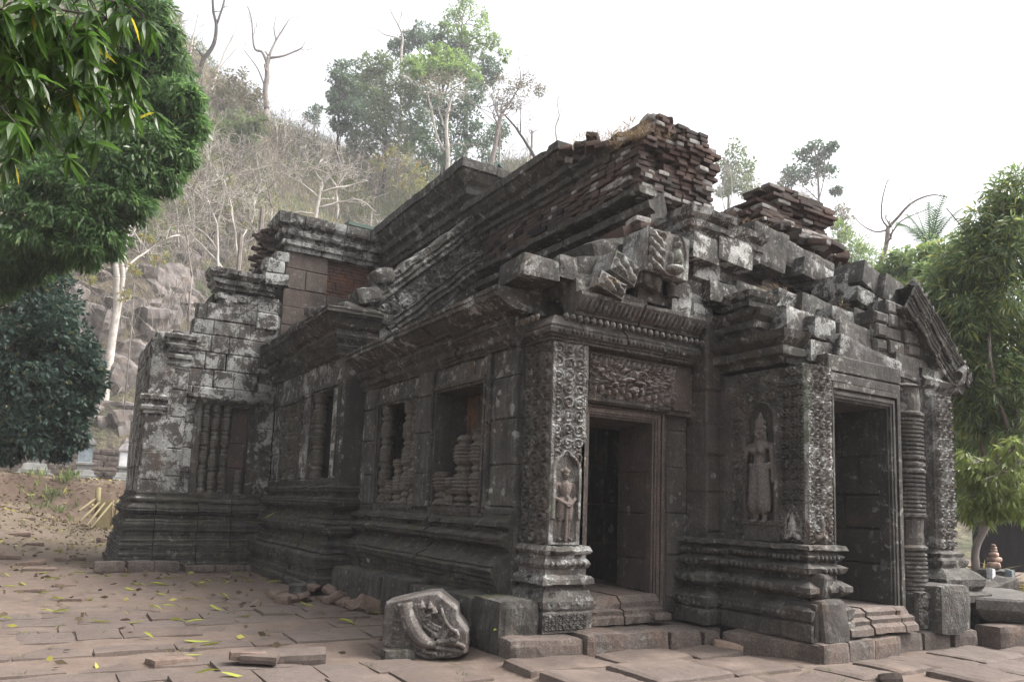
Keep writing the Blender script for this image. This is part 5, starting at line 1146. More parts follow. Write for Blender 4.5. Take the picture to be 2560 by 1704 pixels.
# unseen crown, trunk and limbs added over the camera to shade the forecourt
g2 = np.random.default_rng(17); n = 5500; k_ = 60; cc = np.c_[g2.uniform(-9, 4.5, k_), g2.uniform(-7.5, 2.4, k_), g2.uniform(6.2, 9.5, k_)]; ix = g2.integers(0, k_, n)
P_ = cc[ix]+g2.normal(0, .62, (n, 3))*np.array([1, 1, .6]); D_ = g2.normal(0, .7, (n, 3)); D_[:, 2] -= .6; D_ /= np.linalg.norm(D_, axis=1)[:, None]
V, F = diamonds(P_, D_, g2.uniform(.22, .36, n), g2.uniform(.08, .12, n), g2); new_obj('crown', V, F, m_mango_shade, t_)
b = MB(); P = refine([Vector((-6.5, -4.5, -.2)), Vector((-6.3, -4.4, 2.5)), Vector((-5.6, -3.8, 5)), Vector((-4, -2.5, 7))], .1, 3); b.tube(P, [.42-.02*i for i in range(len(P))], 9)
for e in ((3, 1.5, 7.6), (0, 2.6, 7.4), (-7, 2, 7.5), (2, -5, 7.6), (-2.2, 3.4, 3.6)): Q = refine([P[-1], P[-1].lerp(Vector(e), .5)+Vector((0, 0, .5)), Vector(e)], .1, 4); b.tube(Q, [.16-.014*i for i in range(len(Q))], 6)
b.build('trunk', m_bark_d, t_, True)
# --- dark small-leaved tree below it
m_darkleaf = leaf_mat('dark_blue_green_leaf', (.03, .058, .044), (.055, .088, .066), (.13, .125, .06), trans=.25, rough=.6, spec=.25, p3=.03)
LD = [(30, 660, 70), (70, 720, 75), (40, 790, 110), (110, 800, 75), (150, 860, 65), (80, 880, 110), (180, 900, 55), (160, 950, 70), (225, 945, 34), (205, 985, 30), (60, 990, 110), (130, 1030, 70), (170, 1080, 42), (100, 1100, 45), (30, 1080, 60), (150, 1120, 22), (10, 900, 110), (90, 660, 45, .5)]
leafy_tree('small_leaved_tree', 'dark blue-green small-leaved tree at the left, under the mango tree', LD, 18, 2000, .11, .065, m_darkleaf, m_bark_d, [(-120, 1330), (-110, 1200), (-60, 1050), (0, 950), (40, 850)], 31, tw=(30, 10), hang=.15, clump=24, shell=.8)
# --- right side
m_rt = leaf_mat('narrow_mango_leaf', (.115, .175, .075), (.17, .225, .09), (.28, .30, .09), trans=.5, rough=.4, spec=.45, p3=.16)
LR = [(2545, 500, 60), (2480, 560, 62), (2540, 580, 70), (2420, 640, 55), (2490, 650, 80), (2400, 700, 70), (2360, 745, 55), (2470, 740, 90), (2545, 740, 80), (2400, 800, 85), (2340, 800, 40), (2470, 850, 100), (2545, 880, 70, .5), (2390, 880, 60), (2430, 940, 75), (2390, 960, 40), (2500, 960, 90), (2440, 1020, 55), (2550, 1030, 70), (2500, 1070, 60, 1), (2330, 690, 30, 1), (2430, 1130, 60, 2.5), (2520, 1150, 80, 3), (2480, 1200, 60, 3.5), (2420, 1080, 60, 3), (2410, 1180, 50, 4), (2450, 1260, 55, 4.5), (2530, 1240, 60, 4.5), (2560, 1180, 60, 4), (2400, 1250, 40, 5), (2340, 760, 55, 3), (2350, 850, 60, 3), (2370, 960, 55, 3)]
leafy_tree('mango_tree', 'tall mango tree with narrow leaves filling the right edge behind the porch', LR, 17, 1900, .19, .034, m_rt, m_bark_g, [(2443, 1398), (2449, 1352), (2483, 1284), (2510, 1200), (2540, 1050), (2560, 850)], 41, tw=(16, 12), hang=.35, clump=40, shell=.85)
m_young = leaf_mat('young_yellow_leaf', (.16, .20, .055), (.21, .25, .075), (.12, .17, .05), trans=.45, rough=.4, spec=.4, p3=.2)
leafy_tree('young_mango_sapling', 'low spray of yellow-green young leaves beside the right porch pilaster', [(2440, 1150, 30), (2475, 1190, 34), (2455, 1240, 30), (2430, 1265, 24), (2520, 1165, 34), (2550, 1200, 34), (2500, 1245, 30), (2545, 1255, 30), (2480, 1275, 22), (2535, 1120, 25), (2420, 1185, 22)], 13.5, 240, .13, .032, m_young, m_bark_g, [(2640, 1420), (2630, 1250), (2580, 1120), (2520, 1130)], 43, tw=(9, 4), hang=.8, clump=16, shell=.8)
m_light = leaf_mat('light_tree_leaf', (.13, .20, .07), (.19, .26, .09), (.3, .33, .1), trans=.45, p3=.1)
leafy_tree('broadleaf_tree', 'lighter green bushy tree beyond the sloping naga gable', [(2205, 700, 40), (2240, 670, 44), (2300, 645, 50), (2360, 645, 46), (2180, 740, 40), (2290, 710, 60), (2400, 640, 45), (2350, 760, 60), (2400, 800, 60), (2240, 740, 40), (2340, 720, 50), (2390, 690, 40), (2280, 770, 50), (2330, 830, 50)], 30, 1300, .2, .09, m_light, m_bark_g, [(2330, 1300), (2325, 1000), (2310, 800), (2300, 700)], 45, tw=(12, 6), clump=30)
leafy_tree('hazy_bush', 'faint pale green bush rising behind the end of the brick rubble', [(2130, 620, 30), (2160, 650, 34), (2190, 690, 30), (2140, 680, 34), (2100, 590, 26)], 55, 420, .5, .07, m_light, m_bark_g, [(2150, 900), (2150, 700)], 47, tw=(4, 2), hang=-.3)
# palm
t_ = thing('palm_tree', 'palm with a crest of upright feathery fronds above the right trees', 'palm', tuple(at(2325, 1250, 42))); m_palm = leaf_mat('palm_leaf', (.06, .12, .05), (.10, .16, .07), trans=.3, rough=.4)
b = MB(); C0 = Vector(at(2325, 622, 42)); B0 = Vector(at(2325, 1250, 42)); b.tube([B0, B0.lerp(C0, .5)+Vector((.3, 0, 0)), C0], [.22, .18, .16], 8); b.build('trunk', m_bark_g, t_, True)
b = MB(); rr = random.Random(4)
for q in range(15):
    a = q*2.4; el = [1.35, 1.2, 1.05, .9, .7, .45][q % 6]; d = Vector((math.cos(a)*math.cos(el), math.sin(a)*math.cos(el), math.sin(el))); Lf = rr.uniform(2.8, 3.8); P = []
    for s in range(12):
        t = s/11; P.append(C0+d*Lf*t+Vector((0, 0, -1.25*Lf*.45*t*t*(1.35-el*.7))))
    b.tube(P, [.035-.028*s/11 for s in range(12)], 4, False)
    for s in range(1, 12):
        for sg in (-1, 1):
            for f_ in (0, .5):
                p = P[s-1].lerp(P[s], f_); tdir = (P[s]-P[s-1]).normalized(); sd_ = tdir.cross(Vector((0, 0, 1))).normalized()*sg; l = .75*math.sin(math.pi*(.15+.8*s/12)); q1 = p+(sd_*.75+tdir*.6).normalized()*l+Vector((0, 0, -.18*l)); wv = tdir*.035
                b.add([p-wv, p+wv, q1], [(0, 1, 2)])
b.build('fronds', m_palm, t_)
# bare trees, each drawn after its own limbs
bare_tree('bare_tree', 'leafless grey tree with long arching limbs beside the palm', [([(2195, 680), (2203, 650), (2215, 615), (2220, 570)], 12, 10), ([(2220, 572), (2250, 535), (2290, 500), (2335, 488), (2372, 494)], 8, 2), ([(2218, 575), (2190, 578), (2160, 565), (2135, 545)], 5, 1.5), ([(2218, 570), (2205, 545), (2206, 500), (2216, 460), (2224, 448)], 5, 1.5), ([(2222, 590), (2250, 556), (2290, 535), (2330, 518)], 5, 1.5)], 48, m_bark_g, 3, 2, 1.6, 2)
bare_tree('bare_tree', 'tall dead tree with three twisted limbs on the ridge against the sky', [([(668, 275), (664, 235), (667, 195), (668, 165), (672, 142)], 15, 10), ([(668, 160), (655, 130), (638, 124), (632, 90), (628, 45), (618, 16)], 8, 2), ([(672, 143), (688, 105), (704, 78), (722, 50)], 7, 1.5), ([(674, 145), (700, 142), (735, 130), (756, 118), (763, 104)], 7, 1.5), ([(662, 220), (645, 172), (625, 145), (608, 122)], 4, 1), ([(690, 102), (685, 70), (692, 40)], 4, 1)], 82, m_bark_g, 5, 2, 1.6, 2)
bare_tree('bare_tree', 'dark crooked tree leaning over the ridge left of the dead tree', [([(500, 170), (512, 145), (534, 112), (541, 70), (534, 30), (530, -20)], 12, 5), ([(541, 62), (556, 20), (565, -20)], 6, 3), ([(512, 148), (498, 130), (490, 122)], 9, 2)], 80, m_bark_d, 6, 2, 1.3, 2)
bare_tree('bare_tree', 'slim pale leaning tree just right of the crooked one', [([(520, 250), (540, 190), (562, 130), (590, 75)], 7, 2), ([(548, 170), (575, 140), (600, 112)], 3, 1)], 78, m_bark, 7, 2, 1.6, 3)
bare_tree('bare_tree', 'slim pale tree with a bundle of thin stems left of the crooked one', [([(470, 190), (478, 120), (488, 70), (495, 30)], 5, 1.5), ([(476, 140), (464, 100), (455, 60)], 3, 1)], 80, m_bark, 8, 2, 1.6, 3)
bare_tree('bare_tree', 'bare pale tree standing out of the top of the green grove', [([(1003, 260), (1003, 140), (1007, 100), (998, 68), (984, 42), (974, 20)], 8, 2), ([(1003, 100), (985, 92), (962, 88), (946, 76), (930, 72)], 4, 1), ([(1002, 80), (1020, 77), (1032, 74)], 4, 1), ([(996, 62), (1002, 40), (1006, 22)], 3, 1)], 88, m_bark, 9, 2, 1.4, 2)
bare_tree('bare_tree', 'pale forked trunk in front of the green grove, fine brown twigs on top', [([(1118, 450), (1120, 380), (1116, 320), (1122, 270), (1132, 232)], 13, 6), ([(1112, 375), (1092, 340), (1080, 280), (1068, 235)], 8, 4), ([(1116, 330), (1105, 300), (1095, 270)], 4, 2), ([(1120, 365), (1145, 358), (1162, 362)], 4, 1.5), ([(1130, 240), (1150, 215), (1165, 195)], 4, 1.5), ([(1070, 240), (1050, 222), (1040, 205)], 4, 1.5)], 66, m_bark, 10, 3, 2.0, 3)
bare_tree('bare_tree', 'grey tree with upswept limbs at the right end of the grove', [([(1225, 420), (1238, 365), (1246, 315), (1255, 285)], 14, 9), ([(1250, 300), (1238, 270), (1228, 235)], 6, 2), ([(1255, 285), (1280, 250), (1298, 215), (1302, 180)], 6, 2), ([(1240, 350), (1262, 325), (1278, 310)], 4, 1.5)], 64, m_bark_g, 11, 3, 1.9, 3)
bare_tree('bare_tree', 'dark trunk leaning left beyond the grove', [([(1345, 410), (1318, 362), (1290, 320), (1262, 288)], 9, 4), ([(1300, 335), (1302, 290), (1300, 260)], 4, 1.5)], 70, m_bark_d, 12, 2, 1.4, 2)
bare_tree('bare_tree', 'crooked thin bare tree just left of the brick peak', [([(1385, 400), (1392, 350), (1388, 320), (1398, 290), (1393, 255), (1398, 240)], 6, 2), ([(1394, 300), (1402, 280), (1408, 262)], 3, 1)], 66, m_bark, 13, 2, 1.0, 2)
bare_tree('bare_tree', 'stump-like broken tree between the grove and the brick peak', [([(1328, 390), (1330, 350), (1330, 325)], 7, 4), ([(1330, 335), (1342, 322)], 3, 1), ([(1330, 338), (1320, 322)], 3, 1)], 72, m_bark_g, 14, 1, .8, 2)
bare_tree('bare_tree', 'tall pale twin-stemmed tree rising from the boulders at the left', [([(250, 1088), (262, 985), (280, 860), (294, 730), (286, 620), (272, 555)], 24, 9), ([(282, 850), (302, 740), (306, 670), (298, 610), (296, 560)], 13, 7), ([(303, 690), (330, 655), (380, 622), (430, 592), (450, 588)], 6, 2), ([(290, 700), (262, 680), (235, 665)], 4, 1.5), ([(306, 660), (318, 600), (326, 560)], 5, 2)], 43, m_bark, 15, 2, 1.2, 2, ground=True)
bare_tree('bare_tree', 'sprawling pale many-limbed tree on the slope above the wing roof', [([(788, 560), (792, 520), (800, 490), (806, 455)], 10, 7), ([(806, 458), (830, 440), (850, 430), (880, 425)], 5, 1.5), ([(800, 480), (840, 470), (880, 462), (920, 452)], 6, 2), ([(800, 500), (770, 470), (745, 452), (700, 428)], 6, 2), ([(806, 455), (790, 430), (800, 405), (815, 395)], 6, 2), ([(795, 520), (850, 505), (900, 500), (940, 530)], 6, 2), ([(840, 548), (845, 510), (842, 470), (870, 430)], 8, 3), ([(842, 470), (825, 440), (800, 425), (770, 418)], 5, 1.5), ([(792, 535), (750, 530), (710, 545), (680, 570)], 5, 2)], 56, m_bark, 16, 3, 2.0, 4, jit=.12)
bare_tree('bare_tree', 'pale bushy leafless tree left of the sprawling one', [([(545, 690), (545, 620), (540, 560), (520, 500)], 8, 4), ([(545, 630), (520, 590), (480, 560), (470, 520)], 5, 2), ([(560, 680), (530, 640), (490, 600), (470, 570)], 6, 2), ([(595, 690), (590, 620), (585, 560), (575, 500), (560, 450)], 7, 2), ([(590, 640), (610, 590), (630, 550), (640, 500)], 4, 1.5), ([(545, 560), (560, 500), (555, 450)], 4, 1.5), ([(535, 540), (500, 490), (460, 460)], 4, 1.5)], 52, m_bark, 17, 3, 1.9, 4, jit=.12)
bare_tree('bare_tree', 'thin tangle of leafless stems below the mango crown', [([(480, 690), (470, 620), (460, 560), (440, 500)], 4, 2), ([(470, 620), (500, 560), (520, 520)], 3, 1), ([(465, 590), (430, 550), (400, 530)], 3, 1), ([(455, 540), (480, 480), (500, 430)], 3, 1)], 50, m_bark_g, 18, 3, 1.7, 4)
bare_tree('bare_tree', 'wide leafless thicket halfway up the slope between ridge and wing roof', [([(680, 520), (670, 470), (660, 430), (640, 390)], 5, 2), ([(672, 470), (710, 430), (740, 400)], 4, 1), ([(664, 450), (620, 420), (590, 390)], 4, 1), ([(660, 425), (690, 390), (700, 370)], 3, 1), ([(676, 500), (640, 480), (610, 460)], 4, 1)], 58, m_bark_g, 19, 3, 2.0, 5)
bare_tree('bare_tree', 'leafless thicket with violet-grey twigs right of the sprawling tree', [([(930, 520), (940, 470), (955, 430), (960, 400)], 5, 2), ([(940, 470), (910, 440), (890, 410)], 4, 1), ([(950, 440), (990, 420), (1020, 400)], 4, 1), ([(935, 490), (970, 470), (1000, 460)], 4, 1)], 60, m_bark_g, 20, 3, 2.0, 5)
# green trees on the hill
m_g1 = leaf_mat('hill_dark_leaf', (.075, .125, .075), (.11, .165, .085), trans=.3, rough=.6, spec=.2); m_g2 = leaf_mat('hill_bright_leaf', (.16, .25, .06), (.22, .31, .09), trans=.45, rough=.6, spec=.2); m_g3 = leaf_mat('hill_olive_leaf', (.10, .145, .06), (.15, .185, .075), trans=.35, rough=.6, spec=.2); m_g4 = leaf_mat('hill_yellow_leaf', (.24, .22, .07), (.18, .19, .07), (.26, .14, .07), trans=.45, p3=.08); m_g5 = leaf_mat('hill_brown_leaf', (.16, .13, .085), (.22, .19, .12), (.12, .14, .07), trans=.3, p3=.25)
kw = dict(clump=22, shell=.7, dvar=1.2)
leafy_tree('grove_tree', 'slender dark teal tree at the left end of the green grove', [(858, 185, 32), (845, 200, 26), (870, 210, 26), (850, 240, 30), (870, 262, 30), (838, 250, 22), (850, 290, 30), (880, 230, 30), (890, 270, 30), (846, 318, 18), (862, 312, 16)], 80, 574, .34, .2, m_g1, m_bark_d, [(845, 385), (846, 330), (848, 260), (852, 200)], 51, tw=(8, 4), hang=.1, **kw)
leafy_tree('grove_tree', 'broad olive green tree in the middle of the grove', [(905, 180, 40), (940, 160, 36), (930, 220, 48), (975, 195, 45), (900, 235, 36), (985, 250, 50), (940, 270, 50), (1010, 290, 45), (910, 310, 42), (960, 325, 50), (1020, 210, 36), (895, 350, 40), (1000, 345, 50), (960, 375, 45), (920, 300, 50), (1050, 240, 40), (1050, 340, 45), (1030, 390, 45), (900, 385, 35), (930, 250, 50)], 84, 711, .36, .2, m_g3, m_bark_d, [(960, 440), (965, 340), (960, 260), (955, 200)], 52, tw=(10, 5), hang=.1, **kw)
leafy_tree('grove_tree', 'bright yellow-green rounded crown in the grove', [(1030, 165, 34), (1070, 155, 38), (1100, 135, 34), (1140, 155, 36), (1165, 175, 30), (1090, 180, 36), (1050, 185, 30), (1130, 190, 30), (1180, 200, 24), (1110, 165, 36)], 80, 848, .32, .2, m_g2, m_bark_d, [(1105, 400), (1100, 300), (1098, 200)], 53, tw=(8, 5), hang=-.1, flat=.75, **kw)
leafy_tree('grove_tree', 'dark crown behind the bright green one', [(1020, 105, 26), (1050, 90, 30), (1080, 95, 28), (1105, 105, 24), (990, 120, 22), (1210, 160, 28), (1235, 180, 26), (1205, 200, 28), (1150, 110, 24)], 92, 574, .38, .22, m_g1, m_bark_d, [(1120, 400), (1110, 250), (1100, 110)], 54, tw=(8, 4), hang=.1, **kw)
leafy_tree('grove_tree', 'tall airy tree with thin pale green leaves topping the grove', [(1140, 20, 26), (1170, 5, 28), (1195, 35, 26), (1130, 45, 22), (1205, 75, 24), (1180, 100, 22), (1215, 110, 18), (1260, 140, 18), (1115, 70, 18), (1150, 80, 20), (1235, 100, 16), (1185, 130, 18)], 86, 287, .36, .16, m_g2, m_bark_g, [(1165, 420), (1166, 250), (1162, 140), (1150, 90), (1142, 60)], 55, tw=(9, 5), hang=.2, clump=16, shell=.8, dvar=1)
leafy_tree('grove_tree', 'dark tree in the lower part of the grove behind the forked trunk', [(1070, 260, 40), (1040, 310, 36), (1090, 310, 40), (1150, 270, 36), (1170, 300, 40), (1150, 340, 40), (1195, 340, 36), (1060, 360, 40), (1110, 260, 36), (1215, 370, 40), (1180, 240, 36), (1130, 380, 45), (1080, 400, 40), (1240, 330, 30)], 76, 574, .34, .2, m_g1, m_bark_d, [(1110, 440), (1112, 330), (1108, 270)], 56, tw=(8, 4), hang=.1, **kw)
leafy_tree('grove_tree', 'brownish half-bare crown over the grey upswept limbs', [(1230, 230, 34), (1265, 215, 34), (1295, 220, 30), (1250, 260, 26), (1310, 200, 24), (1285, 255, 24), (1105, 205, 40), (1150, 210, 34), (1070, 215, 26), (1350, 225, 16)], 65, 259, .22, .1, m_g5, m_bark_g, [(1248, 410), (1250, 320), (1255, 260)], 57, tw=(6, 3), hang=.1, clump=30, shell=.7, dvar=1)
leafy_tree('yellow_leaved_tree', 'small tree with sparse yellow leaves above the wing roof', [(1010, 430, 30), (1040, 445, 30), (1070, 425, 24), (1000, 465, 26), (1030, 400, 22), (1055, 470, 26), (950, 400, 20), (985, 380, 18)], 58, 60, .24, .13, m_g4, m_bark_g, [(1025, 540), (1025, 480), (1030, 430)], 58, tw=(4, 2), hang=.3, clump=14)
leafy_tree('yellow_leaved_tree', 'yellow sprigs low on the slope left of the wing', [(395, 640, 18), (370, 600, 14), (330, 680, 16), (225, 690, 16), (310, 735, 16), (260, 640, 14)], 42, 60, .2, .12, m_g4, m_bark_g, [(330, 830), (335, 720), (345, 660)], 59, tw=(3, 1.5), hang=.3, clump=8)
for (lab, lobes, d_, n_, m_, tr, sd_) in (('brown leafed tree beside the mango crown on the ridge', [(430, 90, 30), (450, 130, 32), (470, 165, 28), (425, 40, 24), (410, 10, 28), (460, 190, 26)], 78, 260, m_g5, [(450, 280), (452, 180), (440, 90)], 61), ('dense dry bush on the shoulder of the ridge below the dead tree', [(560, 200, 34), (600, 210, 34), (590, 250, 40), (630, 235, 28), (545, 250, 30), (640, 265, 26)], 76, 420, m_g5, [(590, 340), (590, 270)], 62), ('olive green bush in the middle of the bare slope', [(590, 300, 28), (620, 320, 30), (570, 330, 28), (610, 350, 26), (650, 310, 22)], 68, 420, m_g3, [(600, 400), (600, 340)], 63),
        ('tiny blue-grey tree far off on the skyline', [(782, 282, 14), (795, 275, 12), (770, 290, 12), (788, 300, 14)], 98, 240, m_g1, [(786, 340), (786, 300)], 64)):
    leafy_tree('hill_tree', lab, lobes, d_, n_, .3, .15, m_, m_bark_g, tr, sd_, tw=(5, 2.5), hang=.1, clump=20)
leafy_tree('hazy_tree', 'pale hazy tree wrapped in bare vines behind the brick peak', [(1840, 390, 34), (1815, 420, 28), (1865, 420, 28), (1840, 450, 36), (1870, 470, 26), (1815, 470, 24)], 92, 420, .4, .2, m_g3, m_bark_g, [(1825, 700), (1820, 560), (1825, 450), (1840, 400)], 71, tw=(8, 4), hang=.1, **kw)
leafy_tree('hazy_tree', 'pale hazy tree with layered crown behind the brick stump', [(2035, 365, 20), (2000, 385, 22), (2060, 385, 20), (2080, 365, 16), (2030, 410, 24), (1985, 430, 24), (2020, 440, 28), (2065, 430, 22), (1970, 455, 20), (2090, 478, 12)], 92, 330, .38, .2, m_g1, m_bark_g, [(2050, 700), (2048, 540), (2045, 440), (2035, 370)], 72, tw=(7, 4), hang=.1, flat=.7, **kw)
bare_tree('bare_tree', 'hazy leafless thicket of white branches behind the brick peak', [([(1830, 640), (1850, 560), (1880, 500), (1900, 460)], 5, 2), ([(1845, 580), (1815, 530), (1800, 470)], 4, 1.5), ([(1830, 620), (1880, 580), (1920, 550)], 4, 1), ([(1815, 560), (1830, 480), (1825, 420)], 4, 1)], 88, m_bark, 73, 3, 2.6, 5)
bare_tree('bare_tree', 'hazy leafless thicket behind the brick stump', [([(2020, 620), (2010, 540), (1990, 500), (1960, 475)], 4, 1.5), ([(2012, 550), (2030, 500), (2035, 470)], 3, 1), ([(2010, 540), (1975, 520), (1950, 510)], 3, 1)], 88, m_bark_g, 74, 3, 2.2, 5)
leafy_tree('hazy_tree', 'grey-leaved thin tree at the right foot of the brick stump', [(2105, 520, 18), (2118, 550, 18), (2095, 560, 16), (2112, 585, 16), (2100, 540, 16)], 70, 170, .24, .12, m_g5, m_bark_g, [(2110, 760), (2110, 600)], 75, tw=(4, 2), clump=14)

# leafless bushes scattered over the slope: three of a kind, copied
def twig_bush(seed, n_st, hgt):
    rr = random.Random(seed); t_ = thing('leafless_bush', 'pale leafless bush with many thin stems on the dry slope', 'bush', (0, 0, 0), 'leafless bushes across the slope')
    b = MB()
    for q in range(n_st):
        a = rr.uniform(0, 2*math.pi); d = Vector((math.cos(a)*.55, math.sin(a)*.55, 1)).normalized(); P = [Vector((rr.gauss(0, .15), rr.gauss(0, .15), -.2))]
        for s in range(6): d = (d+Vector((rr.gauss(0, .22), rr.gauss(0, .22), rr.gauss(.02, .12)))).normalized(); P.append(P[-1]+d*hgt/6)
        b.tube(P, [.05-.0055*s for s in range(7)], 5, False); twigs(b, P, .026, rr, 2, hgt*.5, .2, 4, .3)
    b.build('stems', m_bark, t_, True); return t_
PROTO = [twig_bush(1, 5, 3.6), twig_bush(2, 7, 3.0), twig_bush(3, 4, 4.4)]
BU = [(575, 640), (610, 560), (690, 470), (750, 440), (800, 400), (860, 390), (940, 380), (980, 480), (1010, 400), (560, 450), (600, 420), (520, 560), (490, 480), (650, 600), (850, 480), (920, 500), (700, 380), (450, 640), (430, 540), (520, 400), (1060, 430), (400, 680), (360, 640), (1320, 400), (1180, 430), (1280, 420)]
rnd.seed(31)
for i, (px, py) in enumerate(BU):
    src = PROTO[i % 3]; p, r_ = hit(px, py, 42)
    if i < 3: o = src
    else:
        o = src.copy(); COL.objects.link(o)
        for ch in src.children: c = ch.copy(); COL.objects.link(c); c.parent = o
    o.location = p; o.rotation_euler = (0, 0, U(0, 6)); s_ = U(.75, 1.25)*(1 if r_ < 70 else 1.2); o.scale = (s_,)*3
# ---------------------------------------------------------------- small things
rnd.seed(77)
def gpt(px, py, z=0.0):
    p = on(px, py, 2, z); return p[0], p[1]
# fallen leaves
m_fl = leaf_mat('fallen_leaf', (.30, .31, .05), (.20, .23, .035), (.38, .27, .06), trans=.25, rough=.6, p3=.2)
def leaf_me(seed):
    rr = random.Random(seed); V = []; F = []; n = 7; cv = rr.uniform(.1, .4); tw_ = rr.uniform(-.3, .3); fold = rr.uniform(.3, 1.0)
    for i in range(n):
        t = i/(n-1); wv = .125*math.sin(math.pi*min(.97, .06+t*.93))**.8; x = t-.5; y = cv*(t-.5)**2*.8
        z = .07*math.sin(t*3+seed)+.02; 
        V += [(x, y-wv*math.cos(fold*.6), z+wv*math.sin(fold)), (x, y, z), (x, y+wv*math.cos(fold*.6), z+wv*math.sin(fold)*(.6+tw_))]
    for i in range(n-1):
        for j in (0, 1): k_ = i*3+j; F.append((k_, k_+1, k_+4, k_+3))
    me = bpy.data.meshes.new('fallen_leaf'); me.from_pydata(V, [], F); me.materials.append(m_fl); me.polygons.foreach_set('use_smooth', [True]*len(me.polygons)); me.update(); return me
LMS = [leaf_me(i) for i in range(6)]
LP = [(12, 1435), (25, 1462), (60, 1457), (110, 1370+60), (155, 1465), (180, 1410), (290, 1393), (200, 1430), (335, 1415), (275, 1436), (310, 1436), (335, 1455), (353, 1457), (390, 1457), (410, 1459), (325, 1470), (225, 1494), (110, 1477), (385, 1523), (420, 1517), (405, 1481), (465, 1493), (455, 1470), (483, 1453), (505, 1459), (520, 1447), (565, 1449), (600, 1432), (610, 1440), (628, 1451), (690, 1453), (560, 1491), (538, 1518), (490, 1492), (340, 1553), (440, 1549), (487, 1556), (370, 1592), (485, 1620), (495, 1597), (530, 1601), (520, 1655), (660, 1622), (865, 1556), (765, 1512), (938, 1528), (860, 1510), (150, 1528), (115, 1527), (12, 1545), (590, 1672), (255, 1550), (400, 1441), (425, 1440), (240, 1441), (145, 1493), (400, 1455), (700, 1480), (690, 1493), (205, 1408), (130, 1447), (1030, 1698)]
for i, (px, py) in enumerate(LP):
    x, y = gpt(px, py, .03); o = bpy.data.objects.new('fallen_leaf', LMS[i % 6]); COL.objects.link(o); s_ = U(.17, .30); o.scale = (s_, s_*U(.8, 1.2), s_)
    o.location = (x, y, height(x, y)+.035 if y < 13 else height(x, y)+.01); o.rotation_euler = (U(-.25, .25), U(-.15, .15), U(-.7, .7)-.5)
    tag(o, 'curled yellow-green mango leaf fallen on the paved ground left of the temple', 'leaf', 'fallen mango leaves on the ground')
for (px, py, z, lab) in ((676, 1287, .95, 'yellow leaf stuck upright on the moulded base of the middle section'), (640, 1306, .8, 'yellow-green leaf lying on the inner corner ledge beside the side wing'), (685, 1455, .05, 'folded yellow leaf leaning on the plinth of the middle section'), (710, 1478, .05, 'yellow leaf beside the brick heap at the plinth corner'), (1255, 1577, .25, 'green-yellow leaf at the left end of the top step')):
    p = on(px, py, 2, z) if z < .5 else at(px, py, 15.6 if px > 660 else 17.3); 
    if z == .25: p = on(px, py, 2, .24)
    o = bpy.data.objects.new('fallen_leaf', LMS[int(px) % 6]); COL.objects.link(o); o.location = p; o.scale = (.28,)*3; o.rotation_euler = (.2, U(-1, .2), U(-.6, .6)); tag(o, lab, 'leaf', 'fallen mango leaves on the ground')
# litter too fine to count
def litter(name, pts, mat, L0, W0):
    P = np.array(pts); n = len(P); D = rng.normal(0, 1, (n, 3)); D[:, 2] *= .25; D /= np.linalg.norm(D, axis=1)[:, None]
    V, F = diamonds(P, D, rng.uniform(.5, 1.3, n)*L0, rng.uniform(.6, 1.3, n)*W0, rng); tag(new_obj(name, V, F, mat), None, None, None, 'stuff')
m_lit = leaf_mat('dry_leaf_litter', (.10, .075, .05), (.18, .145, .095), (.28, .26, .06), trans=.1, rough=.8, spec=.1, p3=.10)
pts = []
for i in range(4200):
    y = U(16, 34); x = U(-6, 2.6)+(y-18)*.02
    if rnd.random() < .25+.75*smooth(19, 25, y)*smooth(2.4, .6, x-.02*y) or y > 27: pts.append((x, y, height(x, y)+.015))
for i in range(220): x, y = U(-2.5, 4), U(8, 17); pts.append((x, y, height(x, y)+.035))
for i in range(2600): x, y = U(-4.5, 2.4), U(29.5, 35.5); pts.append((x, y, height(x, y)+.02))
litter('leaf_litter', pts, m_lit, .13, .06)
Pw = [(x, y, height(x, y)) for x, y in ((U(-.6, 1.1)+.25*N((i, 0, 0)), U(30.8, 32.6)) for i in range(26))]
blades('bank_weeds', np.array(Pw), 9, .32, .03, .5, m_olive, .12)
Pj = []
for i in range(60):
    x, y = (U(-1, 4), U(6.5, 12)) if i % 3 else (U(4.4, 10.4), U(4.6, 5.5)); Pj.append((x, y, height(x, y)))
blades('joint_grass', np.array(Pj), 7, .05, .004, .8, m_olive, .025)
# broken bricks: heap in the corner, fragments on the dirt, three by the steps
M_FRAG = plain('broken_brick', (.135, .098, .08), .95, .35, 9, .6)
def frag(name, x, y, z, s_, lab, cat, grp, mat, seed, rot=None, rough=.03):
    b = MB(); b.stone((0, 0, 0), s_, (0, 0, 0), min(rough, min(s_)*.13), min(.025, min(s_)*.2), .06, seed=seed, freq=5); o = b.build(name, mat); o.location = (x, y, z); o.rotation_euler = rot or (U(-.4, .4), U(-.4, .4), U(0, 6)); tag(o, lab, cat, grp); return o
for i in range(48):
    t = rnd.random(); px, py = 715+t*235+U(-15, 15), 1490-38*math.exp(-((t-.42)/.22)**2)*rnd.random()+t*25+U(-10, 12); x, y = gpt(px-6, min(1530, py+8), .0)
    frag('brick_fragment', x-.08, y+U(-.1, .15), height(x, y)+.06+.16*math.exp(-((t-.42)/.2)**2)*rnd.random(), (U(.14, .32), U(.12, .2), U(.07, .13)), 'reddish broken brick in the heap against the plinth corner', 'brick', 'broken bricks heaped at the plinth corner', M_FRAG, i)
frag('stone_fragment', *gpt(745, 1470, .2), .18, (.28, .22, .2), 'largest upright dark lump on top of the brick heap', 'stone', None, M_BASE, 91)
frag('stone_fragment', *gpt(925, 1512, .1), .08, (.42, .3, .22), 'reddish lump of laterite at the right end of the brick heap', 'stone', None, M_FRAG, 92)
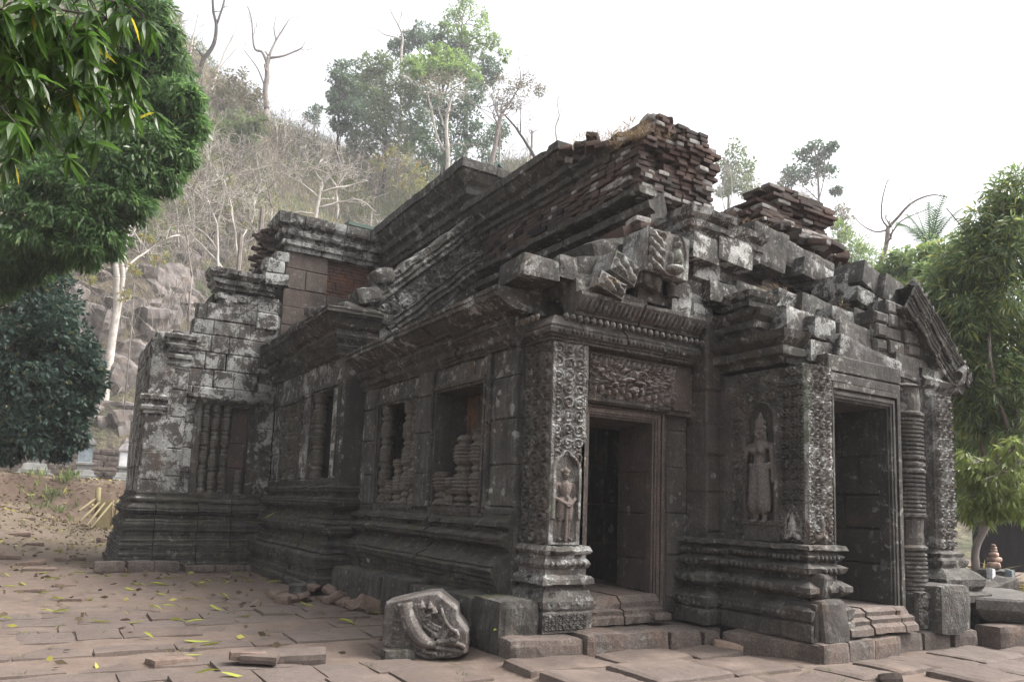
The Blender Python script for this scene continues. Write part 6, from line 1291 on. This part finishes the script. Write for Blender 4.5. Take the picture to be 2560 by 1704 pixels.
for i, (px, py, a, c) in enumerate(((0, 1405, .7, .12), (75, 1413, .5, .1), (90, 1412, .35, .14), (155, 1406, .3, .1), (195, 1403, .3, .1), (100, 1424, .6, .08), (160, 1463, .35, .08), (75, 1474, .4, .06), (430, 1632, .45, .08), (350, 1425, .9, .1), (20, 1340, .5, .12), (60, 1355, .45, .1), (45, 1375, .5, .12), (110, 1345, .4, .1), (265, 1372, .5, .14), (30, 1320, .4, .1), (85, 1385, .4, .1), (560, 1440, .3, .06), (185, 1497, .3, .05))):
    x, y = gpt(px, py, .02); frag('stone_fragment', x, y, height(x, y)+c*.2, (a, a*.5, c), 'flat reddish stone fragment half buried in the dirt at the left', 'stone', 'stone fragments on the dirt path', M_FRAG, i+40, (U(-.1, .1), U(-.1, .1), U(-.5, .5)))
frag('broken_slab', *gpt(625, 1648, .0), .04, (.4, .16, .09), 'dark brick-like piece beside the sunken paving hole', 'slab', None, M_FRAG, 61, (0, .05, -.15)); frag('broken_slab', *gpt(650, 1636, .05), .03, (.36, .22, .08), 'pale broken slab lying on the dark piece by the paving hole', 'slab', None, M_PAVE, 62, (.1, .05, -.4)); frag('broken_slab', *gpt(735, 1628, .03), -.02, (.66, .42, .12), 'tilted grey paving slab right of the paving hole', 'slab', None, M_PAVE, 63, (.02, -.04, -.3))
frag('stone_fragment', *gpt(1822, 1618, .04), .05, (.36, .14, .12), 'tan wedge of stone lying at the foot of the large step block', 'stone', None, plain('tan_stone', (.24, .175, .135)), 64, (.1, .1, -.7)); frag('stone_fragment', *gpt(2225, 1690, .05), .02, (.3, .2, .12), 'small cracked stone between the big flagstones in front of the porch', 'stone', None, M_PAVE, 65)
# fallen naga block
O0 = Vector((*gpt(1066, 1634, -.06), -.05)); uu = Vector((CR[0], CR[1], 0)).normalized(); nn = Vector((uu.y, -uu.x, 0)); q = .00160
def L(x, y, d): return O0+uu*((x-780)*q)+Vector((0, 0, (1262-y)*q))+nn*d
pg_ = [(498, 912), (770, 842), (852, 836), (985, 935), (992, 1000), (1068, 1085), (1072, 1225), (1000, 1262), (800, 1280), (650, 1245), (492, 1200), (478, 1050)]
b = MB(); P0 = [L(x, y, .20) for x, y in pg_]; cen = sum(P0, Vector())/12
rows = [[cen+(L(x, y, dd)-cen)*sc+nn*0 for x, y in pg_] for dd, sc in ((-.38, .92), (-.34, 1.0), (.15, 1.02), (.22, .97))]
b.grid(rows, closed=True); n_ = len(b.v); b.f += [tuple(range(n_-12, n_)), tuple(reversed(range(n_-48, n_-36)))]
def arc(pts, r_, d=.2): 
    Q = refine([L(x, y, d+.015) for x, y in pts], 0, 1, 4); b.tube(Q, [r_*1.1]*len(Q), 8)
for off, r_ in ((0, .085),): 
    Q = refine([L(630, 915, .23), L(660, 1000, .25), L(710, 1090, .27), L(775, 1150, .27), L(850, 1180, .24)], 0, 1, 4); b.tube(Q, [.08, .082, .085, .088, .09, .092, .092, .09, .088, .085, .08, .075, .07, .065, .06, .05, .03][:len(Q)], 10)
for o_ in (0, 22, 40): arc([(700-o_*0+o_, 905), (725+o_, 985-o_*.4), (780+o_, 1060-o_*.7), (850+o_, 1100-o_)], .014, .25)
for (x, y) in ((745, 930), (770, 1010), (800, 930), (790, 985), (830, 960)): b.tube([L(x, y-35, .22), L(x+8, y, .27), L(x+22, y+30, .22)], [.012, .042, .012], 8)
arc([(880, 930), (905, 1000), (950, 1060), (990, 1080)], .02, .24); arc([(990, 1075), (1005, 1110), (985, 1140), (950, 1130)], .022, .25); arc([(860, 1160), (930, 1150), (1000, 1165), (1055, 1190)], .025, .23); arc([(820, 1190), (890, 1200), (980, 1210), (1060, 1215)], .02, .22)
for i in range(8): b.stone(L(850+i*16, 1175-abs(i-4)*3, .245), (.022,)*3, rr=.011, cell=.02)
for i in range(18): b.stone(L(640+i*22, 1215+32*math.sin(i/17*3.0), .22), (.035, .05, .05), rr=.018, cell=.03)
b.stone(L(845, 1110, .25), (.1, .05, .08), rr=.03, cell=.03); b.stone(L(850, 1112, .275), (.05, .05, .05), rr=.024, cell=.03)
arc([(585, 915), (612, 1000), (655, 1100), (715, 1180), (800, 1225), (860, 1232)], .018, .235)
for i in range(9): arc([(560-i*0, 940+i*28), (585+i*3, 950+i*28)], .012+.006*(i % 2), .2)
o = b.build('naga_stone', M_NAGA, None, True); md = o.modifiers.new('join', 'REMESH'); md.voxel_size = .0085; md.use_smooth_shade = True
tag(o, 'fallen grey stone block carved with a curling naga head in front of the side wall', 'carving')
frag('stone_fragment', *gpt(994, 1630, .0), -.02, (.34, .2, .13), 'dark flat stone wedged under the left end of the naga block', 'stone', None, M_BASE, 66, (0, 0, -.1))
frag('stone_fragment', *gpt(1150, 1555, .1), .1, (.45, .4, .36), 'rough block between the naga carving and the ledge', 'stone', None, M_BASE, 67, (0, 0, .3))
# three little memorial shrines on the terrace
m_ren = plain('grey_render', (.15, .15, .142), .9, .3, 5); m_whi = plain('white_render', (.5, .51, .52), .85, .12, 4); m_blu = plain('blue_grey_render', (.16, .19, .21), .9, .3, 6)
def stupa(px, py, dist, hpx, label, m_body, m_roof, cut=1.0):
    p = at(px, py, dist); z0 = height(p[0], p[1]); s_ = hpx*dist/CAM_F; t_ = thing('memorial_shrine', label, 'shrine', (p[0], p[1], z0), 'memorial shrines on the terrace')
    def sq(b, prof):
        rows = [[(p[0]+sx*w_*s_, p[1]+sy*w_*s_, z0+z*s_) for sx, sy in ((-1, -1), (1, -1), (1, 1), (-1, 1))] for w_, z in prof]; b.grid(rows, closed=True); n_ = len(b.v); b.f.append(tuple(range(n_-4, n_)))
    b = MB(); sq(b, [(.27, -.1), (.27, .05), (.22, .06), (.22, .11), (.18, .12), (.16, .2), (.12, .21), (.12, .30), (.15, .31), (.15, .35), (.12, .36)]); b.build('base', m_ren, t_)
    b = MB(); sq(b, [(.12, .36), (.12, .68), (.14, .69), (.14, .71)]); bd_ = b.build('body', m_body, t_)
    b = MB(); sq(b, [(.17, .70), (.16, .74), (.09, .84), (.06, .86), (.05, .92), (.015, 1.0)]); b.build('roof', m_roof, t_)
    b = MB(); b.box(p[0]-.08*s_, p[1]-.125*s_, z0+.4*s_, p[0]+.08*s_, p[1]-.119*s_, z0+.65*s_); b.build('name_plate', m_body, bd_)
stupa(85, 1190, 37, 130, 'squat grey shrine half hidden under the small-leaved tree', m_ren, m_ren); stupa(207, 1195, 37, 112, 'slim blue-grey shrine with a dark pointed roof between the other two', m_blu, plain('dark_slate', (.09, .09, .09))); stupa(308, 1196, 37.5, 98, 'white-painted shrine with a grey roof beside the temple wing', m_whi, plain('grey_slate', (.15, .14, .14)))
# terrace steps of long stones behind the shrines
M_TER = stone_mat('terrace_stone', lich=.15, moss=.1, spots=.2, mid=(.17, .13, .11), dark=(.09, .07, .06), brown_amt=.5)
t_ = thing('terrace_wall', 'stepped low wall of long stones behind the memorial shrines', 'wall', (1, 38.5, height(1, 38.5)))
for cidx, (y, z) in enumerate(((35.6, 1.75), (38.0, 2.2), (38.5, 2.45), (39.0, 2.7), (39.5, 2.95), (40.2, 3.25), (41.0, 3.6))):
    b = MB(); x = -5+U(0, .5)
    while x < 5.5:
        L_ = U(.7, 1.7)
        if not (cidx == 0 and x > 1.6): b.stone((x+L_/2, y+U(-.06, .06), z-.1), (L_-.02, .5, .30+U(-.05, .05)), (U(-.03, .03), U(-.02, .02), U(-.03, .03)), .04, .05, .2, seed=int(x*9)+cidx)
        x += L_
    b.build('stone_course', M_TER, t_)
# boulders on the lower slope
M_ROCK = stone_mat('slope_rock', lich=.12, moss=.12, spots=.05, mid=(.25, .22, .205), dark=(.15, .13, .122), brown=(.25, .19, .16), brown_amt=.35, black=.35, kind='obj')
rb = [(180, 1000, 45), (200, 880, 60), (240, 960, 70), (300, 950, 80), (290, 1020, 50), (220, 1030, 35), (330, 880, 60), (360, 800, 60), (280, 820, 60), (210, 810, 70), (330, 1050, 55), (260, 1060, 30), (180, 940, 40), (420, 720, 70), (470, 740, 50), (500, 700, 50), (450, 650, 50), (370, 700, 60), (300, 760, 55), (250, 740, 50), (400, 770, 50), (350, 760, 45), (170, 760, 55), (230, 690, 45), (430, 600, 45), (520, 640, 40), (560, 620, 40), (190, 700, 45), (150, 820, 50), (390, 850, 45), (310, 690, 40), (600, 600, 35), (470, 790, 40), (560, 275, 30), (540, 260, 28), (575, 300, 24)]
for i, (px, py, rp) in enumerate(rb):
    p, r_ = hit(px, py, 41); s_ = rp*r_/CAM_F*.92; b = MB(); sh = (s_*U(1.4, 2.3), s_*U(1.3, 1.9), s_*U(1.0, 1.6))
    b.stone((0, 0, 0), sh, (0, 0, 0), s_*.38, s_*.14, s_/5, seed=i*3+1, freq=.9/s_); o = b.build('boulder', M_ROCK); o.location = (p[0], p[1]+s_*.5, p[2]-s_*.1); o.rotation_euler = (U(-.4, .4), U(-.4, .4), U(0, 6))
    tag(o, 'angular grey-brown boulder on the dry slope among the leafless trees', 'boulder', 'boulders on the dry slope')
# bamboo shoring beside the wing
m_bam = plain('bamboo', (.17, .14, .075), .7, .2, 14)
p = at(262, 1318, 29.5); z0 = height(p[0], p[1]); t_ = thing('bamboo_shoring', 'bamboo screen propped by slanting poles beside the side wing', 'fence', (p[0], p[1], z0)); dF = 29.5
def bp(px, py, d_=dF): return Vector(at(px, py, d_))
b = MB()
for i in range(11): b.tube([bp(241+i*3.4, 1318+.3*i), bp(248+i*3.3, 1246+.4*i)], [.035, .033], 6)
b.build('panel', m_bam, t_)
for i, (a0, b0, a1, b1, d1) in enumerate(((244, 1282, 198, 1300, -2), (248, 1255, 200, 1302, -2.2), (262, 1256, 216, 1313, -2.2), (280, 1256, 227, 1319, -2.2))):
    b = MB(); b.tube([bp(a0 if i else 238, b0 if i else 1246), bp(a1, b1 if i else 1276, dF+d1)], [.04, .036], 6); b.build('prop_pole', m_bam, t_, True)
for (a0, b0, a1, b1) in ((277, 1314, 283, 1248), (286, 1314, 294, 1248), (303, 1282, 309, 1247)): b = MB(); b.tube([bp(a0, b0), bp(a1, b1)], [.04]*2, 6); b.build('post', m_bam, t_, True)
b = MB(); b.tube([bp(280, 1255), bp(309, 1256)], [.03]*2, 6); b.tube([bp(284, 1264), bp(307, 1265)], [.03]*2, 6); b.build('rail', m_bam, t_); b = MB(); b.tube([bp(243, 1290), bp(246, 1218)], [.09]*2, 7); b.build('post', m_bam, t_, True)
# right of the porch: offering slab, leaning stone, cairn, heap, shed
M_ALT = stone_mat('offering_slab_stone', lich=.1, moss=.05, spots=.3, mid=(.18, .165, .155), dark=(.11, .10, .095), brown_amt=.15, black=.15)
p = on(2440, 1494, 2, .62); x0, y0 = p[0], p[1]; t_ = thing('offering_slab', 'thick grey stone slab on a plinth at the right edge beside the porch', 'slab', (x0+.9, y0, .2))
b = MB(); rows = [[(x0+a*s_+.9*(1-s_), y0+c*s_, z) for a, c in ((0, 0), (.75, -.75), (2.2, .6), (1.5, 1.3))] for s_, z in ((.72, .30), (.78, .32), (.98, .46), (1, .48), (1, .60), (.97, .63))]; b.grid(rows, closed=True); b.f.append((20, 21, 22, 23)); b.build('slab', M_ALT, t_)
b = MB(); b.stone((x0+1.1, y0+.2, .16), (1.3, 1.0, .34), (0, 0, -.75), .02, .03, seed=3); b.build('plinth', M_BASE, t_)
frag('leaning_stone', *gpt(2470, 1478, .45)[0:2], .46, (1.1, .42, .28), 'dark carved cornice stone leaning against the right porch foot', 'stone', None, M_CARVE, 71, (.1, -.22, -.1))
p = at(2488, 1462, 17); t_ = thing('stone_cairn', 'little cairn of stacked pink pebbles on a grey block', 'cairn', tuple(p)); m_peb = plain('pink_pebble', (.30, .21, .17), .85, .35, 9); z = p[2]+.30; b_ = None
for i, s_ in enumerate((.22, .18, .15, .11, .09, .07)):
    b = MB(); b.stone((p[0]+U(-.02, .02), p[1], z+s_*.3), (s_*1.25, s_, s_*.6), (0, 0, U(0, 3)), .01, s_*.28, .05, seed=i); b.build('pebble', m_peb, t_, True); z += s_*.55
frag('plinth_block', p[0], p[1], p[2]+.13, (.75, .5, .32), 'grey block with a white patch under the pebble cairn', 'block', None, M_ALT, 72, (0, 0, .2)); q_ = at(2524, 1462, 16.6); frag('small_post', q_[0], q_[1], q_[2]+.1, (.13, .13, .36), 'short blue-grey post right of the pebble cairn', 'post', None, m_blu, 73, (0, 0, .2)); q_ = at(2478, 1440, 16.2); frag('pale_stone', q_[0], q_[1], q_[2]+.02, (.2, .1, .24), 'bright white stone leaning on the cairn block', 'stone', None, m_whi, 74, (0, .1, .2))
m_sh = plain('dark_boards', (.018, .016, .018), .8, .3, 9); p = at(2440, 1400, 27); t_ = thing('wooden_shed', 'dark wooden shed in deep shade under the right trees', 'shed', tuple(p)); pr_ = at(2800, 1412, 27)
b = MB(); A, B_ = Vector(p), Vector(pr_); dv = (B_-A); nb_ = 22
for i in range(nb_): 
    a, c = A+dv*(i/nb_)+Vector((0, 0, -.3)), A+dv*((i+.93)/nb_)+Vector((0, 0, -.3)); up = Vector((0, 0, 2.3)); f_ = Vector((0, .08, 0)); b.hexa([a, c, c+f_, a+f_, a+up, c+up, c+f_+up, a+f_+up])
b.build('board_wall', m_sh, t_); b = MB(); A2 = A+Vector((-.5, -1.2, 1.9)); b.hexa([A2, A2+dv*1.1, A2+dv*1.1+Vector((0, 4, 1.2)), A2+Vector((0, 4, 1.2)), A2+Vector((0, 0, .1)), A2+dv*1.1+Vector((0, 0, .1)), A2+dv*1.1+Vector((0, 4, 1.3)), A2+Vector((0, 4, 1.3))]); b.build('roof', m_sh, t_)
pts = []
for i in range(1500): 
    px = U(2405, 2560); q_ = at(px, 1440, 19+U(-1.6, 2.0)); h_ = .62*math.exp(-((px-2465)/60)**2)*rnd.random()+.1*rnd.random(); pts.append((q_[0], q_[1], height(q_[0], q_[1])+h_))
m_heap = leaf_mat('dry_palm_litter', (.20, .165, .06), (.12, .095, .04), (.30, .27, .12), trans=.1, rough=.8, p3=.2); litter('litter_heap', pts, m_heap, .5, .035)
# dry grass on the broken roof
def tufts(px_y, n, hgt, mat, name):
    P = []
    for (x, y, z, sx, sy) in px_y:
        for i in range(n): P.append((x+U(-sx, sx), y+U(-sy, sy), z+U(-.05, .04)))
    blades(name, np.array(P), 9, hgt, .005, .9, mat, .05)
m_hay = leaf_mat('dry_roof_grass', (.24, .18, .115), (.17, .125, .08), (.32, .25, .17), trans=.3, rough=.8, spec=.1, p3=.2)
tufts([(7.1, 8.35, 7.25, .3, .3), (7.0, 8.9, 7.36, .25, .35), (7.05, 9.5, 7.5, .25, .4), (7.5, 8.1, 7.1, .3, .1), (6.9, 8.2, 7.05, .1, .3)], 30, .12, m_hay, 'roof_grass')
tufts([(9.0, 8.0, 6.12, .6, .2), (11.6, 8.0, 5.75, .3, .2), (8.6, 6.9, 4.75, .3, .2), (9.6, 6.7, 4.6, .4, .15), (12.0, 8.2, 5.4, .3, .3), (5.55, 7.0, 4.3, .15, .1)], 5, .09, m_hay, 'roof_grass')
# green tin roof of the shelter over the rear sanctuary
m_tin = plain('green_tin', (.05, .085, .07), .5, .15, 4); A = on(872, 556, 1, 21.5); B_ = on(985, 582, 1, 21.5); t_ = thing('tin_roof_shelter', 'green tin roof of the shelter behind the temple, its gable peeping over the cornice', 'shelter', (6.5, 22, height(6.5, 22)))
b = MB(); z = A[2]; b.hexa([(A[0], 21.5, z-.05), (9.5, 21.5, z-.05), (9.5, 25, z+.3), (A[0], 25, z+.3), (A[0], 21.5, z+.05), (9.5, 21.5, z+.05), (9.5, 25, z+.42), (A[0], 25, z+.42)]); b.build('roof', m_tin, t_)
G0, G1, G2 = on(1222, 440, 1, 21.6), on(1243, 412, 1, 21.6), on(1268, 442, 1, 21.6)
b = MB(); b.hexa([(G0[0], 21.62, z), (G2[0], 21.62, z), (G2[0], 21.7, z), (G0[0], 21.7, z), (G1[0]-.03, 21.62, G1[2]), (G1[0]+.03, 21.62, G1[2]), (G1[0]+.03, 21.7, G1[2]), (G1[0]-.03, 21.7, G1[2])]); b.build('gable', plain('pale_green_board', (.17, .25, .2), .6, .1), t_)
b = MB()
for (E0, E1) in ((G0, G1), (G1, G2)):
    e = Vector((0, 0, .09)); v0, v1 = Vector((E0[0], 21.5, E0[2])), Vector((E1[0], 21.5, E1[2])); bk = Vector((0, 3.5, 0)); b.hexa([v0, v1, v1+bk, v0+bk, v0+e, v1+e, v1+bk+e, v0+bk+e])
b.build('roof', m_tin, t_); b = MB()
for x in (4.6, 9.3):
    for y in (21.9, 24.7): b.tube([(x, y, 0), (x, y, z)], [.07, .07], 6)
b.build('posts', m_bark_g, t_)
# haze: one closed box of thin air round everything
b = MB(); b.box(-160, -60, -1.5, 260, 230, 75); mz = bpy.data.materials.new('haze'); mz.use_nodes = True; t = mz.node_tree; t.nodes.remove(t.nodes['Principled BSDF'])
pv = t.nodes.new('ShaderNodeVolumePrincipled'); pv.inputs['Density'].default_value = 0.0009; pv.inputs['Color'].default_value = (.93, .95, 1, 1); pv.inputs['Anisotropy'].default_value = .0
t.links.new(pv.outputs[0], t.nodes['Material Output'].inputs['Volume'])
o = b.build('haze', mz); tag(o, None, None, None, 'stuff')
